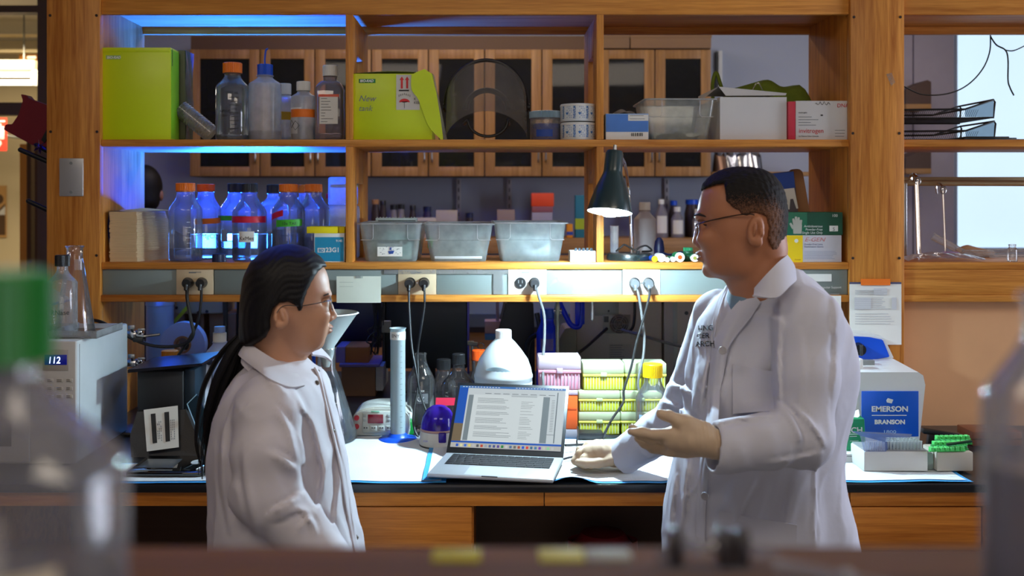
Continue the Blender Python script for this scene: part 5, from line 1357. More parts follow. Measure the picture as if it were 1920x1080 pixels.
obj('painted_reflection', B().box(X(268, 2.74) - t.location.x, X(334, 2.74) - t.location.x, .04, .13, .0121, .013, .0005), mat('reflection_grey', (70, 72, 74), .3), t)  # grey patch painting the reflection on the glossy tray
obj('oval_mark', B().lathe([(0, 0), (.014, 0), (.014, .0008), (0, .0008)], c=(X(367, 2.74) - t.location.x, .10, .0122), n=24, sx=1, sy=1.6), mat('oval_grey', (196, 204, 206), .4), t)
t = thing('white_strip', 'thin clear plate leaning on the tray beside the woman', 'plate', (X(372, 2.68), 2.66, BT + .018))
obj('plate', B().prism([(0, 0), (.075, .0), (.075, .12), (.04, .12)], 'XY', 0, .003), CLEARPL, t)
obj('edge', B().tube([(0, 0, .0035), (.04, .12, .0035)], .0012, 5), WHITE, t)
# retort clamps on a rod behind the microwave
ry = 3.18
t = thing('retort_stand', 'chrome lab stand with two clamps behind the microwave', 'stand', (X(232, ry), ry, BT))
obj('base', B().box(-.09, .04, -.06, .06, 0, .012, .004), BLACK, t)
obj('rod', B().cyl((0, 0, .012), (0, 0, .32), .006, n=12), CHROME, t)
for py in (627, 681):
 zc = Z(py, ry) - BT
 cl = obj('clamp', B().box(-.012, .04, -.012, .012, zc - .01, zc + .012, .004).cyl((.03, 0, zc), (.062, 0, zc - .004), .008, .01, n=12).ball((.05, -.008, zc + .008), .009, 10), CHROME, t)
 obj('thumb_screw', B().cyl((.03, -.012, zc + .01), (.03, -.02, zc + .022), .004, n=8).box(.02, .04, -.024, -.018, zc + .018, zc + .03, .002).box(.048, .07, -.022, -.016, zc + .014, zc + .02, .002), STEEL, cl)
 obj('jaw', B().cyl((.06, 0, zc - .006), (.108, 0, zc + .0), .0035, n=8), STEEL, cl)
 obj('clamp_boss', B().box(.03, .06, -.014, .01, zc - .022, zc - .008, .004), BLACK, cl)
BLUELIT = mat('pale_frosted_tube', (200, 214, 236), .4, trans=.4)
y = 3.95
t = thing('frosted_tube', 'tall frosted cylinder glowing blue behind the retort stand', 'cylinder', (X(300, y), y, BT))
obj('tube', B().lathe([(0, 0), (L(25, y), 0), (L(25, y), .5), (L(22, y), .5), (L(22, y), .02), (0, .02)], n=32), BLUELIT, t)
obj('collar', B().lathe([(L(25, y), .3), (L(26, y), .302), (L(26, y), .33), (L(25, y), .332)], n=32), BLUELIT, t)
y = 3.6
t = bottle('plastic_bottle', 'small frosted bottle with yellow-orange cap behind the imaging hood', 'bottle', 319, y, BT, L(24, y), H(690, y, BT), H(680, y, BT), L(13, y), H(674, y, BT), mat('amber_cap', (236, 160, 14), .4), L(17, y), L(16, y), gm=BLUELIT)
y = 3.75
t = thing('tape_roll', 'large pale roll leaning and lit blue behind the hood', 'roll', (X(345, y), y, BT + .15), (0, R_(-18), 0))
rr = L(42, y)
obj('roll', B().lathe([(.03, -.02), (rr, -.02), (rr, .02), (.03, .02), (.03, -.02)], n=40, M=Matrix.Rotation(R_(90), 4, 'X')), BLUELIT, t)
obj('core', B().lathe([(.024, -.021), (.031, -.021), (.031, .021), (.024, .021), (.024, -.021)], n=24, M=Matrix.Rotation(R_(90), 4, 'X')), CARD, t)
t.location.z = Z(645, y)
obj('support', B().cyl((0, .03, -.2), (0, .03, 0), .012, n=10), DKGREY, t)
y = 3.42
t = bottle('wash_bottle', 'frosted blue-lit squeeze bottle beside woman behind her ponytail', 'bottle', 412, y, BT, L(25, y), H(660, y, BT), H(642, y, BT), L(12, y), H(640, y, BT), WHITE, L(17, y), L(12.5, y), gm=mat('frosted_body', (196, 208, 230), .4, trans=.4), liquid=0)
obj('spout', B().cyl((0, 0, H(623, y, BT)), (0, 0, H(612, y, BT)), L(10.5, y), n=14), MILKY, t)
t = thing('crumpled_tissue', 'crumpled white tissue hanging beside the imaging hood', 'tissue', (X(375, 3.05), 3.05, BT))
obj('tissue', B().sheet(lambda u, v: (L(-15 + 30 * u, 3.05) + .01 * v, .012 * math.sin(5 * u + 4 * v), .08 + H(700, 3.05, BT) * v * .75 + .01 * math.sin(6 * u)), 8, 10), mat('tissue_white', (214, 222, 232), .9, trans=.2), t)
obj('tissue_foot', B().sheet(lambda u, v: (-.02 + .05 * u, -.01 + .04 * v, .085 * (1 - abs(v - .5)) * u + .001), 6, 6), mat('tissue_white', (214, 222, 232), .9, trans=.2), t)
# ------------------------------------------------------------------ flask with funnel, cylinder, power supply
y = 3.06
t = thing('erlenmeyer_flask', 'tall conical flask of pale liquid right behind the woman', 'flask', (X(612, y), y, BT))
r0 = L(57, y); rn = L(17, y); hn = H(690, y, BT); ht_ = H(652, y, BT)
pr_ = [(0, .003), (r0 * .9, 0), (r0, .01), (r0 * .985, .03), (rn * 1.5, hn - .03), (rn, hn), (rn, ht_ - .004), (rn * 1.15, ht_ - .002), (rn * 1.12, ht_)]
obj('body', B().lathe(pr_, n=40), GLASS, t)
e_ = (H(732, y, BT) - .03) / (hn - .06)
rl = r0 * .985 + (rn * 1.5 - r0 * .985) * e_
obj('liquid', B().lathe([(0, .006), (r0 * .93, .006), (r0 * .96, .03), (rl * .96, H(732, y, BT)), (0, H(732, y, BT))], n=40), glass('pale_liquid', tint=(176, 200, 214), haze=.12, edge=.7), t)
marks(t, r0 * .84, .06, .12, 25, WHITE, 5, .02)
zf = BT + ht_
t = thing('funnel', 'wide frosted white funnel standing in the flask beside her face', 'funnel', (X(612, y), y, zf))
FUN = mat('funnel_white', (206, 216, 214), .4, trans=.35)
ftop = Z(588, y) - zf
obj('cone', B().lathe([(.009, -.055), (L(14, y), -.02), (L(15.5, y), .004), (L(58, y), ftop), (L(60, y), ftop + .002), (L(57.5, y), ftop + .003), (L(14, y), .006), (L(12, y), -.02), (.0075, -.055)], n=40), FUN, t)
obj('rim_lip', B().lathe([(L(59, y), ftop - .001), (L(61, y), ftop + .001), (L(59, y), ftop + .004)], n=40), WHITE, t)
y = 3.07
t = thing('measuring_cylinder', 'tall frosted measuring cylinder on round blue foot', 'cylinder', (X(746, y), y, BT))
hg = H(615, y, BT)
obj('wall', B().lathe([(0, .012), (L(14, y), .012), (L(14, y), hg - .004), (L(16, y), hg), (L(14.5, y), hg + .0005), (L(13, y), hg - .004), (L(13, y), .02), (0, .02)], n=32), mat('frosted_cylinder', (200, 218, 222), .35, trans=.4), t)
obj('foot', B().lathe([(0, 0), (L(36, y), 0), (L(37, y), .004), (L(34, y), .008), (L(20, y), .012), (L(16, y), .02), (L(14.2, y), .022)], n=40), BLUE, t)
obj('paper_label', B().sheet(lambda u, v: (L(14.6, y) * math.cos(R_(-175 + 170 * u)), L(14.6, y) * math.sin(R_(-175 + 170 * u)), hg - L(21, y) + L(15, y) * v), 14, 1), PAPER, t)
wrap_text(t, 'handwriting', 'ENY', .013, L(14.7, y), -14, hg - L(16, y), INK)
marks(t, L(14.2, y), .04, hg - .05, 30, mat('faint_marks', (150, 176, 180), .6), 16, .008)
y = 3.12
t = thing('power_supply', 'white power supply with dark red display behind the measuring cylinder', 'power supply', (X(712, y), y, BT))
hp = H(763, y, BT)
out = []
for k in range(13):
 a = math.pi * (1 - k / 12)
 out.append((L(55, y) * math.cos(a) + L(2, y), .02 + (hp - .02) * max(0, math.sin(a)) ** .45))
out = [(-L(52, y), 0)] + out + [(L(54, y), 0)]
CREAMP = mat('instrument_cream', (212, 214, 204), .4)
obj('housing', B().prism(out, 'XZ', .0, .14, .004), CREAMP, t)
fx0 = -L(32, y)
obj('face', B().box(fx0, L(48, y), -.006, .0, .012, hp - .012, .004), mat('face_cream', (206, 212, 204), .45), t)
obj('display', B().box(-L(22, y), L(7, y), -.0085, -.005, .040, .066, .0015), mat('display_red', (92, 14, 30), .2, emit=.12, ecol=(160, 10, 30)), t)
obj('logo_plate', B().box(-L(16, y), L(0, y), -.0075, -.005, .0715, .0765, .001), mat('mint', (140, 200, 170), .5), t)
for k, (a, zz) in enumerate(((-.048, .058), (-.048, .046), (.022, .058), (.022, .046))):
 obj('key', B().box(a, a + .009, -.0075, -.005, zz, zz + .008, .001), mat('key_grey', (176, 182, 178), .5), t)
for k in range(4):
 a = -.05 + .023 * k
 kk = obj('key', B().box(a, a + .019, -.0075, -.005, .018, .033, .002), mat('key_pale', (190, 196, 190), .5), t)
 obj('key_mark', B().box(a + .004, a + .008, -.0079, -.007, .025, .029).box(a + .011, a + .015, -.0079, -.007, .025, .029), DKGREY, kk)
for zz, m_ in ((.055, REDP), (.03, REDP)):
 obj('jack', B().cyl((-L(43, y), -.006, zz), (-L(43, y), .004, zz), .0075, n=14), m_, t)
t = bottle('squeeze_bottle', 'little green and white dropper bottle right of measuring cylinder', 'bottle', 766, 3.15, BT, L(10, 3.15), H(790, 3.15, BT), H(785, 3.15, BT), L(6, 3.15), H(782, 3.15, BT), WHITE, L(9, 3.15), L(7, 3.15), gm=mat('leaf_green', (20, 140, 60), .4, trans=.3))
# bottles of clear glass in the dark between the cylinder and the jug
def dbot(label, px, y, wpx, cap, psh, pnk, ptop, cm, gm=BOTGLASS):
 t = bottle('glass_bottle', label, 'bottle', px, y, BT, L(wpx / 2, y), H(psh, y, BT), H(pnk, y, BT), L(cap / 2 - 1, y), H(ptop, y, BT), cm, L(17, y) if cm else .02, L(cap / 2, y), gm=gm, group='clear glass bottles in the dark by the white jug')
 return t, L(wpx / 2, y)
CLG = glass('dim_glass', haze=.03)
t, r = dbot('tall uncapped glass bottle with white label patch behind the purple centrifuge', 789, 3.22, 52, 22, 712, 672, 662, None, CLG)
obj('label', B().sheet(lambda u, v: (r * 1.005 * math.cos(R_(-112 + 56 * u)), r * 1.005 * math.sin(R_(-112 + 56 * u)), H(752, 3.22, BT) + L(18, 3.22) * v), 8, 2), CLEARPL, t)
wrap_text(t, 'handwriting', 'KX', .02, r * 1.006, 0, H(748, 3.22, BT), PAPER)
wrap_text(t, 'lettering', 'KIMAX', .009, r * 1.006, 0, H(731, 3.22, BT), PAPER)
t, r = dbot('black capped glass bottle half behind the large round one', 832, 3.30, 46, 26, 722, 694, 690, BLACK, CLG)
t, r = dbot('large round glass bottle with black cap beside the white jug', 860, 3.20, 66, 24, 722, 688, 680, BLACK, CLG)
marks(t, r, .05, .12, -40, PAPER, 8, .012)
t, r = dbot('orange capped glass bottle partly hidden behind the white jug', 898, 3.36, 40, 27, 720, 690, 673, ORANGE2, CLG)
# mini centrifuge
y = 3.0
t = thing('mini_centrifuge', 'mini centrifuge with shiny purple dome lid left of the laptop', 'centrifuge', (X(822, y), y, BT))
PURP = glass('purple_dome', tint=(120, 90, 220), haze=.5, hazecol=(84, 50, 190), rough=.05)
rc = L(36, y)
obj('foot', B().lathe([(0, 0), (rc * .98, 0), (rc, .004), (rc * .96, .01)], n=36, sy=1.1), DKGREY, t)
obj('body', B().lathe([(rc * .98, .008), (rc, .014), (rc * .97, .034), (rc * .9, .05), (0, .05)], n=36, sy=1.1), OFFWHITE, t)
obj('dome', B().lathe([(rc * .93, .046), (rc * .91, .062), (rc * .82, .084), (rc * .62, .103), (rc * .34, .113), (0, .116)], n=36, sy=1.1), PURP, t)
obj('rotor', B().lathe([(0, .052), (rc * .5, .054), (rc * .55, .064), (rc * .2, .078), (0, .08)], n=24), mat('rotor', (60, 40, 110), .4), t)
obj('lid_ring', B().lathe([(rc * .925, .046), (rc * .95, .049), (rc * .92, .053)], n=36, sy=1.1), mat('gold_ring', (170, 130, 120), .4), t)
obj('latch', B().box(.003, .024, -rc * 1.12, -rc * .98, .022, .05, .003), PURP, t)
obj('red_cover', B().sheet(lambda u, v: (-.01 + .07 * u, rc * .9 + .01 * v, .105 + .02 * v), 4, 2), mat('red_cover', (190, 24, 60), .4), t)
text('lettering', 'MINI', .008, (-.04, -rc * .93, .022), mat('lilac_print', (110, 100, 180), .5), t)
# gallon jug
y = 3.12
t = thing('plastic_jug', 'big translucent white jug of liquid behind the laptop', 'jug', (X(944, y), y, BT))
rj = L(54, y)
pf = [(0, .003), (rj * .9, 0), (rj, .012), (rj, H(708, y, BT)), (rj * 1.02, H(706, y, BT)), (rj * 1.02, H(702, y, BT)), (rj * .99, H(699, y, BT)), (rj * .95, H(688, y, BT)), (rj * .84, H(672, y, BT)), (rj * .62, H(655, y, BT)), (rj * .42, H(642, y, BT)), (rj * .3, H(636, y, BT)), (rj * .27, H(634, y, BT))]
JUG = mat('jug_white', (220, 228, 230), .4, trans=.4)
obj('body', B().lathe(pf, n=44), JUG, t)
obj('cap', cap_mesh(L(15, y), H(635, y, BT), H(618, y, BT), 40), WHITE, t)
obj('liquid_line', B().lathe([(rj * 1.003, H(706, y, BT) - .02), (rj * 1.004, H(706, y, BT) - .012)], n=44), mat('line_grey', (190, 204, 208), .5), t)
obj('handle', B().tube(spline([(.0, rj * .35, H(640, y, BT)), (.02, rj * .9, H(650, y, BT)), (.025, rj * 1.05, H(690, y, BT)), (.02, rj * .95, H(715, y, BT))], 6), .011, 10), JUG, t)
obj('grip_window', B().sheet(lambda u, v: (rj * .93 * math.cos(R_(-140 + 70 * u)), rj * .93 * math.sin(R_(-140 + 70 * u)) - .002, H(697, y, BT) + L(16, y) * v * math.sin(math.pi * u) ** .5), 12, 3), mat('grip_blue_grey', (170, 190, 198), .4, trans=.4), t)  # arched patch, a darker blue-grey than the jug
# ------------------------------------------------------------------ tip boxes
def tipbox(label, x0, x1, y, z, h, m_base, m_rib, lidm, ribs=14, group='stacked pipette tip boxes', d=.085):
 c = (x0 + x1) / 2; hw = (x1 - x0) / 2
 t = thing('tip_box', label, 'tip box', (c, y, z), group=group)
 obj('base', B().box(-hw + .002, hw - .002, .002, d, 0, h * .5, .003), m_base, t)
 obj('lid', B().box(-hw, hw, 0, d + .002, h * .6, h - .0005, .004), lidm, t)
 obj('band', B().box(-hw, hw, -.001, d + .003, h * .5, h * .6, .0015), m_rib, t)
 q = B()
 for k in range(ribs):
  x = -hw + .006 + (2 * hw - .012) * k / (ribs - 1); q.box(x - .0012, x + .0012, -.0004, .003, .004, h * .48)
 obj('ribs', q, lidm, t)
 obj('latch', B().box(-.009, .009, -.004, -.0005, h * .5, h * .66, .002), lidm, t)
 return t
YB = mat('tip_yellow', (226, 226, 60), .4, trans=.3)
YR = mat('tip_yellow_band', (240, 240, 110), .4, trans=.25)
YL = mat('tip_lid_clear', (222, 232, 190), .35, trans=.45)
y = 3.14
hq = Z(773, y) - BT - .0
xa, xb = X(1085, y), X(1163, y); w_ = xb - xa
h1 = (Z(772, y) - BT); h2 = Z(733, y) - Z(772, y); h3 = Z(682, y) - Z(733, y)
tipbox('yellow tip box, bottom of the front left pile behind laptop', xa, xb, y, BT, h1, YB, YR, YL)
tipbox('yellow tip box, middle of the front left pile behind laptop', xa, xb, y, BT + h1, h2, YB, YR, YL)
tipbox('yellow tip box, top of the left pile, set slightly right', X(1093.5, y), X(1171.5, y), y + .01, BT + h1 + h2, h3, YB, YR, YL)
tipbox('yellow tip box, bottom of the right pile behind the yellow capped bottle', xb + .002, xb + w_ + .002, y, BT, h1, YB, YR, YL)
tipbox('yellow tip box, middle of right pile behind the yellow capped bottle', xb + .002, xb + w_ + .002, y, BT + h1, h2, YB, YR, YL)
tipbox('pale yellow tip box, top of right pile behind hanging cords', X(1173, y), X(1173, y) + w_, y + .01, BT + h1 + h2, h3, YB, YR, YL)
y = 3.08
PK = mat('tip_pink', (244, 170, 190), .4, trans=.3); PKL = mat('tip_pink_lid', (226, 206, 222), .35, trans=.4)
OB = mat('tip_orange', (250, 104, 40), .4, trans=.15)
hO = Z(733, y) - BT
t = thing('tip_box', 'bright orange tall tip box under the pink one', 'tip box', ((X(1000, y) + X(1083, y)) / 2, y, BT))
hw = L(41.5, y)
obj('base', B().box(-hw, hw, 0, .1, 0, .03, .003), mat('rack_grey', (150, 144, 150), .5), t)
obj('case', B().box(-hw, hw, 0, .1, .03, hO - .012, .003), OB, t)
obj('lid', B().box(-hw - .001, hw + .001, -.001, .101, hO - .012, hO, .002), PKL, t)
obj('score_line', B().box(hw * .55, hw - .002, -.001, .0, hO * .62, hO * .64), mat('orange_line', (220, 80, 30), .5), t)
tipbox('pink tip box with clear lid on the orange one behind laptop', X(1010, y), X(1090, y), y + .012, BT + hO, Z(670, y) - Z(733, y), PK, PK, PKL, ribs=12)
y = 3.02
t = bottle('glass_bottle', 'clear bottle with bright yellow cap before the yellow tip boxes', 'bottle', 1224, y, BT, L(32, y), H(745, y, BT), H(712, y, BT), L(15, y), H(704, y, BT), YELLOW, L(22, y), L(18.5, y), gm=GLASS, liquid=.05)
obj('blue_label', B().sheet(lambda u, v: (L(32.2, y) * math.cos(R_(-150 + 30 * u)), L(32.2, y) * math.sin(R_(-150 + 30 * u)), .06 + .03 * v), 4, 2), mat('pale_blue_label', (170, 200, 236), .5), t)
t = thing('power_adapter', 'flat black power adapter before the yellow tip boxes', 'adapter', (X(1112, 3.05), 3.05, BT))
obj('brick', B().box(-L(27, 3.05), L(20, 3.05), 0, .05, .0065, .026, .005), BLACK, t)
obj('lead', B().tube(spline([(.03, .02, .016), (.06, .02, .01), (.1, .03, .012), (.15, .03, .008)], 5), .004, 8), BLACK, t)
obj('foot', B().box(-.03, .02, .01, .04, 0, .0065), RUBBER, t)
# ------------------------------------------------------------------ behind, under the shelves
y = 3.82
GSTEEL = mat('grey_steel_case', (206, 202, 192), .5, metal=0, var=.1, scale=3)
t = thing('instrument', 'grey metal instrument with round fan and printed label, under shelf', 'instrument', (X(1160, y), y, BT))
xw0, xw1 = X(1081, y) - t.location.x, X(1241, y) - t.location.x
obj('case', B().box(xw0, xw1, 0, .3, .0, .46, .004), GSTEEL, t)
pz = lambda py: Z(py, y) - BT
pxx = lambda px: X(px, y) - t.location.x
obj('fan_plate', B().box(pxx(1130), pxx(1182), -.003, 0, pz(625), pz(590), .001), mat('fan_plate', (150, 150, 144), .4, metal=.3), t)
fc = (pxx(1161), pz(607))
q = B()
for r_ in (.012, .02, .028, .034):
 q.tube([(fc[0] + r_ * math.cos(a), -.006, fc[1] + r_ * math.sin(a)) for a in [2 * math.pi * k / 24 for k in range(25)]], .0016, 5)
for k in range(3):
 a = k * math.pi / 3; q.tube([(fc[0] - .035 * math.cos(a), -.005, fc[1] - .035 * math.sin(a)), (fc[0] + .035 * math.cos(a), -.005, fc[1] + .035 * math.sin(a))], .0016, 5)
obj('fan_opening', B().cyl((fc[0], -.0042, fc[1]), (fc[0], -.002, fc[1]), .034, n=28), BLACK, t)
obj('fan_guard', q, STEEL, t)
obj('power_inlet', B().box(pxx(1132), pxx(1141), -.006, -.002, pz(604), pz(593), .001), BLACK, t)
lb_ = obj('label', B().box(pxx(1142), pxx(1184), -.0015, 0, pz(672), pz(645)), mat('label_warm', (190, 186, 172), .5), t)
obj('label_print', lines(B(), pxx(1144), pxx(1180), pz(669), pz(648), 6, -.002, .002, 4), INKG, lb_)
for px in (1136, 1188):
 obj('bracket', B().box(pxx(px - 5), pxx(px + 5), -.004, 0, pz(636), pz(626), .001).box(pxx(px - 2), pxx(px + 2), -.006, -.003, pz(633), pz(629)), mat('pale_bracket', (200, 200, 190), .4), t)
obj('upper_plate', B().box(pxx(1115), pxx(1160), -.002, 0, pz(592), pz(560), .001), mat('fan_plate', (150, 150, 144), .4, metal=.3), t)
obj('vent_strip', B().cyl((pxx(1141), -.003, pz(583)), (pxx(1141), 0, pz(583)), .004, n=10), BLACK, t)
t = thing('instrument', 'second grey metal instrument further right behind the man', 'instrument', (X(1290, y), y, BT))
obj('case', B().box(X(1245, y) - X(1290, y), X(1345, y) - X(1290, y), 0, .3, 0, .46, .004), GSTEEL, t)
for px, py in ((1287, 587), (1306, 592)):
 obj('knockout', B().cyl((X(px, y) - X(1290, y), -.003, Z(py, y) - BT), (X(px, y) - X(1290, y), 0, Z(py, y) - BT), .007, n=12), BLACK, t)
obj('corner_trim', B().box(X(1262, y) - X(1290, y), X(1270, y) - X(1290, y), -.002, .0, .02, .44), mat('fan_plate', (150, 150, 144), .4, metal=.3), t)
obj('port', B().box(X(1304, y) - X(1290, y), X(1316, y) - X(1290, y), -.004, 0, Z(596, y) - BT, Z(586, y) - BT, .001), BLACK, t)
t = thing('box_file', 'tan angular box standing beside grey instrument under shelf', 'box', (X(1066, 3.7), 3.7, BT))
obj('box', B().prism([(X(a, 3.7) - t.location.x, Z(b_, 3.7) - BT) for a, b_ in ((1046, 690), (1081, 690), (1081, 614), (1060, 616), (1046, 640))] , 'XZ', 0, .16, .002), mat('khaki_box', (130, 122, 98), .6), t)
obj('foot', B().box(-.03, .028, .01, .15, 0, Z(690, 3.7) - BT, .001), DKGREY, t)
BLUEB = mat('bright_blue_bottle', (28, 60, 236), .35, trans=.35, emit=.0)
y = 3.6
t = bottle('wash_bottle', 'bright blue squeeze bottle left of grey instrument under shelf', 'bottle', 1026, y, BT, L(20, y), H(625, y, BT), H(600, y, BT), L(12, y), H(596, y, BT), BLUE, L(18, y), L(13, y), gm=BLUEB)
obj('label', B().sheet(lambda u, v: (L(20.3, y) * math.cos(R_(-130 + 70 * u)), L(20.3, y) * math.sin(R_(-130 + 70 * u)), H(655, y, BT) + L(22, y) * v), 8, 2), mat('mauve_label', (120, 110, 200), .5), t)
t = thing('tube_hook', 'shiny blue plastic loop hanging under the shelf by grey instrument', 'loop', tuple(P(1085, 575, 3.62)))
o0 = Vector(t.location)
obj('loop', B().tube([p - o0 for p in spline([P(1046, 560, 3.62), P(1060, 590, 3.62), P(1072, 610, 3.62), P(1088, 608, 3.62), P(1090, 560, 3.62)], 8)], .009, 10), BLUEB, t)
obj('tab', B().box(-.012, .02, -.006, .006, -.06, .03, .003), BLUEB, t)
t = thing('burner_tube', 'slim grey metal tube standing before the blue squeeze bottle', 'tube', (X(1045, 3.45), 3.45, BT))
obj('foot', B().lathe([(0, 0), (.03, 0), (.03, .008), (.008, .014)], n=20), GREY, t)
obj('tube', B().lathe([(.0055, .01), (.0055, H(640, 3.45, BT)), (.0065, H(625, 3.45, BT)), (.0065, H(592, 3.45, BT)), (.009, H(588, 3.45, BT)), (.009, H(575, 3.45, BT)), (.006, H(566, 3.45, BT)), (0, H(560, 3.45, BT))], n=14), mat('tan_steel', (150, 150, 138), .35, metal=.6), t)
obj('valve', B().cyl((-.012, 0, H(582, 3.45, BT)), (.014, 0, H(582, 3.45, BT)), .006, n=12), STEEL, t)
t = tag(obj('hanging_screw', B().lathe([(0, 0), (.003, .003)] + [(.0035 + (.0014 if k % 2 else 0), .004 + .004 * k) for k in range(14)] + [(.009, .062), (.009, .066), (0, .068)], n=12), STEEL, loc=(X(1110, 3.26), 3.26, ZP0 - .062)), 'long metal screw pointing down under the shelf moulding', 'screw')
y = 3.86
t = thing('monitor', 'large black monitor back under the shelf behind dark bottles', 'monitor', (X(800, y), y, BT))
obj('screen_back', B().box(X(722, y) - t.location.x, X(876, y) - t.location.x, 0, .03, .08, .47, .006), mat('monitor_black', (26, 32, 33), .45, var=.15, scale=4), t)
obj('hinge_strip', B().box(X(876, y) - t.location.x, X(880, y) - t.location.x, -.004, .03, .06, .47, .002), mat('violet_edge', (120, 110, 210), .4), t)
obj('stand', B().box(-.03, .03, .03, .06, .0, .25, .004).box(-.12, .12, -.06, .1, 0, .012, .004), BLACK, t)
obj('side_panel', B().box(X(717, y) - t.location.x, X(722, y) - t.location.x, -.01, .04, .05, .47, .002), BLACK, t)
t = thing('monitor', 'dark navy panel under the shelf behind the funnel', 'monitor', (X(670, y + .1), y + .1, BT))
obj('screen', B().box(X(590, y + .1) - t.location.x, X(716, y + .1) - t.location.x, 0, .03, H(652, y + .1, BT), .5, .005), mat('navy_screen', (10, 16, 56), .3), t)
obj('stand', B().box(-.03, .03, .03, .06, 0, .3, .004).box(-.1, .1, -.05, .1, 0, .012, .004), BLACK, t)
y = 3.75
t = thing('storage_box', 'brown cardboard box with white end under shelf behind the flask', 'box', (X(680, y), y, BT))
obj('carton', B().box(X(640, y) - t.location.x, X(704, y) - t.location.x, 0, .2, 0, H(688, y, BT), .003), mat('brown_box', (124, 92, 66), .7), t)
obj('white_end', B().box(X(704.5, y) - t.location.x, X(718, y) - t.location.x, -.003, .2, .02, H(686, y, BT), .003), mat('worn_white', (176, 180, 178), .7, var=.2, scale=30), t)
obj('lid', B().box(X(636, y) - t.location.x, X(712, y) - t.location.x, -.006, .205, H(688, y, BT), H(682, y, BT), .002), mat('lilac_lid', (120, 108, 170), .5), t)
t = thing('storage_box', 'small orange-brown box stacked on the cardboard box behind flask', 'box', (X(672, y + .02), y + .02, BT + H(682, y, BT)))
obj('carton', B().box(X(646, y) - t.location.x, X(690, y) - t.location.x, 0, .15, 0, L(30, y), .002), mat('orange_brown', (170, 104, 44), .7), t)
obj('lilac_side', B().box(X(628, y) - t.location.x, X(645.5, y) - t.location.x, 0, .15, 0, L(30, y), .002), mat('lilac_side', (130, 124, 190), .6), t)
t = thing('cable_tangle', 'tangle of thin black cables hanging beside the small brown box', 'cable', (X(700, y - .04), y - .04, BT + .15))
q = B(); rq = random.Random(2)
for k in range(5):
 o_ = rq.uniform(-.02, .02)
 pts = [(o_ + rq.uniform(-.02, .02), rq.uniform(-.01, .01), .11 - .02 * j * (1 if j % 2 else .9)) for j in range(6)]
 q.tube(spline([(o_, 0, .2)] + pts + [(o_ + .02, 0, .2)], 5), .0024, 5)
obj('cables', q, RUBBER, t)
obj('plug', B().box(.03, .06, -.01, .02, .08, .12, .003), mat('plug_grey', (150, 148, 130), .5), t)
t = thing('blue_clip', 'blue plastic handle under shelf beside the chin of woman', 'handle', (X(588, 3.5), 3.5, BT + .16))
obj('handle', B().tube(spline([(-.05, 0, .04), (-.02, -.01, .05), (.03, -.01, .045), (.06, 0, .05)], 5), .008, 8), BLUE, t)
obj('post', B().cyl((0, .02, -.16), (0, .0, .045), .006, n=8), BLUE, t)
# dark equipment heap right of the monitor
y = 3.8
t = thing('equipment_case', 'black equipment with grey and pink panels right of the monitor', 'equipment', (X(950, y), y, BT))
obj('case', B().prism([(X(a, y) - t.location.x, Z(b_, y) - BT) for a, b_ in ((925, 734), (1003, 734), (1003, 640), (1000, 566), (948, 566), (940, 600), (928, 640))], 'XZ', 0, .2, .006), mat('soot_black', (16, 18, 20), .5), t)
obj('pink_panel', B().box(X(909, y) - t.location.x, X(943, y) - t.location.x, .02, .1, H(627, y, BT), H(604, y, BT), .002), mat('dusty_pink', (190, 150, 136), .6), t)
obj('blue_panel', B().box(X(909, y) - t.location.x, X(943, y) - t.location.x, .018, .1, H(639, y, BT), H(627, y, BT), .002), mat('steel_blue', (80, 140, 190), .5), t)
obj('upright', B().box(X(930, y) - t.location.x, X(936, y) - t.location.x, .03, .05, 0, .46, .002), mat('mauve_metal', (150, 126, 130), .5), t)
obj('arm', B().tube(spline([(X(985, y) - t.location.x, -.02, H(700, y, BT)), (X(990, y) - t.location.x, -.03, H(640, y, BT)), (X(1010, y) - t.location.x, -.03, H(620, y, BT)), (X(1006, y) - t.location.x, -.03, H(585, y, BT))], 6), .009, 8), BLACK, t)
t = thing('key_ring', 'small chrome ring on rod beside the orange cap', 'ring', (X(902, 3.5), 3.5, BT))
obj('ring', B().tube([(.011 * math.cos(a), 0, H(649, 3.5, BT) + .011 * math.sin(a)) for a in [2 * math.pi * k / 16 for k in range(17)]], .002, 6), CHROME, t)
obj('rod', B().cyl((-.015, .01, 0), (-.03, .01, H(640, 3.5, BT)), .006, n=10), STEEL, t)
obj('bar', B().cyl((-.045, .0, H(643, 3.5, BT)), (-.012, 0, H(646, 3.5, BT)), .0075, n=10), GREY, t)
# left background
y = 4.02
t = thing('instrument', 'pale instrument with dark dots and yellow strip, seen under shelf at left', 'instrument', (X(380, y), y, BT))
obj('case', B().box(X(328, y) - t.location.x, X(418, y) - t.location.x, 0, .2, .26, .5, .01), mat('pale_case', (170, 160, 150), .5), t)
obj('plinth', B().box(X(372, y) - t.location.x, X(380, y) - t.location.x, .02, .1, 0, .26, .003).box(X(390, y) - t.location.x, X(440, y) - t.location.x, .02, .18, 0, .26, .003), mat('plinth_brown', (120, 84, 60), .6), t)
q = B()
for px, py in ((331, 577), (372, 586), (388, 584), (375, 588)): q.cyl((X(px, y) - t.location.x, -.003, H(py, y, BT)), (X(px, y) - t.location.x, 0, H(py, y, BT)), .006, n=10)
obj('dots', q, INK, t)
obj('yellow_strip', B().prism([(X(a, y) - t.location.x, H(b_, y, BT)) for a, b_ in ((327, 600), (350, 573), (353, 580), (329, 606))], 'XZ', -.01, -.003), mat('strip_yellow', (190, 190, 30), .5), t)
t = thing('dark_cabinet', 'dark navy cube behind the woman head under shelf', 'box', (X(445, 4.05), 4.05, BT))
obj('cube', B().box(X(446, 4.05) - t.location.x, X(560, 4.05) - t.location.x, 0, .15, 0, .5, .006), mat('deep_navy', (12, 18, 46), .4), t)
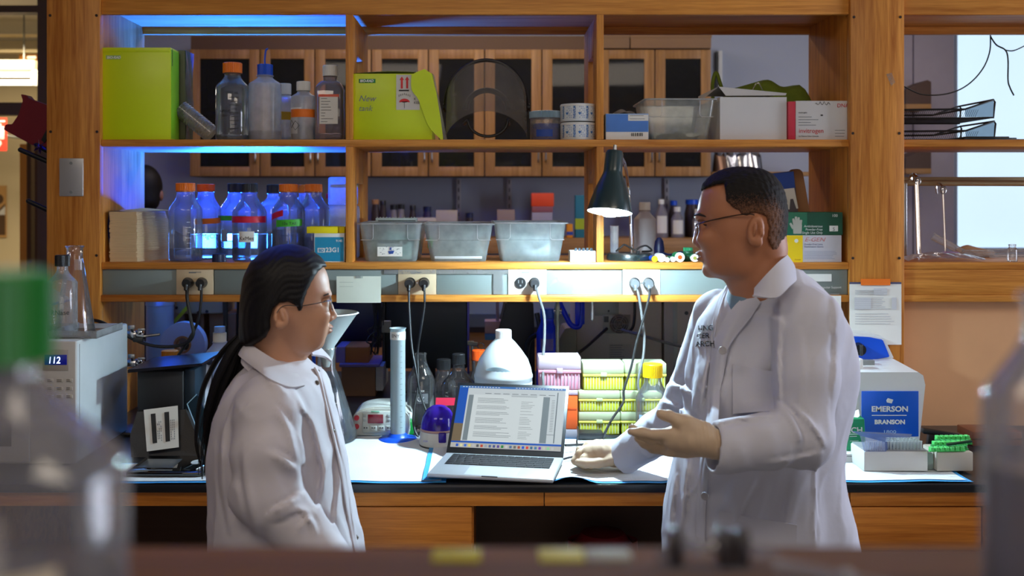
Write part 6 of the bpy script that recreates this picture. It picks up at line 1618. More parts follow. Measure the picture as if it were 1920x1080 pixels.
obj('edge', B().box(X(444, 4.05) - t.location.x, X(446, 4.05) - t.location.x, -.004, .15, 0, .5), BLACK, t)
# the blue lamp bar behind the bottles that lights the left bays
t = thing('blue_light_bar', 'blue glowing light bar standing behind the bottles on bench', 'lamp', (X(420, 3.92), 3.92, BT))
zl = Z(452, 3.9) - BT
obj('stand', B().cyl((0, .02, 0), (0, .02, zl), .01, n=12).box(-.08, .08, -.04, .07, 0, .012, .003), BLACK, t)
obj('housing', B().box(-.13, .17, .0, .05, zl - .035, zl + .035, .006), DKGREY, t)
obj('diffuser', B().box(-.12, .16, -.004, .0, zl - .026, zl + .026, .002), mat('blue_diffuser', (60, 130, 255), .4, emit=52, ecol=(70, 150, 255), var=0), t)
lamp('blue_bar_up', 'AREA', (X(455, 3.9), 3.9, BT + zl + .04), 110, (.003, .06, 1.0), (.30, .06), (X(500, 3.9), 3.5, 2.2), spread=R_(115))
lamp('blue_bar_side', 'AREA', (X(385, 3.9), 3.88, BT + zl), 22, (.005, .10, 1.0), (.06, .06), (-1.4, 3.76, 1.3), spread=R_(75))
# ------------------------------------------------------------------ right end of the bench
y = 2.95
t = thing('ultrasonic_homogenizer', 'white bench instrument with blue front plate and sloped blue dial head', 'instrument', (X(1665, y), y, BT))
SW = mat('sonicator_white', (226, 230, 230), .45)
gx = lambda px: X(px, y) - t.location.x
gz = lambda py: Z(py, y) - BT
side = [(gx(1590), 0), (gx(1722), 0), (gx(1735), gz(722)), (gx(1731), gz(704)), (gx(1722), gz(698)), (gx(1590), gz(698))]
back = [(p[0] * .93 - .008, p[1] * 1.0) for p in side]
bb = B()
n = 6
dd = .26
vs = [(p[0], 0, p[1]) for p in side] + [(p[0] - .015, dd, p[1] + (.022 if p[1] > .05 else 0)) for p in side]
bb.poly(vs, [tuple(range(n)), tuple(range(n, 2 * n))[::-1]] + [(i, i + n, (i + 1) % n + n, (i + 1) % n) for i in range(n)])
obj('body', bb, SW, t)
bz0 = gz(686)
hx_ = lambda px: X(px, y + .155) - t.location.x
hz_ = lambda py: Z(py, y + .155) - BT
bb = B().prism([(hx_(1588), bz0 - .006), (hx_(1679), bz0 - .006), (hx_(1659), hz_(632)), (hx_(1640), hz_(628)), (hx_(1588), hz_(626))], 'XZ', .16, .25, .004)
obj('head', bb, SW, t)
obj('blue_face', B().prism([(hx_(1588), hz_(676)), (hx_(1634), hz_(675)), (hx_(1668), hz_(669)), (hx_(1655), hz_(637)), (hx_(1630), hz_(632)), (hx_(1588), hz_(630))], 'XZ', .152, .159, .002), BLUE, t)
kn = obj('knob', B().cyl((hx_(1608), .153, hz_(654)), (hx_(1608), .128, hz_(654)), .019, .016, n=24), BLACK, t)
obj('knob_grip', B().box(hx_(1608) - .004, hx_(1608) + .004, .12, .129, hz_(654) - .016, hz_(654) + .016, .002), DKGREY, kn)
obj('lever', B().box(gx(1617), gx(1626), .03, .06, gz(697), gz(676), .003), WHITE, t)
obj('slot', B().box(gx(1634), gx(1660), .08, .1, gz(695), gz(684), .001), GREY, t)
SB = mat('plate_blue', (16, 84, 190), .35, var=.25, scale=5)
fp = obj('front_plate', B().box(gx(1615), gx(1723) - .002, -.003, -.0005, gz(818), gz(733), .0008), SB, t)
text('lettering', 'EMERSON', .0205, (gx(1667.5), -.0036, gz(771)), WHITE, fp, align='CENTER', bold=.0007, sx=1.12)
obj('rule', B().box(gx(1634), gx(1699), -.0038, -.003, gz(779), gz(777.6)), WHITE, fp)
text('lettering', 'BRANSON', .0165, (gx(1667.5), -.0036, gz(794.5)), WHITE, fp, align='CENTER', bold=.0007, sx=1.1)
text('lettering', '1800', .0125, (gx(1667), -.0036, gz(812)), mat('pale_print', (170, 200, 226), .5), fp, align='CENTER', sx=1.5)
obj('logo', B().prism([(gx(1661), gz(750)), (gx(1664), gz(746)), (gx(1674), gz(749)), (gx(1671), gz(756)), (gx(1662), gz(754))], 'XZ', -.0038, -.003), WHITE, fp)
y = 2.82
t = thing('wipes_box', 'green wipes box with white tissue, tilted beside the man', 'box', (X(1596, y), y, BT + L(20, y)), (0, R_(-3), R_(-8)))
hw = L(27, y); hb = L(60, y)
obj('carton', B().box(-hw, hw, 0, .12, .002, hb, .002), mat('wipes_green', (14, 140, 90), .5), t)
text('lettering', 'TECH', .021, (hw - .006, -.0012, hb - .036), WHITE, t, align='RIGHT', bold=.0005)
obj('print', lines(B(), hw - .04, hw - .012, hb - .058, hb - .046, 2, -.001, .0016, 3), WHITE, t)
obj('rule', plate(hw - .045, hw - .006, hb - .041, hb - .038, -.001), mat('mint_rule', (190, 226, 206), .5), t)
obj('tissue', B().sheet(lambda u, v: (-.02 + .05 * u + .006 * v, .02 + .05 * v, hb + .03 * math.sin(math.pi * v) * (1 - .6 * u) + .006 * math.sin(7 * u)), 8, 8), PAPER, t)
t = thing('white_box', 'low white box under the green wipes box', 'box', (X(1592, 2.79), 2.79, BT + .0045))
obj('carton', B().box(-L(26, y), L(25, y), 0, .14, 0, L(17, y), .002), WHITE, t)
obj('lid_line', B().box(-L(26, y) - .0008, L(25, y) + .0008, -.0008, .14, L(12, y), L(13.5, y)), GREY, t)
y = 2.70
t = thing('tip_rack', 'white tip rack with clear tips and lilac see-through lid', 'tip rack', (X(1680, y), y, BT + .006))
hw = L(60, y)
obj('base', B().box(-hw, hw, 0, .1, 0, L(37, y), .003), mat('rack_white', (222, 222, 216), .45), t)
obj('tray', B().box(-hw + .003, hw - .003, .002, .098, L(37, y), L(39, y), .001), MILKY, t)
q_ = L(37, y)
for r_ in range(3):
 for k in range(12):
  x = -.026 + .0085 * k
  obj('tip', B().lathe([(.0032, 0), (.0036, .022), (.004, .024), (.003, .0235)], c=(x, .012 + .018 * r_, q_), n=8), mat('tip_clear', (206, 216, 216), .3, trans=.4), t)
LIDM = glass('lilac_lid_plastic', tint=(206, 214, 240), haze=.25, hazecol=(150, 170, 232), rough=.1, refl=.25)
obj('lid', B().poly([(-hw, .0, q_), (-.028, -.002, q_), (hw * .95, .1, q_ + .014), (hw, .1, q_ + .022), (-hw * .95, .1, q_ + .030), (-hw, .03, q_ + .034), (-.028, .0, q_ + .024)], [(0, 1, 6, 5), (6, 2, 3, 4, 5), (1, 2, 6)]), LIDM, t)
q = B()
for k in range(9): q.box(-hw + .002 + .005 * k, -hw + .0035 + .005 * k, -.0015, .0, q_ + .002, q_ + .026)
obj('lid_ribs', q, MILKY, t)
t = thing('green_tube_rack', 'grey block topped with bright green tube strips at bench end', 'rack', (X(1791, y), y, BT + .006))
GRN = mat('strip_green', (90, 214, 110), .45)
obj('block', B().box(-L(34, y), L(34, y), 0, .09, 0, L(36, y), .003), mat('block_tan', (196, 188, 172), .6), t)
obj('side_block', B().box(-L(50, y), -L(34.5, y), .02, .09, 0, L(30, y), .002), glass('green_tint_plastic', tint=(206, 236, 216), haze=.3), t)
rq = random.Random(6)
for k in range(5):
 s = B(); zz = L(37, y) + .007 * (k // 2)
 xx = -L(48, y) + (.012 * k)
 for j in range(7):
  s.box(xx + .013 * j, xx + .013 * j + .0095, -.004 + .016 * k, .01 + .016 * k, zz + .002, zz + .012, .001, 1)
 s.box(xx - .002, xx + .092, .0 + .016 * k, .006 + .016 * k, zz, zz + .004)
 s.xf(Matrix.Rotation(R_([3, -4, 5, -2, 4][k]), 4, 'Z'))
 obj('tube_strip', s, GRN if k % 2 == 0 else mat('strip_green_dark', (46, 160, 80), .45), t)
obj('dark_strip', B().box(-.03, .035, .01, .02, .0, .006, .002).xf(Matrix.Translation((.01, -.01, L(50, y))) @ Matrix.Rotation(R_(-8), 4, 'Y')), mat('dark_green_strip', (14, 60, 40), .4), t)
t = thing('black_marker', 'black pen-like tool lying behind green tube rack', 'tool', (X(1760, 2.95), 2.95, BT + .004), (0, R_(8), R_(-4)))
obj('barrel', B().box(-L(36, y), L(44, y), 0, .025, .034, .05, .006).box(-.03, .0, .002, .022, 0, .036, .003), BLACK, t)
obj('tip', B().cyl((L(44, y), .012, .042), (L(60, y), .012, .04), .006, .002, n=10), DKGREY, t)
t = thing('wood_block', 'low reddish brown wooden block at the right end of bench', 'block', (X(1850, 3.0), 3.0, BT))
obj('block', B().box(-.04, .1, 0, .1, 0, .04, .003), mat('reddish_wood', (130, 78, 52), .5, var=.2, scale=20), t)
obj('groove', B().box(-.041, .1, -.001, .002, .018, .021), DARKWOOD, t)
# inside the knee space
t = thing('red_bag', 'dark red bag in the shadow under the bench', 'bag', (X(1130, 3.0), 3.0, .0))
obj('bag', B().sheet(lambda u, v: (.14 * math.cos(2 * math.pi * u) * (1 - .3 * v), .1 * math.sin(2 * math.pi * u) * (1 - .4 * v), .02 + .62 * v), 24, 8), mat('bag_red', (120, 14, 22), .6), t)
obj('bag_top', B().lathe([(.09, .62), (.06, .66), (0, .67)], n=24), mat('bag_red', (120, 14, 22), .6), t)
# ------------------------------------------------------------------ cords
def cord(name, label, pts, r, plug=None, m=RUBBER, cat='cord', group='cords hanging from the outlet strip'):
 p = [P(a, b_, yy) for a, b_, yy in pts]
 t = thing(name, label, cat, tuple(p[0]), group=group)
 o0 = Vector(t.location)
 obj('cable', B().tube([q_ - o0 for q_ in spline(p, 8)], r, 8), m, t)
 if plug:
  obj('plug', B().cyl((0, .016, .0), (0, -.014, 0), .0155, .013, n=18).cyl((0, -.012, -.004), (0, -.018, -.02), .007, .005, n=10), plug, t)
 return t
yo = YS - .02
cord('power_cable', 'thick black cord looping left from first outlet to the microwave', [(351, 531, yo), (351, 560, yo - .02), (358, 600, yo - .03), (362, 628, yo - .03), (345, 645, yo - .02), (305, 650, yo - .02), (262, 641, yo - .03), (225, 622, yo - .05), (190, 604, yo - .05), (172, 600, yo - .02)], .0052, BLACK)
cord('power_cable', 'thinner black cord dropping from the first outlet behind the hood', [(377, 531, yo), (377, 565, yo - .01), (370, 605, yo - .01), (352, 640, yo), (330, 672, yo), (318, 686, yo)], .0042, BLACK)
cord('power_cable', 'black cord falling from second outlet behind the measuring cylinder', [(767, 532, yo), (767, 570, yo - .02), (771, 640, yo - .05), (779, 690, yo - .08), (790, 745, yo - .1), (808, 790, yo - .12), (822, 815, 2.98 + .1)], .0036, BLACK)
cord('power_cable', 'second black cord curving down from second outlet to centrifuge', [(795, 532, yo), (796, 570, yo - .01), (789, 620, yo - .02), (783, 660, yo - .02), (784, 720, yo - .05), (776, 770, yo - .08), (776, 800, yo - .1), (786, 822, yo - .12), (800, 826, yo - .14)], .0034, BLACK)
cord('power_cable', 'grey cord falling from third outlet past the pink tip box', [(1003, 532, yo), (1010, 555, yo - .03), (1020, 590, yo - .04), (1021, 630, yo - .06), (1018, 680, yo - .1), (1019, 725, yo - .14), (1021, 760, yo - .15)], .0042, mat('plug_grey_black', (40, 40, 42), .4), m=mat('grey_cord', (90, 92, 92), .5))
cord('power_cable', 'shiny cord from fourth outlet ending at yellow capped bottle', [(1190, 532, yo), (1197, 552, yo - .02), (1203, 590, yo - .03), (1208, 630, yo - .04), (1206, 668, yo - .06), (1198, 705, yo - .08), (1197, 728, yo - .09), (1206, 745, yo - .1)], .0038, mat('plug_silver', (120, 124, 126), .25, metal=.5), m=mat('grey_cord', (90, 92, 92), .5))
cord('power_cable', 'long cord from fourth outlet crossing the tip boxes to bench', [(1216, 532, yo), (1218, 552, yo - .03), (1206, 600, yo - .05), (1194, 640, yo - .07), (1183, 690, yo - .1), (1170, 730, yo - .13), (1168, 755, yo - .15), (1148, 785, yo - .2), (1135, 810, yo - .25), (1126, 829, 2.97), (1100, 833, 2.95), (1060, 835, 2.9)], .0036, mat('plug_silver', (120, 124, 126), .25, metal=.5), m=RUBBER)
cord('power_cable', 'black cord plugged into the back of the grey instrument', [(1138, 616, 3.8), (1120, 632, 3.76), (1100, 650, 3.74), (1080, 667, 3.72), (1070, 690, 3.72)], .0055, None)
cord('power_cable', 'black cord dropping from the shelf beside the fan', [(1190, 560, 3.76), (1190, 590, 3.76), (1187, 612, 3.76), (1180, 622, 3.78)], .005, None)
cord('grey_hose', 'pale grey hose drooping across the grey instruments', [(1165, 618, 3.74), (1200, 628, 3.7), (1240, 640, 3.7), (1290, 652, 3.7), (1330, 655, 3.72)], .005, None, m=mat('hose_grey', (130, 128, 122), .5))
cord('laptop_cable', 'black cable beside the laptop running under glove', [(1052, 862, 2.80), (1072, 857, 2.82), (1092, 858, 2.83), (1110, 852, 2.86)], .003, None)
t = cord('dangling_lead', 'thin dark lead hanging over orange rack beside laptop', [(1083, 800, 3.04), (1084, 815, 3.0), (1082, 830, 2.97), (1088, 838, 2.95)], .0025, None)
# ================================================================== people: one smooth surface each, from distance fields
import openvdb
class Field:
 def __init__(s, lo, hi, h):
  s.lo = np.array(lo, float); s.h = h
  s.n = np.ceil((np.array(hi, float) - s.lo) / h).astype(int) + 1
  s.ax = [s.lo[i] + h * np.arange(s.n[i]) for i in range(3)]
  s.d = np.full(s.n, .3, np.float32)
 def sl(s, lo, hi):
  r = []
  for i in range(3):
   a = int(max(0, math.floor((lo[i] - s.lo[i]) / s.h))); b = int(min(s.n[i], math.ceil((hi[i] - s.lo[i]) / s.h) + 1))
   if b <= a: return None
   r.append(slice(a, b))
  return tuple(r)
 def grid(s, q):
  return np.meshgrid(*[s.ax[i][q[i]].astype(np.float32) for i in range(3)], indexing='ij', sparse=True)
 def op(s, fn, lo, hi, k, mode='add'):
  m = k + .03
  q = s.sl([v - m for v in lo], [v + m for v in hi])
  if q is None: return s
  e = fn(*s.grid(q)).astype(np.float32); d = s.d[q]
  if mode == 'add':
   h = np.maximum(k - np.abs(d - e), 0) / k if k > 0 else 0
   s.d[q] = np.minimum(d, e) - h * h * k / 4
  elif mode == 'sub':
   e = -e; h = np.maximum(k - np.abs(d - e), 0) / k if k > 0 else 0
   s.d[q] = np.maximum(d, e) + h * h * k / 4
  return s
 def cap(s, a, b, ra, rb=None, k=.01, mode='add', sc=(1, 1, 1)):
  """tapered limb from a to b; sc squashes the section (scale per axis about a)"""
  rb = ra if rb is None else rb
  a = np.array(a, float); b = np.array(b, float)
  S_ = np.array(sc, float)
  ba = (b - a) / S_; L2 = max(1e-9, float(ba @ ba))
  def fn(x, y, z):
   px, py, pz = (x - a[0]) / S_[0], (y - a[1]) / S_[1], (z - a[2]) / S_[2]
   t = np.clip((px * ba[0] + py * ba[1] + pz * ba[2]) / L2, 0, 1)
   return (np.sqrt((px - t * ba[0]) ** 2 + (py - t * ba[1]) ** 2 + (pz - t * ba[2]) ** 2) - (ra + (rb - ra) * t)) * min(S_)
  R = max(ra, rb) * max(sc)
  return s.op(fn, np.minimum(a, b) - R, np.maximum(a, b) + R, k, mode)
 def chain(s, pts, rs, k=.01, mode='add', sc=(1, 1, 1)):
  for i in range(len(pts) - 1): s.cap(pts[i], pts[i + 1], rs[i], rs[i + 1], k, mode, sc)
  return s
 def ell(s, c, r, k=.01, mode='add', rot=None):
  c = np.array(c, float); r = np.array(r, float)
  M = np.array(Euler([R_(v) for v in rot]).to_matrix().transposed()) if rot else None
  def fn(x, y, z):
   p = (x - c[0], y - c[1], z - c[2])
   if M is not None: p = tuple(M[i][0] * p[0] + M[i][1] * p[1] + M[i][2] * p[2] for i in range(3))
   k0 = np.sqrt((p[0] / r[0]) ** 2 + (p[1] / r[1]) ** 2 + (p[2] / r[2]) ** 2)
   k1 = np.sqrt((p[0] / r[0] ** 2) ** 2 + (p[1] / r[1] ** 2) ** 2 + (p[2] / r[2] ** 2) ** 2) + 1e-6
   return k0 * (k0 - 1) / k1
  R = float(max(r)) if rot else r
  return s.op(fn, c - R, c + R, k, mode)
 def mesh(s, name, band=None):
  d = np.clip(s.d, -.05, .05)
  for i in range(3):
   for e in (0, -1):
    q = [slice(None)] * 3; q[i] = e; d[tuple(q)] = np.maximum(d[tuple(q)], .001)
  g = openvdb.FloatGrid(.05); g.copyFromArray(np.ascontiguousarray(d.astype(np.float32)))
  pts, quads = g.convertToQuads(0.0)
  pts = pts * s.h + s.lo
  me = bpy.data.meshes.new(name)
  me.from_pydata(pts.tolist(), [], quads[:, ::-1].tolist()); me.update()
  me.shade_smooth()
  return me
def poly_sdf(pts, X2, Z2):
 """signed distance to a closed outline, negative inside"""
 p = np.array(pts, np.float32); n = len(p)
 d = np.full(np.broadcast(X2, Z2).shape, 1e9, np.float32); inside = np.zeros(d.shape, bool)
 for i in range(n):
  a, b = p[i], p[(i + 1) % n]; e = b - a
  wx, wz = X2 - a[0], Z2 - a[1]
  t = np.clip((wx * e[0] + wz * e[1]) / max(1e-12, float(e @ e)), 0, 1)
  d = np.minimum(d, (wx - t * e[0]) ** 2 + (wz - t * e[1]) ** 2)
  c = (a[1] > Z2) != (b[1] > Z2)
  with np.errstate(divide='ignore', invalid='ignore'):
   xi = (b[0] - a[0]) * (Z2 - a[1]) / (b[1] - a[1] + 1e-12) + a[0]
  inside ^= c & (X2 < xi)
 d = np.sqrt(d); d[inside] *= -1
 return d
def blur(a, n):
 for ax in (0, 1):
  for _ in range(2):
   c = np.cumsum(np.pad(a, [(n + 1, n) if i == ax else (0, 0) for i in (0, 1)], 'edge'), ax)
   sl1 = [slice(None)] * 2; sl2 = [slice(None)] * 2
   sl1[ax] = slice(2 * n + 1, None); sl2[ax] = slice(0, -(2 * n + 1))
   a = (c[tuple(sl1)] - c[tuple(sl2)]) / (2 * n + 1)
 return a
def closed(pts, k=5):
 q = spline([(a, 0, b) for a, b in [pts[-1]] + list(pts) + [pts[0], pts[1]]], k)
 q = q[k:-k]
 return [(v.x, v.z) for v in q][:-1]
def cloth_noise(x, y, z, seed, amp, sx, sy, sz, n=7):
 q = np.random.default_rng(seed); out = 0
 for i in range(n):
  k = q.normal(0, 1, 3); k = k / np.linalg.norm(k) * (.6 + .9 * q.random()); ph = q.random() * 6.28
  out = out + np.sin(x * k[0] * sx + y * k[1] * sy + z * k[2] * sz + ph)
 return amp * out / math.sqrt(n)
def ridged(f, seed, amp, sx, sy, sz):
 """sharp-crested wrinkles all over the cloth"""
 x, y, z = f.ax[0][:, None, None], f.ax[1][None, :, None], f.ax[2][None, None, :]
 wx = x + .02 * np.sin(z * 17 + y * 9); n = cloth_noise(wx, y, z + .03 * np.sin(x * 14), seed, 1., sx, sy, sz, 6)
 f.d = (f.d - amp * np.maximum(0, 1 - np.abs(n) * 1.6) ** 1.5).astype(np.float32)
def crease(f, pts, amp, wd, y0, y1, side=1):
 """a fold drawn through picture points (px, py): a crest, steep on one side with a valley at its foot"""
 q = [Vector((a, b, 0)) for a, b in pts]; q = spline(q, 5); m = wd * 3
 xs = [X(v.x + e, y) for v in q for y in (y0, y1) for e in (-m, m)]; zs = [Z(v.y + e, y) for v in q for y in (y0, y1) for e in (-m, m)]
 sl = f.sl((min(xs), y0, min(zs)), (max(xs), y1, max(zs)))
 if sl is None: return f
 x, y, z = f.grid(sl)
 px = CX + x * F / y; py = CY - (z - EYE) * F / y
 best = np.full(px.shape, 1e9, np.float32); sg = np.zeros(px.shape, np.float32); tt = np.zeros(px.shape, np.float32)
 n = len(q) - 1
 for i in range(n):
  ax, ay = q[i].x, q[i].y; ex, ey = q[i + 1].x - ax, q[i + 1].y - ay; l2 = ex * ex + ey * ey + 1e-9
  t = np.clip(((px - ax) * ex + (py - ay) * ey) / l2, 0, 1)
  dx, dy = px - ax - t * ex, py - ay - t * ey; d = dx * dx + dy * dy
  m_ = d < best
  best = np.where(m_, d, best); sg = np.where(m_, np.sign(ex * dy - ey * dx), sg); tt = np.where(m_, (i + t) / n, tt)
 s = np.sqrt(best) / wd * sg * side
 prof = np.where(s > 0, np.exp(-(s / 1.2) ** 2), np.exp(-(s / .45) ** 2)) - .45 * np.exp(-((s + .8) / .45) ** 2)
 ym = np.clip(np.minimum((y - y0) / .02, (y1 - y) / .02), 0, 1)
 f.d[sl] -= (amp * prof * np.clip(np.sin(math.pi * np.clip(tt, .04, .96)), 0, 1) ** .6 * ym).astype(np.float32)
 return f
def join(f, g, k):
 h = np.maximum(k - np.abs(f.d - g.d), 0) / k
 f.d = (np.minimum(f.d, g.d) - h * h * k / 4).astype(np.float32)
 return f
def twin(f):
 g = Field.__new__(Field); g.lo, g.h, g.n, g.ax = f.lo, f.h, f.n, f.ax; g.d = np.full(f.n, .3, np.float32)
 return g
def surf_y(px, py, y0, y1, fld, d=None):
 """depth at which the ray through a picture point meets a surface"""
 d = fld.d if d is None else d
 for k in range(240):
  yy_ = y0 + (y1 - y0) * k / 239; p = P(px, py, yy_)
  i = [int(round((p[j] - fld.lo[j]) / fld.h)) for j in range(3)]
  if all(0 <= i[j] < fld.n[j] for j in range(3)) and d[i[0], i[1], i[2]] < 0: return yy_
 return None
def drape(name, rows, m, parent, fld, off=.002, n=8, th=.0022, y0=1.9, y1=2.6, d=None):
 """a cloth piece laid on a surface: rows of picture points, each vertex set on the surface below it"""
 rr = [spline([Vector((a, b, 0)) for a, b in r], max(1, n // (len(r) - 1))) for r in rows]
 cc = [spline(c, max(1, n // (len(rows) - 1))) for c in zip(*rr)]
 g = []; last = None
 for c in cc:
  r = []
  for v in c:
   yy = surf_y(v.x, v.y, y0, y1, fld, d)
   last = yy = yy if yy is not None else (last or y0)
   r.append(yy)
  g.append(r)
 a = blur(np.array(g), 1)
 bm = B(); vs = [[bm.bm.verts.new(P(v.x, v.y, a[i][j] - off)) for j, v in enumerate(c)] for i, c in enumerate(cc)]
 for i in range(len(vs) - 1):
  for j in range(len(vs[0]) - 1): bm.bm.faces.new((vs[i][j], vs[i + 1][j], vs[i + 1][j + 1], vs[i][j + 1]))
 bmesh.ops.recalc_face_normals(bm.bm, faces=bm.bm.faces[:])
 bmesh.ops.solidify(bm.bm, geom=bm.bm.faces[:], thickness=th)
 return obj(name, bm, m, parent, angle=60)
# Heads are modelled in a side-view frame: u to the right of the picture, w up, depth y away from the viewer;
# the frame sits on the head and is then turned a little away from the viewer.
def frame(D):
 U_ = lambda px: X(px, D); W_ = lambda py: Z(py, D)
 return U_, W_
SKIN_W = mat('skin_light', (198, 146, 114), .5, var=.05, scale=50, bump=.08, bscale=500)
SKIN_M = mat('skin_tan', (176, 116, 82), .5, var=.06, scale=50, bump=.1, bscale=500)
LIP_W = mat('lip_rose', (160, 92, 80), .45)
LIP_M = mat('lip_brown', (128, 76, 62), .5)
EYEW = mat('eye_white', (210, 206, 200), .2)
EYED = mat('eye_dark', (26, 18, 14), .15)
HAIR = mat('hair_black', (14, 12, 14), .48, spec=.3, var=.3, scale=30, stretch=(12, 12, 1), bump=.5, bscale=60)
BROW = mat('brow_black', (34, 26, 24), .7)
COAT = mat('coat_cotton', (206, 207, 219), .85, var=.03, scale=6, bump=.25, bscale=45, spec=.2)
COAT2 = mat('coat_poly', (210, 205, 212), .7, var=.03, scale=6, bump=.2, bscale=35, spec=.3)
SHIRT = mat('shirt_blue', (120, 146, 166), .8)
GLOVE = mat('glove_latex', (216, 190, 160), .5, var=.05, scale=30, bump=.35, bscale=60, trans=.12)
TROUSER = mat('trousers_dark', (40, 44, 58), .8)
SHOE = mat('shoe_black', (26, 24, 24), .5)
LENS = glass('spectacle_lens', tint=(240, 246, 246), haze=.05, refl=1.0)
def head(U_, W_, D, face, cran_w, jaw_w, lo, hi, feats, h=.0021):
 """inflate the side outline of skull and face, then add the features"""
 f = Field(lo, hi, h)
 x, y, z = f.ax
 X2, Z2 = np.meshgrid(x, z, indexing='ij')
 d2 = blur(poly_sdf(closed([(U_(a), W_(b)) for a, b in face]), X2, Z2), 2)
 t = -d2; Rr = .074
 zz = (Z2 - W_(feats['zj'])) / (W_(feats['zc']) - W_(feats['zj']))
 s_ = np.clip(zz, 0, 1); s_ = s_ * s_ * (3 - 2 * s_)
 wd = (jaw_w + (cran_w - jaw_w) * s_)[:, None, :]
 a = ((Rr - np.minimum(t, Rr)) / Rr)[:, None, :]
 yy = (y[None, :, None] - D) / wd
 pw = 1.45 + .55 * s_[:, None, :]
 f.d = ((np.sqrt(a ** pw + yy * yy) - 1) * Rr * .8).astype(np.float32)
 return f
def place_head(o, c, yaw):
 """turn a head piece built in picture-parallel axes about the vertical through c"""
 M = Matrix.Translation(c) @ Matrix.Rotation(R_(yaw), 4, 'Z') @ Matrix.Translation(-Vector(c))
 o.data.transform(M)
def ear(f, U_, W_, D, wy, px, py, lx, lz, tilt, s):
 """outer rim, hollow, lobe of the near ear (at D - wy) and a mirrored far ear"""
 for sg in (-1, 1):
  c = (U_(px), D + sg * wy, W_(py))
  f.ell(c, (L(lx, D), .011, L(lz, D)), .006, 'add', (0, tilt, sg * 18 * s))
  f.ell((c[0] - s * L(1, D), c[1] + sg * .011, c[2] + L(2, D)), (L(lx * .58, D), .0085, L(lz * .62, D)), .005, 'sub', (0, tilt, sg * 18 * s))
  f.ell((c[0] - s * L(lx * .3, D), c[1] + sg * .004, c[2] - L(lz * .72, D)), (L(lx * .52, D), .007, L(lz * .32, D)), .006, 'add')
  f.ell((c[0] + s * L(lx * -.75, D), c[1] + sg * .003, c[2] - L(lz * .12, D)), (L(3.5, D), .006, L(6, D)), .005, 'add')
  f.ell((c[0] + s * L(1.0, D), c[1] + sg * .008, c[2] + L(3, D)), (L(lx * .22, D), .004, L(lz * .45, D)), .004, 'add', (0, tilt, 0))
def strip(name, rows, m, parent, thick=.0022, sub=True):
 """cloth panel through rows of points, given thickness"""
 t = B(); nu = len(rows[0]) - 1; nv = len(rows) - 1
 rr = [spline(r, 4) for r in rows]
 cols = list(zip(*rr)); cc = [spline(c, 4) for c in cols]
 bm = t.bm
 g = [[bm.verts.new(p) for p in c] for c in cc]
 for i in range(len(g) - 1):
  for j in range(len(g[0]) - 1): bm.faces.new((g[i][j], g[i + 1][j], g[i + 1][j + 1], g[i][j + 1]))
 bmesh.ops.recalc_face_normals(bm, faces=bm.faces[:])
 bmesh.ops.solidify(bm, geom=bm.faces[:], thickness=thick)
 return obj(name, t, m, parent, angle=60)
def torso(f, rows, D, rot=0., k=.03, seed=1, amp=.004, folds=(10, 10, 5)):
 """loft of elliptical sections: (row, left px, right px, half depth, depth offset)"""
 x, y, z = f.ax
 zs = np.array([Z(r[0], D) for r in rows])[::-1]
 cx = np.array([X((r[1] + r[2]) / 2, D) for r in rows])[::-1]
 rx = np.array([L((r[2] - r[1]) / 2, D) for r in rows])[::-1]
 ry = np.array([r[3] for r in rows])[::-1]
 cy = np.array([D + (r[4] if len(r) > 4 else 0) for r in rows])[::-1]
 def ip(v):
  return np.interp(z, zs, v)
 def sm(v):
  a = ip(v); n = max(2, int(.02 / f.h)); kk = np.ones(2 * n + 1) / (2 * n + 1)
  return np.convolve(np.pad(a, n, 'edge'), kk, 'valid')
 cxz, rxz, ryz, cyz = sm(cx), sm(rx), sm(ry), sm(cy)
 px = x[:, None, None] - cxz[None, None, :]; py = y[None, :, None] - cyz[None, None, :]
 pw = 2.3
 k0 = (np.abs(px / rxz) ** pw + np.abs(py / ryz) ** pw) ** (1 / pw)
 d = (k0 - 1) * np.minimum(rxz, ryz)
 top = z[None, None, :] - zs[-1]; bot = zs[0] - z[None, None, :]
 d = np.maximum(np.maximum(d, top), bot)
 if amp:
  d = d + cloth_noise(x[:, None, None], y[None, :, None], z[None, None, :], seed, amp, *folds)
 f.d = np.minimum(f.d, d.astype(np.float32))
 return f
def legs(root, cx, cy, z_hem, m, facing):
 b = Field((cx - .25, cy - .25, -.005), (cx + .25, cy + .25, z_hem + .12), .007)
 for s_ in (-1, 1):
  hp = Vector((cx, cy + s_ * .085, z_hem + .1)); an = Vector((cx - facing * .02, cy + s_ * .09, .09))
  b.cap(hp, (cx, cy + s_ * .088, .46), .085, .062, .02).cap((cx, cy + s_ * .088, .46), an, .062, .05, .02)
 obj('trousers', b.mesh('trousers'), m, root)
 for s_ in (-1, 1):
  sb = Field((cx - .2, cy - .2, 0), (cx + .2, cy + .2, .13), .005)
  sb.cap((cx - facing * .05, cy + s_ * .09, .038), (cx + facing * .11, cy + s_ * .1, .03), .038, .03, .02).cap((cx - facing * .02, cy + s_ * .09, .03), (cx - facing * .02, cy + s_ * .09, .1), .04, .042, .02)
  sb.d = np.maximum(sb.d, .001 - sb.ax[2][None, None, :]).astype(np.float32)
  obj('shoe', sb.mesh('shoe'), SHOE, root)
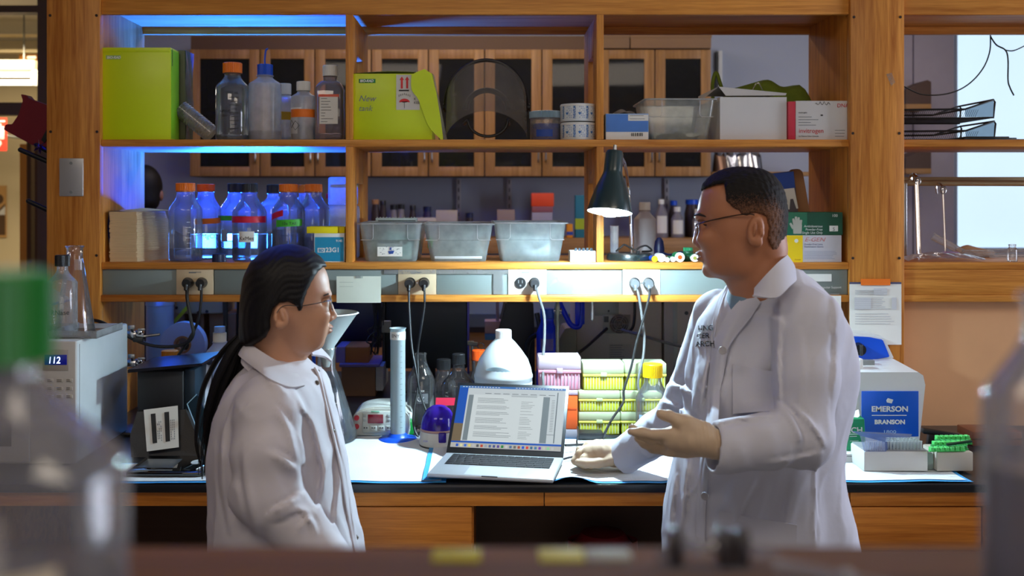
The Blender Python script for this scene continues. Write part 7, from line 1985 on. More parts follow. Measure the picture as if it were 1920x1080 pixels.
# ------------------------------------------------------------------ the woman, in profile facing right
D = 2.26
U_, W_ = frame(D)
hc = Vector((U_(535), D, W_(560)))
woman = thing('person', 'woman with long black ponytail, glasses and white lab coat, facing right', 'person', (U_(520), D, 0))
wo = Vector(woman.location)
YAW_W = 15.0
lo = (U_(440), D - .12, W_(735)); hi = (U_(650), D + .12, W_(450))
face = [(540, 467), (572, 473), (598, 490), (612, 512), (617, 534), (617.5, 550), (613, 561), (610.5, 574), (612, 590), (614, 602), (616.5, 612), (616, 622), (612, 632), (608, 640), (602, 649), (594, 657), (584, 661), (573, 664), (556, 664), (535, 655), (512, 640), (490, 625), (474, 600), (466, 565), (466, 530), (476, 498), (502, 475)]
f = head(U_, W_, D, face, .079, .058, lo, hi, dict(zj=655, zc=560))
w3 = lambda px, py, dy=0.: (U_(px), D + dy, W_(py))
f.chain([w3(512, 620), w3(514, 665), w3(512, 735)], [.050, .047, .056], .02)
f.cap(w3(552, 655), w3(538, 700), .022, .03, .025)
# nose
f.chain([w3(612, 560), w3(617, 576), w3(624, 593)], [.0045, .006, .0085], .009)
f.ell(w3(621.5, 596), (.0085, .0095, .0075), .006)
for s_ in (-1, 1):
 f.ell(w3(616, 598.5, s_ * .011), (.0085, .0065, .0065), .006)
 f.ell(w3(619.5, 602.5, s_ * .0062), (.0036, .0026, .0022), .002, 'sub')
 f.ell(w3(606, 567, s_ * .034), (.014, .017, .012), .012, 'sub')       # socket
 f.ell(w3(602.5, 568, s_ * .031), (.0125, .0125, .0115), .004)         # lid over the eye
 f.ell(w3(594, 590, s_ * .043), (.022, .018, .018), .02)               # cheek
 f.ell(w3(609, 552, s_ * .024), (.010, .02, .006), .012)               # brow
 f.ell(w3(572, 626, s_ * .042), (.03, .014, .03), .03)                 # lower cheek
# lips
f.ell(w3(616.5, 614.8), (.0078, .021, .0042), .007); f.ell(w3(615.5, 622.4), (.0078, .019, .0048), .007)
f.ell(w3(620, 618.4), (.012, .021, .0012), .0022, 'sub')
f.ell(w3(595, 645), (.010, .015, .009), .012)
ear(f, U_, W_, D, .0805, 522, 586, 13.5, 21, -12, 1)
me = f.mesh('body')
body_w = obj('body', me, SKIN_W, woman)
# lips, eye and brow colours as small pieces on the face
pieces = [body_w]
lf = Field(w3(596, 632, -.03), w3(632, 604, .03), .0012)
lf.ell(w3(617.5, 614.9), (.0079, .0205, .0038), .002); lf.ell(w3(616.6, 622.2), (.0079, .0185, .0044), .002)
lf.ell(w3(620.6, 618.4), (.012, .021, .001), .0018, 'sub')
pieces.append(obj('lips', lf.mesh('lips'), LIP_W, woman))
for s_ in (-1, 1):
 e = B().ball(w3(603.6, 568.5, s_ * .0312), .0118, 20)
 pieces.append(obj('eye', e, EYEW, woman))
 pieces.append(obj('iris', B().ball(w3(608.8, 568.5, s_ * .0315), .0062, 16), EYED, woman))
 q = B()
 q.tube([w3(603.5, 563.6, s_ * .044), w3(609, 562.6, s_ * .038), w3(613.3, 563.8, s_ * .028)], .0019, 6)
 q.tube([w3(601.5, 552, s_ * .051), w3(609.5, 549.5, s_ * .0445), w3(617, 551.5, s_ * .029)], .0022, 6, radii=[.0012, .0024, .0018])
 pieces.append(obj('eyebrow', q, BROW, woman))
# hair
hf = Field((U_(436), D - .13, W_(680)), (U_(640), D + .13, W_(448)), .0024)
x, y, z = hf.ax
X2, Z2 = np.meshgrid(x, z, indexing='ij')
base = [(545, 457), (575, 463), (598, 478), (615, 500), (612, 540), (590, 600), (560, 640), (520, 655), (480, 655), (452, 640), (449, 600), (451, 560), (457, 522), (470, 492), (495, 470), (520, 460)]
region = [(520, 452), (550, 452), (580, 460), (602, 477), (615, 497), (612, 503), (601, 501), (590, 508), (580, 522), (571, 540), (565, 558), (561, 577), (554, 579), (547, 566), (534, 560), (519, 562), (508, 572), (503, 590), (504, 606), (496, 624), (478, 640), (466, 650), (452, 662), (443, 650), (444, 600), (446, 560), (450, 515), (470, 480), (495, 462)]
db = blur(poly_sdf(closed([(U_(a), W_(b)) for a, b in base]), X2, Z2), 2)
dr = poly_sdf([(U_(a), W_(b)) for a, b in region], X2, Z2)
t_ = -db; Rr = .07
a = ((Rr - np.minimum(t_, Rr)) / Rr)[:, None, :]
yy = (y[None, :, None] - D) / np.float32(.0895)
d = (np.sqrt(a * a + yy * yy) - 1) * Rr * .85
st = .0007 * np.sin(np.sqrt((X2 - U_(575)) ** 2 + (Z2 - W_(600)) ** 2) * 560 + 3 * np.sin(X2 * 90))[:, None, :]
e = dr[:, None, :] + 0 * yy; k = .012; hh_ = np.maximum(k - np.abs(d - e), 0) / k
hf.d = (np.maximum(d, e) + hh_ * hh_ * k / 4 + st * .5).astype(np.float32)
hair_w = obj('hair', hf.mesh('hair'), HAIR, woman); pieces.append(hair_w)
for o in pieces: place_head(o, hc, YAW_W)
# ponytail: separate locks down the back
pt = B(); rq = random.Random(5)
core = [(462, 632), (446, 660), (433, 695), (419, 735), (407, 785), (398, 835), (393, 880)]
for k in range(42):
 ox, oy = rq.gauss(0, 1), rq.gauss(0, 1)
 endf = rq.uniform(.78, 1.04)
 pts = []; rad = []
 for i, (a, b_) in enumerate(core):
  e = i / (len(core) - 1)
  sp = (6, 10, 13, 14, 13, 11, 6)[i]
  cy_ = D + .0 + .02 * e
  pts.append(P(a + ox * sp * .75 + 2 * math.sin(4 * e + k), 632 + (b_ - 632) * endf, cy_ + oy * L(sp, D) * .8))
  rad.append((.006, .0065, .006, .0055, .005, .004, .0006)[i])
 pt.tube(spline(pts, 4), .005, 6, radii=[rad[min(len(rad) - 1, j // 4)] + (rad[min(len(rad) - 1, j // 4 + 1)] - rad[min(len(rad) - 1, j // 4)]) * (j % 4) / 4 for j in range(len(spline(pts, 4)))])
for k in range(26):
 ox, oy = rq.gauss(0, 1), rq.gauss(0, 1)
 pts = [P(a + ox * (6, 10, 14, 16, 16, 15, 12)[i], b_ + (10 if i == 6 else 0) * rq.uniform(0, 2), D + .01 + oy * .014) for i, (a, b_) in enumerate(core)]
 pt.tube(spline(pts, 4), .0009, 4)
obj('ponytail', pt, HAIR, woman)
wisps = B()
for k, w_ in enumerate(([(498, 574), (508, 567), (522, 564)], [(500, 572), (510, 566), (525, 563)])):
 wisps.tube(spline([w3(a, b_, -.075 if a < 560 else -.058) for a, b_ in w_], 5), .0006, 4)
ws = obj('hair_wisps', wisps, HAIR, woman); place_head(ws, hc, YAW_W)
# glasses
gl = B()
def rim(cy, sg): return [w3(617.5 + 3.0 * math.cos(a_) - 2.2 * math.sin(a_), 568 - 15 * math.sin(a_), cy + .0225 * math.cos(a_)) for a_ in [2 * math.pi * k / 24 for k in range(25)]]
gp = [obj('rim', B().tube(rim(sg * .031, sg), .0009, 6), CHROME, woman) for sg in (-1, 1)]
for sg in (-1, 1):
 r_ = rim(sg * .031, sg)[:-1]
 gp.append(obj('lens', B().poly(r_, [tuple(range(24))]), LENS, woman))
 gp.append(obj('temple', B().tube(spline([w3(616.5, 560, sg * .055), w3(600, 562, sg * .07), w3(560, 567, sg * .0815), w3(527, 566, sg * .086), w3(514, 578, sg * .085)], 5), .001, 6), CHROME, woman))
gp.append(obj('bridge', B().tube(spline([w3(617, 563, -.009), w3(619, 560, 0), w3(617, 563, .009)], 4), .001, 6), CHROME, woman))
for o in gp: place_head(o, hc, YAW_W)
# lab coat
rows = [(676, 478, 566, .085), (690, 455, 592, .12), (706, 440, 606, .155), (730, 427, 615, .178), (770, 414, 624, .192), (810, 407, 634, .2), (850, 403, 643, .2), (900, 402, 651, .2), (950, 403, 660, .205), (1000, 403, 670, .21), (1030, 403, 677, .215), (1150, 400, 694, .23), (1320, 396, 712, .245)]
cf = Field((U_(380), D - .30, W_(1320)), (U_(735), D + .27, W_(655)), .0052)
torso(cf, rows, D, seed=3, amp=.0035, folds=(60, 60, 16))
yn = 2.075
el = (500, 925, yn - .02); wr = (612, 1052, yn - .03)
ar = twin(cf)
ar.chain([P(512, 722, D - .07), P(502, 775, yn + .02), P(500, 850, yn - .01), P(*el)], [.05, .062, .064, .059], .02)
ar.cap(P(*el), P(*wr), .059, .048, .025)
a2 = twin(cf)
a2.chain([(U_(512), D + .07, W_(722)), (U_(502), D + .16, W_(775)), (U_(520), D + .2, W_(930)), (U_(612), D + .18, W_(1050))], [.05, .062, .056, .046], .02)
join(cf, ar, .010); join(cf, a2, .02)
ridged(cf, 23, .0032, 34, 34, 22); ridged(cf, 29, .0022, 62, 62, 34)
for pts, am, wd, y0, y1, sd in (([(500, 705), (520, 720), (538, 738)], .008, 9, 1.95, 2.2, 1), ([(522, 768), (545, 810), (558, 870)], .008, 9, 1.95, 2.13, 1),
  ([(512, 850), (534, 862), (558, 884)], .012, 11, 1.9, 2.1, 1), ([(510, 960), (538, 945), (562, 928)], .012, 10, 1.9, 2.1, 1),
  ([(520, 976), (545, 962), (566, 958), (584, 985)], .008, 8, 1.9, 2.1, -1), ([(561, 992), (580, 972), (592, 996)], .009, 8, 1.9, 2.1, 1),
  ([(565, 762), (587, 799), (602, 862), (606, 899), (591, 981)], .010, 9, 2.04, 2.25, -1), ([(624, 835), (612, 890), (604, 930)], .008, 8, 2.05, 2.25, 1),
  ([(636, 862), (633, 936), (622, 1010)], .007, 8, 2.05, 2.25, -1), ([(652, 900), (661, 973), (664, 1020)], .006, 7, 2.05, 2.25, -1),
  ([(455, 845), (462, 920), (482, 1010)], .006, 10, 1.9, 2.1, -1), ([(418, 800), (416, 900), (432, 1000)], .006, 9, 1.95, 2.2, -1), ([(432, 790), (458, 765), (482, 752)], .003, 4, 1.9, 2.15, 1)):
 crease(cf, pts, am, wd, y0, y1, sd)
cf.ell(P(*wr) + Vector((.012, 0, -.014)), (.03, .03, .03), .004, 'sub')
coat_w = obj('lab_coat', cf.mesh('lab_coat'), COAT2, woman)
hand = Field((P(600, 1050, 2.0).x - .02, 1.94, P(640, 1110, 2.05).z - .03), (P(600, 1050, 2.0).x + .17, 2.14, P(612, 1040, 2.05).z + .05), .0025)
h0 = P(*wr)
def fingers(f_, base, d, up, side, L_=.075, curl=.6, r=.0085):
 """four fingers of unequal length fanned along side, bending towards -up, and a thumb from the palm's edge"""
 base, d, up, side = Vector(base), Vector(d).normalized(), Vector(up).normalized(), Vector(side).normalized()
 f_.cap(base - d * .075, base - d * .02, .026, .031, .012)
 for i, (o_, l_) in enumerate(((-1.5, .9), (-.5, 1.0), (.5, .94), (1.5, .76))):
  p = base + side * (o_ * .0185) - d * .012
  pts = [p]
  for j, s_ in enumerate((.46, .30, .24)):
   an = curl * (j + .5)
   pts.append(pts[-1] + (d * math.cos(an) - up * math.sin(an)) * L_ * l_ * s_)
  f_.cap(base - d * .06 + side * o_ * .010, p, .017, .0125, .008)
  f_.chain(pts, [r * 1.12, r * 1.05, r * .95, r * .8], .004)
 tp = [base - d * .065 - side * .02, base - d * .035 - side * .042 - up * .01, base - d * .006 - side * .046 - up * .02, base + d * .014 - side * .038 - up * .026]
 f_.chain(tp, [.016, .0125, .0105, .0085], .006)
fingers(hand, h0 + Vector((.085, 0, -.055)), (.82, 0, -.5), (.4, -.3, .8), (.0, .95, .1), curl=.55)
obj('hand', hand.mesh('hand'), SKIN_W, woman)
# collar: a folded band round the neck, lying open at the front
def col(px, py, dy): return Vector((U_(px), D + dy, W_(py)))
def lay(rows):
 out = []
 for j, r in enumerate(rows):
  q = []
  for px, py, dy in r:
   y_ = D + dy; sy = surf_y(px, py, 1.95, 2.4, cf)
   if j and sy is not None: y_ = min(y_, sy - .004 - .004 * j)
   q.append(P(px, py, y_))
  out.append(q)
 return out
near_col = lay([[(463, 638, .0), (468, 644, -.05), (486, 656, -.078), (512, 672, -.086), (537, 684, -.078), (552, 690, -.055)],
   [(452, 652, .0), (456, 657, -.065), (478, 673, -.1), (508, 692, -.11), (540, 705, -.1), (562, 707, -.07)],
   [(446, 663, .0), (450, 669, -.07), (474, 688, -.11), (506, 710, -.12), (544, 725, -.11), (572, 722, -.08)]])
strip('collar', near_col, COAT2, woman, .004)
far_col = [[Vector((p.x + (.02 if j > 2 else 0), 2 * D - p.y, p.z + (.012 if j > 2 else 0))) for j, p in enumerate(r)] for r in near_col]
strip('collar', far_col, COAT2, woman, .004)
stand_ = [[col(463, 640, 0), col(468, 642, -.05), col(490, 656, -.07), col(520, 676, -.066), col(548, 690, -.035), col(556, 694, 0), col(548, 690, .035), col(520, 676, .066), col(490, 656, .07), col(468, 642, .05), col(463, 640, 0)],
   [col(458, 668, 0), col(464, 672, -.06), col(488, 690, -.08), col(520, 706, -.076), col(550, 714, -.04), col(560, 716, 0), col(550, 714, .04), col(520, 706, .076), col(488, 690, .08), col(464, 672, .06), col(458, 668, 0)]]
strip('collar_stand', stand_, COAT2, woman, .003)
# front edge of the coat with snaps
drape('placket', [[(588, 690), (598, 712), (609, 760), (622, 815), (634, 870), (645, 940), (656, 1000), (663, 1036)], [(600, 690), (607.5, 712), (618, 760), (631, 815), (643, 870), (653.5, 940), (664, 1000), (671, 1036)]], COAT2, woman, cf, .003, 21, .004)
SNAP = mat('snap_metal', (120, 116, 110), .3, metal=.8)
for px, py, dy in ((596, 697, -.055), (594, 718, -.082), (624, 808, -.098), (668, 1008, -.10)):
 c = P(px, py, (surf_y(px, py, 1.95, 2.4, cf) or D + dy) - .0035)
 obj('snap', B().lathe([(0, -.003), (.0035, -.0035), (.0052, -.001), (.0052, .004)], c=(0, 0, 0), n=14, M=Matrix.Translation(c) @ Vector((.35, -1, .1)).to_track_quat('-Z', 'Y').to_matrix().to_4x4()), SNAP, woman)
legs(woman, U_(550), D, W_(1320), TROUSER, 1)
for o in list(woman.children): o.data.transform(Matrix.Translation(-wo))
# ------------------------------------------------------------------ the man, facing left, right hand on the bench
D = 2.26
U_, W_ = frame(D)
hc = Vector((U_(1395), D, W_(420)))
man = thing('person', 'man with cropped black hair, rimless glasses and white lab coat, facing left', 'person', (U_(1420), D, 0))
mo = Vector(man.location)
YAW_M = -17.0
w3 = lambda px, py, dy=0.: (U_(px), D + dy, W_(py))
lo = (U_(1290), D - .12, W_(585)); hi = (U_(1490), D + .12, W_(300))
face = [(1395, 319), (1362, 323), (1336, 335), (1320, 354), (1312.5, 376), (1309, 396), (1308.5, 406), (1313, 418), (1316, 430), (1315.5, 446), (1313.5, 458), (1314.5, 468), (1316, 477), (1317.5, 487), (1320.5, 497), (1320.5, 506), (1324, 515), (1335, 521), (1352, 523), (1374, 522), (1398, 524), (1425, 515), (1450, 490), (1464, 455), (1471, 420), (1470, 385), (1460, 350), (1436, 328)]
f = head(U_, W_, D, face, .081, .063, lo, hi, dict(zj=515, zc=420))
f.chain([w3(1424, 470), w3(1424, 520), w3(1432, 566)], [.055, .053, .05], .022)
f.cap(w3(1385, 512), w3(1408, 560), .024, .034, .025)
f.ell(w3(1398, 535, -.012), (.012, .012, .016), .015)
f.chain([w3(1315, 420), w3(1311, 436), w3(1307.5, 451)], [.005, .0065, .0085], .009)
f.ell(w3(1309.5, 456), (.0095, .0105, .008), .006)
for s_ in (-1, 1):
 f.ell(w3(1316, 459.5, s_ * .0125), (.0095, .0072, .0075), .006)
 f.ell(w3(1311, 464, s_ * .0065), (.004, .003, .0024), .002, 'sub')
 f.ell(w3(1320, 424, s_ * .035), (.014, .018, .0125), .012, 'sub')
 f.ell(w3(1324.5, 425.5, s_ * .032), (.0125, .013, .0115), .004)
 f.ell(w3(1332, 447, s_ * .046), (.022, .018, .016), .02)
 f.ell(w3(1317, 407, s_ * .024), (.012, .022, .0075), .012)
 f.ell(w3(1362, 484, s_ * .044), (.03, .014, .03), .03)
 f.ell(w3(1394, 488, s_ * .054), (.02, .012, .022), .03)
f.ell(w3(1313.6, 475.8), (.0078, .023, .0044), .007); f.ell(w3(1315.6, 486), (.008, .021, .0056), .007)
f.ell(w3(1310, 480.8), (.010, .021, .0011), .002, 'sub')
f.ell(w3(1331, 509), (.011, .017, .010), .012)
ear(f, U_, W_, D, .083, 1420, 431, 15, 28, 8, -1)
me = f.mesh('body')
# cropped hair: colour follows the haircut, from clipped skin to black
vs = np.zeros(len(me.vertices) * 3, np.float32); me.vertices.foreach_get('co', vs); vs = vs.reshape(-1, 3)
pxs = vs[:, 0] * F / D + CX; pys = CY - (vs[:, 2] - EYE) * F / D
body_m = obj('body', me, SKIN_M, man)
pieces = [body_m]
hf = Field((U_(1296), D - .125, W_(500)), (U_(1488), D + .125, W_(300)), .0022)
x, y, z = hf.ax
X2, Z2 = np.meshgrid(x, z, indexing='ij')
base = [(1395, 312), (1360, 316), (1334, 329), (1317, 349), (1313, 380), (1330, 440), (1380, 500), (1430, 500), (1462, 478), (1472, 440), (1475, 405), (1473, 380), (1464, 347), (1438, 321)]
region = [(1395, 305), (1355, 308), (1325, 325), (1311, 349), (1317, 358), (1330, 352), (1350, 346), (1363, 344), (1366, 360), (1368, 376), (1378, 388), (1390, 394), (1396, 402), (1404, 404), (1410, 400), (1424, 398), (1438, 406), (1442, 425), (1440, 445), (1446, 462), (1458, 476), (1472, 482), (1482, 440), (1482, 380), (1470, 330), (1440, 308)]
db = blur(poly_sdf(closed([(U_(a), W_(b)) for a, b in base]), X2, Z2), 2)
dr = poly_sdf([(U_(a), W_(b)) for a, b in region], X2, Z2)
a = ((.074 - np.minimum(-db, .074)) / .074)[:, None, :]
fade = np.clip((Z2 - W_(440)) / (W_(345) - W_(440)), 0, 1)
wd = (.0818 + .0075 * fade)[:, None, :]
yy = (y[None, :, None] - D) / wd
d = (np.sqrt(a * a + yy * yy) - 1) * .074 * .85
e = dr[:, None, :] + 0 * yy; k = .006; hh_ = np.maximum(k - np.abs(d - e), 0) / k
hf.d = (np.maximum(d, e) + hh_ * hh_ * k / 4 + cloth_noise(x[:, None, None], y[None, :, None], z[None, None, :], 4, .0006, 700, 700, 700)).astype(np.float32)
hm = hf.mesh('hair')
vs = np.zeros(len(hm.vertices) * 3, np.float32); hm.vertices.foreach_get('co', vs); vs = vs.reshape(-1, 3)
pys = CY - (vs[:, 2] - EYE) * F / D; pxs = vs[:, 0] * F / D + CX
lat = np.abs(vs[:, 1] - D)
den = np.clip((414 - pys) / 88, .2, 1) + np.clip((.06 - lat) * 11, 0, .55)
den = den * np.clip((492 - pys) / 55, .15, 1)
at = hm.attributes.new('hair_amount', 'FLOAT', 'POINT'); at.data.foreach_set('value', np.clip(den, 0, 1).astype(np.float32))
m, nt, N, K, bs, out = _new('cropped_hair')
an = N.new('ShaderNodeAttribute'); an.attribute_name = 'hair_amount'
tc = N.new('ShaderNodeTexCoord'); nz = N.new('ShaderNodeTexNoise'); nz.inputs['Scale'].default_value = 420; nz.inputs['Detail'].default_value = 2
K.new(tc.outputs['Object'], nz.inputs['Vector'])
ad = N.new('ShaderNodeMath'); ad.operation = 'ADD'; K.new(an.outputs['Fac'], ad.inputs[0]); K.new(nz.outputs['Fac'], ad.inputs[1])
rp = N.new('ShaderNodeValToRGB'); rp.color_ramp.elements[0].position = .55; rp.color_ramp.elements[0].color = (*lin((126, 86, 62)), 1)
rp.color_ramp.elements[1].position = 1.15 if False else 1.0; rp.color_ramp.elements[1].color = (*lin((20, 17, 17)), 1)
K.new(ad.outputs[0], rp.inputs[0]); K.new(rp.outputs[0], bs.inputs['Base Color']); bs.inputs['Roughness'].default_value = .75; bs.inputs['Specular IOR Level'].default_value = .25
pieces.append(obj('hair', hm, m, man))
lf = Field(w3(1300, 500, -.03), w3(1334, 466, .03), .0012)
lf.ell(w3(1312.8, 475.9), (.0079, .0225, .004), .002); lf.ell(w3(1314.8, 485.9), (.0081, .0205, .0052), .002)
lf.ell(w3(1309.6, 480.8), (.010, .021, .0009), .0016, 'sub')
pieces.append(obj('lips', lf.mesh('lips'), LIP_M, man))
for s_ in (-1, 1):
 pieces.append(obj('eye', B().ball(w3(1323.4, 426, s_ * .0322), .0118, 20), EYEW, man))
 pieces.append(obj('iris', B().ball(w3(1318.2, 426, s_ * .0325), .0062, 16), EYED, man))
 q = B()
 q.tube([w3(1330, 422, s_ * .046), w3(1320, 420.5, s_ * .04), w3(1314, 422, s_ * .03)], .0018, 6)
 q.tube([w3(1331, 406, s_ * .0575), w3(1317, 401.5, s_ * .0495), w3(1306.5, 404.5, s_ * .029)], .003, 6, radii=[.0015, .0034, .0026])
 pieces.append(obj('eyebrow', q, BROW, man))
def rim(cy): return [w3(1310.5 - 2.5 * math.cos(a_) + 2.5 * math.sin(a_), 428 - 15 * math.sin(a_), cy + .024 * math.cos(a_)) for a_ in [2 * math.pi * k / 24 for k in range(25)]]
for sg in (-1, 1):
 r_ = rim(sg * .033)
 pieces.append(obj('lens', B().poly(r_[:-1], [tuple(range(24))]), LENS, man))
 pieces.append(obj('rim', B().tube(r_, .0009, 6), CHROME, man))
 pieces.append(obj('temple', B().tube(spline([w3(1312, 421, sg * .058), w3(1330, 415, sg * .07), w3(1372, 405, sg * .083), w3(1405, 400, sg * .0885), w3(1418, 402, sg * .088)], 5), .0012, 6), mat('temple_dark', (50, 44, 40), .3, metal=.5), man))
 pieces.append(obj('hinge', B().box(U_(1310), U_(1316), D + sg * .056 - .002, D + sg * .056 + .002, W_(424), W_(418), .0008), CHROME, man))
pieces.append(obj('bridge', B().tube(spline([w3(1309, 421, -.01), w3(1306, 419, 0), w3(1309, 421, .01)], 4), .001, 6), CHROME, man))
for o in pieces: place_head(o, hc, YAW_M)
# lab coat
DT = 2.33
rows = [(500, 1408, 1484, .08, -.04), (520, 1386, 1512, .10, -.03), (545, 1358, 1542, .125, -.01), (575, 1330, 1566, .14), (610, 1312, 1584, .145), (650, 1303, 1597, .15), (700, 1297, 1604, .15), (760, 1290, 1592, .15), (820, 1280, 1576, .148), (870, 1266, 1573, .148), (920, 1257, 1580, .15), (970, 1251, 1595, .155), (1025, 1246, 1604, .16), (1150, 1236, 1622, .175), (1330, 1226, 1640, .19)]
cf = Field((X(1120, 2.8), 1.98, Z(1330, DT)), (X(1660, DT), 2.80, Z(478, DT)), .0052)
torso(cf, rows, DT, seed=8, amp=.003, folds=(60, 60, 14))
# near (left) arm: upper arm hangs, forearm lifted to the left
s_ = P(1512, 606, 2.19); el = P(1505, 818, 2.10); wr = P(1345, 841, 2.06)
ar = twin(cf)
ar.cap(P(1490, 570, 2.25), s_, .055, .066, .03).cap(s_, P(1510, 710, 2.14), .066, .062, .03).cap(P(1510, 710, 2.14), el, .062, .056, .02)
ar.cap(el, P(1430, 829, 2.07), .056, .050, .02).cap(P(1430, 829, 2.07), wr, .050, .0475, .012)
ar.cap(P(1516, 832, 2.10), P(1505, 835, 2.1), .04, .04, .02)
# far (right) arm down to the bench
a2 = twin(cf)
a2.cap(P(1352, 598, 2.45), P(1300, 742, 2.53), .066, .060, .035).cap(P(1300, 742, 2.53), P(1275, 785, 2.56), .060, .054, .02)
a2.cap(P(1275, 785, 2.56), P(1172, 853, 2.70), .054, .0455, .02)
join(cf, ar, .008); join(cf, a2, .014)
ridged(cf, 41, .0028, 34, 34, 20); ridged(cf, 43, .002, 60, 60, 36)
for pts, am, wd, y0, y1, sd in (([(1404, 585), (1440, 590), (1470, 606)], .006, 10, 2.05, 2.3, 1), ([(1466, 590), (1460, 660), (1463, 762)], .006, 7, 2.0, 2.25, 1),
  ([(1332, 800), (1370, 788), (1410, 784), (1455, 778)], .006, 8, 1.95, 2.15, -1), ([(1462, 760), (1484, 782), (1500, 815), (1502, 832)], .011, 9, 1.95, 2.2, 1),
  ([(1520, 792), (1534, 815), (1545, 838)], .008, 7, 1.95, 2.2, -1), ([(1490, 762), (1515, 785), (1528, 808)], .007, 7, 1.95, 2.2, 1), ([(1440, 868), (1500, 858), (1540, 848)], .004, 9, 1.95, 2.2, 1),
  ([(1400, 575), (1362, 640), (1344, 740)], .008, 8, 2.1, 2.3, 1), ([(1372, 660), (1355, 720), (1338, 790)], .006, 7, 2.1, 2.3, -1),
  ([(1328, 672), (1322, 710), (1312, 770)], .009, 8, 2.1, 2.4, 1), ([(1310, 675), (1304, 720), (1296, 770)], .007, 7, 2.1, 2.45, -1),
  ([(1258, 722), (1282, 728), (1302, 745)], .011, 9, 2.3, 2.65, 1), ([(1240, 752), (1268, 762), (1290, 785)], .008, 8, 2.3, 2.7, 1), ([(1215, 790), (1240, 815), (1262, 828)], .005, 8, 2.4, 2.8, -1),
  ([(1292, 862), (1286, 920), (1276, 1010)], .009, 7, 2.1, 2.35, 1), ([(1310, 880), (1303, 912), (1284, 930)], .008, 6, 2.1, 2.35, -1), ([(1268, 890), (1262, 940), (1256, 1010)], .006, 7, 2.1, 2.4, 1),
  ([(1420, 890), (1390, 950), (1366, 1020)], .006, 14, 2.05, 2.35, 1), ([(1380, 895), (1365, 940), (1345, 980)], .006, 12, 2.05, 2.35, -1), ([(1490, 890), (1478, 950), (1470, 1010)], .005, 12, 2.05, 2.35, -1),
  ([(1530, 866), (1530, 920), (1527, 1030)], .005, 3.5, 2.05, 2.4, 1), ([(1560, 540), (1568, 640), (1562, 760)], .005, 10, 2.05, 2.4, -1), ([(1500, 620), (1508, 690), (1500, 760)], .004, 12, 1.95, 2.2, 1)):
 crease(cf, pts, am, wd, y0, y1, sd)
whole = cf.d.copy()
# open the neck for the shirt
cf.chain([P(1400, 505, 2.22), P(1395, 545, 2.2), P(1378, 590, 2.19)], [.036, .024, .006], .012, 'sub')
# open cuffs
d_ = (wr - P(1430, 829, 2.07)).normalized()
def cut(px, py, y_, n, sgn=1):
 p = P(px, py, y_); q = cf.sl(p - Vector((.1, .1, .12)), p + Vector((.1, .1, .12)))
 g = cf.grid(q); n = Vector(n).normalized()
 e = (g[0] - p.x) * n.x + (g[1] - p.y) * n.y + (g[2] - p.z) * n.z
 cf.d[q] = np.maximum(cf.d[q], e.astype(np.float32))
cut(1336, 841, 2.055, (-1, -.1, .16))
cut(1162, 862, 2.715, (-.75, .35, -.62))
cf.cap(P(1326, 841, 2.055), P(1348, 840, 2.06), .041, .041, .003, 'sub')
cf.cap(P(1158, 864, 2.722), P(1170, 855, 2.70), .037, .037, .003, 'sub')
coat_m = obj('lab_coat', cf.mesh('lab_coat'), COAT, man)
# shirt under the lapels
sf = Field((X(1340, DT), 2.1, Z(640, DT)), (X(1490, DT), 2.45, Z(495, DT)), .004)
sf.chain([P(1432, 515, 2.29), P(1404, 560, 2.275), P(1390, 600, 2.27)], [.05, .04, .034], .02).cap(P(1424, 543, 2.26), P(1416, 580, 2.26), .0565, .058, .01)
obj('shirt', sf.mesh('shirt'), SHIRT, man)
def c(px, py, y_): return P(px, py, y_)
# collar and lapels
strip('collar', [[c(1470, 474, 2.27), c(1476, 478, 2.225), c(1462, 489, 2.175), c(1438, 513, 2.15), c(1414, 540, 2.155)],
     [c(1486, 494, 2.275), c(1490, 500, 2.215), c(1475, 512, 2.155), c(1446, 534, 2.125), c(1413, 552, 2.14)],
     [c(1488, 512, 2.28), c(1494, 524, 2.205), c(1482, 536, 2.14), c(1455, 558, 2.108), c(1411, 553, 2.128)]], COAT, man, .0035)
drape('lapel', [[(1411, 543), (1380, 572), (1357, 603), (1341, 636), (1343, 655)], [(1418, 556), (1395, 585), (1374, 612), (1355, 642), (1350, 658)], [(1426, 566), (1408, 596), (1389, 620), (1369, 646), (1357, 662)]], COAT, man, cf, .006, 12, .003, 2.0, 2.5, whole)
drape('lapel', [[(1369, 531), (1356, 560), (1347, 590), (1341, 625), (1341, 650)], [(1365, 533), (1350, 565), (1341, 595), (1337, 625), (1339, 650)], [(1360, 536), (1344, 568), (1335, 600), (1333, 628), (1336, 652)]], COAT, man, cf, .006, 12, .003, 2.0, 2.6, whole)
drape('placket', [[(1338, 652), (1330, 720), (1327, 790), (1314, 870), (1306, 950), (1303, 1040)], [(1360, 662), (1352, 720), (1347, 790), (1331, 870), (1324, 950), (1321, 1040)]], COAT, man, cf, .003, 20, .004, 2.0, 2.5)
btn = mat('button_grey', (176, 174, 178), .4)
for px, py, y_ in ((1355, 657, 2.162), (1322, 930, 2.152)):
 M = Matrix.Translation(P(px, py, y_)) @ Vector((-.5, -1, .05)).to_track_quat('Z', 'Y').to_matrix().to_4x4()
 o = obj('button', B().lathe([(0, .0), (.0075, 0), (.0085, .0012), (.0075, .003), (.005, .0022), (0, .0022)], n=20, M=M), btn, man)
# pockets
def patch(name, q, m, parent, fld, off=.002, n=8): return drape(name, [[q[0], q[1]], [q[3], q[2]]], m, parent, fld, off, n)
patch('chest_pocket', [(1374, 682), (1456, 698), (1458, 772), (1374, 776)], COAT, man, cf)
patch('hip_pocket', [(1348, 958), (1494, 984), (1493, 1030), (1346, 1030)], COAT, man, cf)
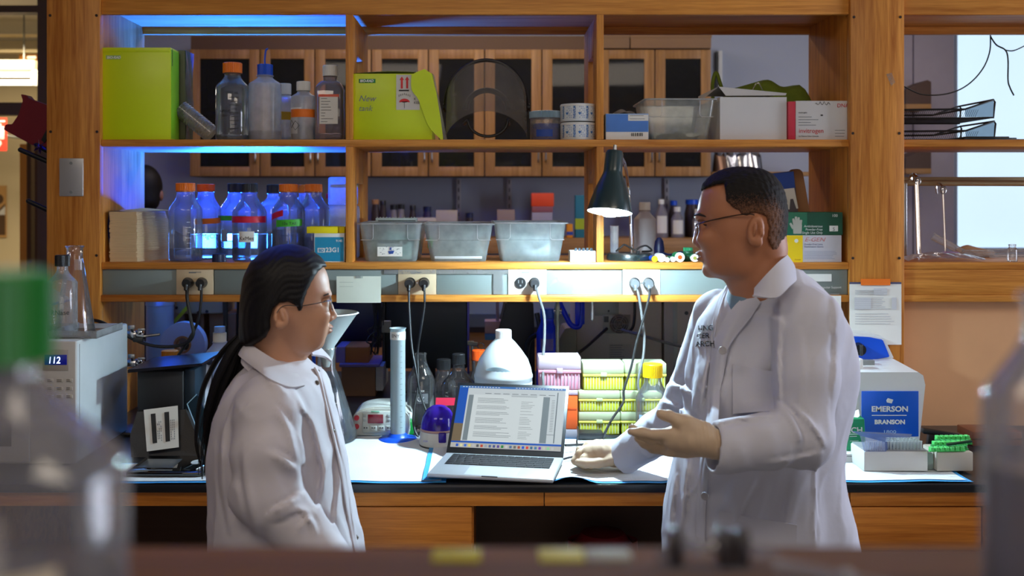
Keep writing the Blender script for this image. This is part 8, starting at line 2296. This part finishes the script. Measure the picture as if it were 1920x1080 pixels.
# embroidered words on the far breast
for k, (s_, px, py) in enumerate((('UNG', 1308, 620), ('CER', 1306, 634.5), ('ARCH', 1304, 650))):
 t_ = text('lettering', s_, .0155, (0, 0, 0), INK, man, rot=(0, 0, 0), ext=0, bold=.0003, sx=.95)
 for v in t_.data.vertices:
  pxv = px + v.co.x * F / 2.22; pyv = py - v.co.y * F / 2.22 - (pxv - px) * .04
  v.co = P(pxv, pyv, (surf_y(pxv, pyv, 1.95, 2.7, cf, whole) or 2.3) - .008)
# gloved left hand, open, thumb up
gf = Field((X(1165, 2.05), 1.97, Z(862, 2.05)), (X(1352, 2.05), 2.17, Z(758, 2.05)), .0017)
g3 = lambda px, py, dy=0.: P(px, py, 2.05 + dy)
gf.cap(g3(1345, 835), g3(1318, 826), .027, .030, .01)
gf.chain([g3(1318, 822), g3(1290, 820, .0), g3(1262, 822, .004)], [.027, .028, .022], .012)
gf.chain([g3(1310, 832, .022), g3(1285, 834, .026), g3(1262, 838, .03)], [.024, .022, .016], .014)
gf.chain([g3(1310, 808), g3(1290, 796, -.004), g3(1270, 788, -.004)], [.020, .0155, .0125], .012)
gf.chain([g3(1272, 789, -.004), g3(1254, 780, -.003), g3(1238, 776, .0)], [.0125, .0105, .0088], .006)
gf.chain([g3(1262, 814, -.002), g3(1228, 815, -.002), g3(1203, 811, 0), g3(1183, 809, .002)], [.0125, .0102, .0092, .0072], .006)
gf.chain([g3(1260, 824, .018), g3(1222, 823, .02), g3(1200, 815, .022), g3(1186, 802, .024)], [.0125, .0102, .0092, .0075], .005)
gf.chain([g3(1258, 834, .034), g3(1228, 838, .036), g3(1208, 832, .038), g3(1196, 821, .04)], [.012, .0100, .009, .0074], .005)
gf.chain([g3(1262, 843, .048), g3(1240, 847, .05), g3(1224, 843, .052), g3(1212, 835, .053)], [.0105, .0088, .008, .0066], .005)
gf.chain([g3(1284, 842, .02), g3(1256, 846, .03), g3(1238, 842, .04)], [.017, .013, .008], .01)
ga = gf.ax
gf.d = (gf.d + cloth_noise(ga[0][:, None, None], ga[1][None, :, None], ga[2][None, None, :], 5, .0006, 260, 260, 200)).astype(np.float32)
gf.d = (gf.d - .0009 * np.maximum(0, np.sin(ga[0][:, None, None] * 820 + 40 * ga[2][None, None, :])) * np.clip((ga[0] - X(1296, 2.05)) / .02, 0, 1)[:, None, None]).astype(np.float32)
obj('glove', gf.mesh('glove'), GLOVE, man, 'thin tan latex glove on open left hand')
# gloved right hand resting on the bench, loosely closed
y_ = 2.72
gf = Field((X(1060, y_), y_ - .09, BT - .004), (X(1190, y_), y_ + .09, BT + .12), .0018)
g3 = lambda px, py, dy=0.: P(px, py, y_ + dy)
gf.cap(g3(1178, 850, .0), g3(1150, 853, 0), .026, .03, .01)
gf.chain([g3(1155, 852, -.012), g3(1125, 849, -.02), g3(1108, 850, -.022)], [.028, .029, .022], .012)
gf.chain([g3(1155, 850, .018), g3(1128, 845, .02), g3(1112, 845, .022)], [.026, .026, .02], .012)
for i, (dy, px0, py0, tipx) in enumerate(((-.036, 1112, 858, 1094), (-.014, 1108, 848, 1080), (.008, 1108, 843, 1078), (.03, 1114, 842, 1086))):
 kx = px0 - 16 - (4 if i in (1, 2) else 0)
 gf.chain([g3(px0, py0, dy), g3(kx, py0 + 2, dy), g3(tipx, 864, dy), g3(tipx + 14, 873, dy)], [.0125, .0105, .0095, .0082], .005)
gf.chain([g3(1142, 862, -.04), g3(1120, 868, -.052), g3(1098, 869, -.05), g3(1084, 866, -.046)], [.016, .0125, .0105, .0085], .006)
gf.chain([g3(1118, 833, .03), g3(1104, 834, .028), g3(1090, 848, .026), g3(1080, 862, .024)], [.012, .0105, .009, .0078], .006)
gf.d = np.maximum(gf.d, (BT + .006 - gf.ax[2])[None, None, :]).astype(np.float32)
gf.d = (gf.d + cloth_noise(gf.ax[0][:, None, None], gf.ax[1][None, :, None], gf.ax[2][None, None, :], 6, .0005, 260, 260, 200)).astype(np.float32)
obj('glove', gf.mesh('glove'), GLOVE, man, 'pale latex glove on right hand resting on the pad')
legs(man, X(1430, DT), DT, Z(1330, DT), TROUSER, -1)
for o in list(man.children): o.data.transform(Matrix.Translation(-mo))
# ================================================================== background: reagents on the wall shelf, cabinet contents, a third person
def mini(name, label, cat, px, y, z, w_px, top, capm, bm, cap_px=None, cap_h=10, group='reagent bottles on the far wall shelf', label_m=None):
 """small far bottle: shouldered body, cap and, if asked, a paper label"""
 t = thing(name, label, cat, (X(px, y), y, z), group=group)
 r = L(w_px / 2, y); h = Z(top, y) - z; ch = L(cap_h, y); rn = L((cap_px or w_px * .6) / 2, y)
 obj('body', B().lathe([(0, 0), (r * .95, 0), (r, .006), (r, (h - ch) * .72), (rn * .9, (h - ch) * .95), (rn * .9, h - ch)], n=16), bm, t)
 obj('cap', B().lathe([(0, h - ch), (rn, h - ch), (rn, h - .002), (rn * .9, h), (0, h)], n=16), capm, t)
 if label_m: obj('label', B().sheet(lambda u, v: (r * 1.01 * math.cos(R_(-140 + 100 * u)), r * 1.01 * math.sin(R_(-140 + 100 * u)), h * .12 + h * .45 * v), 6, 1), label_m, t)
 return t
ys = 6.08
JB = mat('jar_dark', (56, 44, 44), .4); JC = mat('jar_clear', (150, 146, 156), .3, trans=.3)
for k, (px, wpx, top, cp, cm, bm, nm) in enumerate([(704, 16, 374, 14, CARD, JB, 'tan capped jar at far left'), (718, 14, 376, 11, BLACK, JB, 'black capped jar beside the tan capped one'), (738, 15, 384, 13, BLACK, JC, 'clear jar with flat black cap, left of a pair'),
  (752, 14, 383, 13, BLACK, JC, 'clear jar with flat black cap, right of a pair'), (774, 13, 385, 11, BLACK, JB, 'narrow jar with black cap'), (801, 18, 387, 15, NAVY, mat('jar_navy', (50, 40, 80), .4), 'squat navy capped jar'),
  (880, 16, 399, 14, NAVY, JB, 'low dark blue capped jar'), (1240, 24, 374, 11, WHITE, JC, 'white capped clear bottle with paper label behind man'), (1270, 24, 388, 13, WHITE, JC, 'white capped bottle in front, with paper label'),
  (1263, 20, 376, 13, BLUE, JB, 'small blue capped bottle'), (1297, 28, 374, 24, BLUE, JB, 'wide dark bottle with bright blue cap beside the man'), (1308, 20, 392, 12, WHITE, JC, 'pale bottle half behind the man face')]):
 mini('reagent_bottle', f'{nm} on the far shelf', 'bottle', px, ys + (.08 if k in (9, 10) else 0), FZ, wpx, top, cm, bm, cp, 9, label_m=PAPER if k in (7, 8, 11) else None)
t = thing('tip_box', 'far orange-topped tip box on the wall shelf above right bin', 'tip box', (X(1017, ys), ys, FZ))
obj('base', B().box(-L(20, ys), L(18, ys), -.03, .05, 0, Z(398, ys) - FZ, .003), mat('tipbase_grey', (160, 156, 170), .5), t)
obj('band', B().box(-L(20, ys), L(19, ys), -.031, .051, Z(398, ys) - FZ, Z(387, ys) - FZ, .002), mat('mauve_band', (150, 90, 100), .5), t)
obj('lid', B().box(-L(21, ys), L(21, ys), -.032, .052, Z(387, ys) - FZ, Z(362, ys) - FZ, .004), mat('far_orange', (236, 80, 34), .5), t)
for k, (a, b_, top, c, nm) in enumerate(((818, 858, 394, (176, 166, 160), 'small pale tilted box on the far shelf behind middle bin'), (1062, 1073, 420, (230, 150, 30), 'yellow and blue little box on far shelf left of lamp'), (1078, 1096, 366, (40, 120, 140), 'tall teal box on the far shelf at the second divider'), (780, 818, 408, (196, 188, 184), 'low white box on the far shelf behind left bin'), (932, 965, 393, (150, 130, 120), 'brown grey box on far shelf between bins'))):
 t = thing('small_box', nm, 'box', ((X(a, ys) + X(b_, ys)) / 2, ys - .04, FZ)); hw = (X(b_, ys) - X(a, ys)) / 2; h = Z(top, ys) - FZ
 obj('carton', B().box(-hw, hw, 0, .08, 0, h, .002), mat('far_box_%d' % k, c, .7), t)
 obj('band', B().box(-hw - .001, hw + .001, -.001, .02, h * .2, h * .45), mat('far_band_%d' % k, [(120, 100, 96), (40, 70, 160), (170, 190, 40), (120, 110, 120), (110, 90, 80)][k], .7), t)
# cabinet contents
for k, (px, wpx, top, c, nm) in enumerate([(722, 14, 286, (190, 190, 200), 'white jar low in the fourth cabinet'), (742, 17, 284, (206, 190, 190), 'pink white jar in the middle of fourth cabinet'), (765, 13, 292, (180, 176, 190), 'small jar at right in fourth cabinet'), (845, 22, 300, (150, 160, 176), 'wide jar in the fifth cabinet'), (945, 34, 287, (156, 158, 160), 'large pale jar in sixth cabinet'), (985, 16, 290, (150, 130, 120), 'brown jar in sixth cabinet'), (1065, 44, 288, (166, 172, 186), 'stack of pale packs in seventh cabinet'), (1292, 20, 297, (130, 126, 116), 'grey jar in the rightmost cabinet'), (610, 26, 299, (70, 120, 50), 'green pack in the third cabinet')]):
 t = thing('jar', nm + ' behind glass', 'jar', (X(px, 6.14), 6.14, zc0 + .019), group='jars inside the glass cabinets')
 r = L(wpx / 2, 6.14); h = Z(top, 6.14) - zc0 - .019
 m_ = mat('jar_c%d' % k, c, .5)
 obj('body', B().lathe([(0, 0), (r, 0), (r, h * .75), (r * .8, h * .82), (0, h * .82)], n=16), m_, t)
 obj('lid', B().lathe([(0, h * .82), (r * .85, h * .82), (r * .85, h), (0, h)], n=16), mat('jar_lid', (200, 198, 200), .5) if k % 2 else m_, t)
# right of the cabinets: rail, foil bags on a wall board
t = thing('wall_rail', 'short white slotted rail on blue grey wall right of cabinets', 'rail', (X(1352, 6.3), 6.33, Z(165, 6.3)))
obj('rail', B().box(-.012, .012, -.012, .018, 0, Z(94, 6.3) - Z(165, 6.3), .002), WHITE, t)
obj('shadow_strip', B().box(-.024, -.013, -.004, .018, 0, Z(96, 6.3) - Z(165, 6.3)), DKGREY, t)  # solid dark strip standing in for the rail's shadow
t = thing('wall_board', 'oak wall board with foil wrapped bags right of the cabinets', 'shelf', (X(1400, 6.1), 6.1, Z(322, 6.1)))
obj('board', B().box(-.2, .36, 0, .24, -.025, 0, .003), FAROAK_X, t)
FOIL = mat('silver_foil', (190, 192, 200), .2, metal=.85, var=.2, scale=40, bump=.8, bscale=30)
for k, px in enumerate((1352, 1375, 1398, 1420)):
 t = thing('foil_bag', ['brownish foil bag, first on the wall board above the man', 'silver foil bag, second on the wall board above the man', 'silver foil bag, third on the wall board above the man', 'pale foil bag, last on the wall board above the man'][k], 'bag', (X(px, 6.1), 6.16, Z(322, 6.1)), group='foil bags on the wall board')
 obj('bag', B().sheet(lambda u, v, k=k: (.045 * math.cos(6.28 * u) * (1 - .25 * v) * (1 + .2 * math.sin(9 * u + k)), .05 * math.sin(6.28 * u) * (1 - .8 * v), .1 * v * (1 + .12 * math.sin(12 * u + 2 * k))), 20, 6), FOIL if k else mat('foil_brown', (140, 104, 80), .3, metal=.5), t)
 obj('tie', B().cyl((0, 0, .092), (0, 0, .112), .018, .028, n=10), FOIL, t)
# dark brown bracket shelves at the right
for k, (p0, p1) in enumerate(((160, 205), (288, 326))):
 t = thing('bracket_shelf', ['upper dark brown wall bracket seen in the right bay', 'lower dark brown wall bracket seen in the right bay'][k], 'shelf', (X(1722, 6.0), 6.0, Z(p1, 6.0)))
 hh_ = Z(p0, 6.0) - Z(p1, 6.0); hw = X(1746, 6.0) - X(1722, 6.0)
 obj('side', B().prism([(-hw, .03), (hw, .03), (hw, hh_ + .02), (hw * .7, hh_ + .03), (-hw, hh_ * .8)], 'XZ', 0, .34), DARKWOOD, t)
 obj('board', B().box(-hw, hw, -.004, .34, 0, .03, .002), FAROAK_X, t)
t = thing('wall_column', 'plum grey column beside the daylight window', 'column', (X(1742, 6.2), 6.2, 0))
obj('shaft', B().box(X(1690, 6.2) - t.location.x, X(1789, 6.2) - t.location.x, .0, .14, 0, 2.99, .003), mat('plum_grey', (168, 158, 168), .8), t)
obj('edge', B().box(X(1711, 6.2) - t.location.x, X(1713, 6.2) - t.location.x, -.004, .0, 0, 2.99), mat('plum_dark', (92, 84, 98), .8), t)
# third person beyond the shelves, back turned
yp = 5.15
p3 = thing('person', 'dark haired person seen from behind through the lower left bay', 'person', (X(272, yp), yp, 0))
g = Field((X(272, yp) - .3, yp - .22, .5), (X(272, yp) + .3, yp + .22, 1.85), .008)
o3 = Vector((X(272, yp), yp, Z(355, yp)))
g.ell(o3, (.073, .09, .105), .02).cap(o3 - Vector((0, .02, .06)), o3 - Vector((0, .0, .2)), .05, .06, .02)
for sg in (-1, 1): g.ell(o3 + Vector((sg * .076, .0, -.03)), (.012, .018, .03), .006)
obj('body', g.mesh('body'), SKIN_M if False else mat('skin_far', (150, 104, 84), .5), p3)
g = Field(o3 - Vector((.12, .13, .16)), o3 + Vector((.12, .12, .14)), .006)
g.ell(o3 + Vector((0, -.012, .012)), (.083, .098, .108), .01).ell(o3 + Vector((0, -.03, -.05)), (.078, .075, .07), .02)
for sg in (-1, 1): g.ell(o3 + Vector((sg * .095, .0, -.04)), (.026, .03, .036), .008, 'sub')
g.ell(o3 + Vector((0, .12, -.03)), (.1, .06, .12), .01, 'sub')
obj('hair', g.mesh('hair'), HAIR, p3)
g = Field((X(272, yp) - .3, yp - .25, .45), (X(272, yp) + .3, yp + .25, 1.62), .009)
g.cap(o3 - Vector((0, 0, .27)), o3 - Vector((0, 0, .75)), .13, .15, .03, sc=(1.3, .85, 1)).cap(o3 - Vector((0, 0, .75)), o3 - Vector((0, 0, 1.05)), .15, .17, .03, sc=(1.25, .85, 1))
for sg in (-1, 1): g.chain([o3 + Vector((sg * .15, 0, -.27)), o3 + Vector((sg * .22, .02, -.52)), o3 + Vector((sg * .18, .18, -.66))], [.06, .05, .04], .02)
obj('shirt', g.mesh('shirt'), mat('shirt_dark', (40, 40, 48), .8), p3)
b = B()
for sg in (-1, 1): b.cyl((X(272, yp) + sg * .09, yp, .6), (X(272, yp) + sg * .09, yp, .06), .085, .055, n=16)
obj('trousers', b, mat('trousers_dark', (40, 44, 58), .8), p3)
for sg in (-1, 1): obj('shoe', B().box(X(272, yp) + sg * .09 - .045, X(272, yp) + sg * .09 + .045, yp - .07, yp + .16, 0, .07, .02), mat('shoe_black', (26, 24, 24), .5), p3)
for o in p3.children: o.data.transform(Matrix.Translation(-Vector(p3.location)))
# ================================================================== out of focus things on the near shelf
FG = glass('near_glass', haze=.15, tint=(240, 240, 242), hazecol=(226, 224, 228), edge=.75)
CAPG = mat('cap_green', (10, 130, 36), .45)
t = thing('glass_bottle', 'blurred near bottle with big green cap at left edge', 'bottle', (X(-36, .42), .42, zn))
obj('body', B().lathe(body_profile(.0555, .088, .127, .0205, .1325), n=40), FG, t)
obj('cap', cap_mesh(.0272, .1315, .1665, 40), CAPG, t)
obj('liquid', B().lathe([(0, .004), (.052, .004), (.053, .042), (0, .042)], n=32), glass('near_liquid', tint=(190, 186, 190), haze=.2, edge=.6), t)
tape(t, .0557, .04, .062, 28, 52, mat('cream_label', (226, 214, 190), .6), 'label')
t = thing('glass_bottle', 'blurred clear near bottle at the right edge', 'bottle', (X(1990, .50), .50, zn))
obj('body', B().lathe(body_profile(.0345, .1, .135, .0155, .15), n=40), FG, t)
obj('rim', B().lathe([(.0155, .146), (.0185, .147), (.0185, .15), (.0155, .151)], n=30), FG, t)
obj('liquid', B().lathe([(0, .004), (.032, .004), (.0325, .07), (0, .07)], n=32), glass('near_liquid2', tint=(170, 170, 184), haze=.25, edge=.6), t)
for k, (px, wpx, c, nm) in enumerate(((856, 90, (176, 166, 20), 'blurred yellow tape strip, left on the near shelf edge'), (1052, 84, (190, 186, 90), 'blurred pale yellow tape strip on the near shelf edge'), (1140, 84, (150, 150, 138), 'blurred grey tape strip on the near shelf edge'))):
 yy = .583
 tag(obj('tape_strip', B().box(-L(wpx / 2, yy), L(wpx / 2, yy), -.012, .0068, .0, .0016, .0005), mat('near_tape_%d' % k, c, .6), loc=(X(px, yy), yy, zn)), nm, 'tape')
t = thing('clear_tubing', 'blurred coil of clear tubing and clips on the near shelf at right', 'tubing', (X(1345, .565), .565, zn))
q = [(-.03, .0, .005), (-.018, .008, .008), (-.006, -.004, .01), (.006, .006, .012), (.018, -.002, .009), (.03, .004, .006)]
obj('tube', B().tube(spline(q, 6), .0036, 8), FG, t)
for a in (-.022, .004, .013): obj('clip', B().box(a - .004, a + .004, -.004, .006, .0005, .02, .002), mat('smoke_clip', (70, 70, 76), .3), t)
t = thing('glass_rod', 'blurred glass rod lying at right on the near shelf', 'rod', (X(1560, .56), .56, zn))
obj('rod', B().cyl((-.03, .0, .0035), (.05, -.06, .0035), .0032, n=12), FG, t)
obj('bead', B().ball((.0, -.022, .0045), .0042, 12), GLASSF, t)
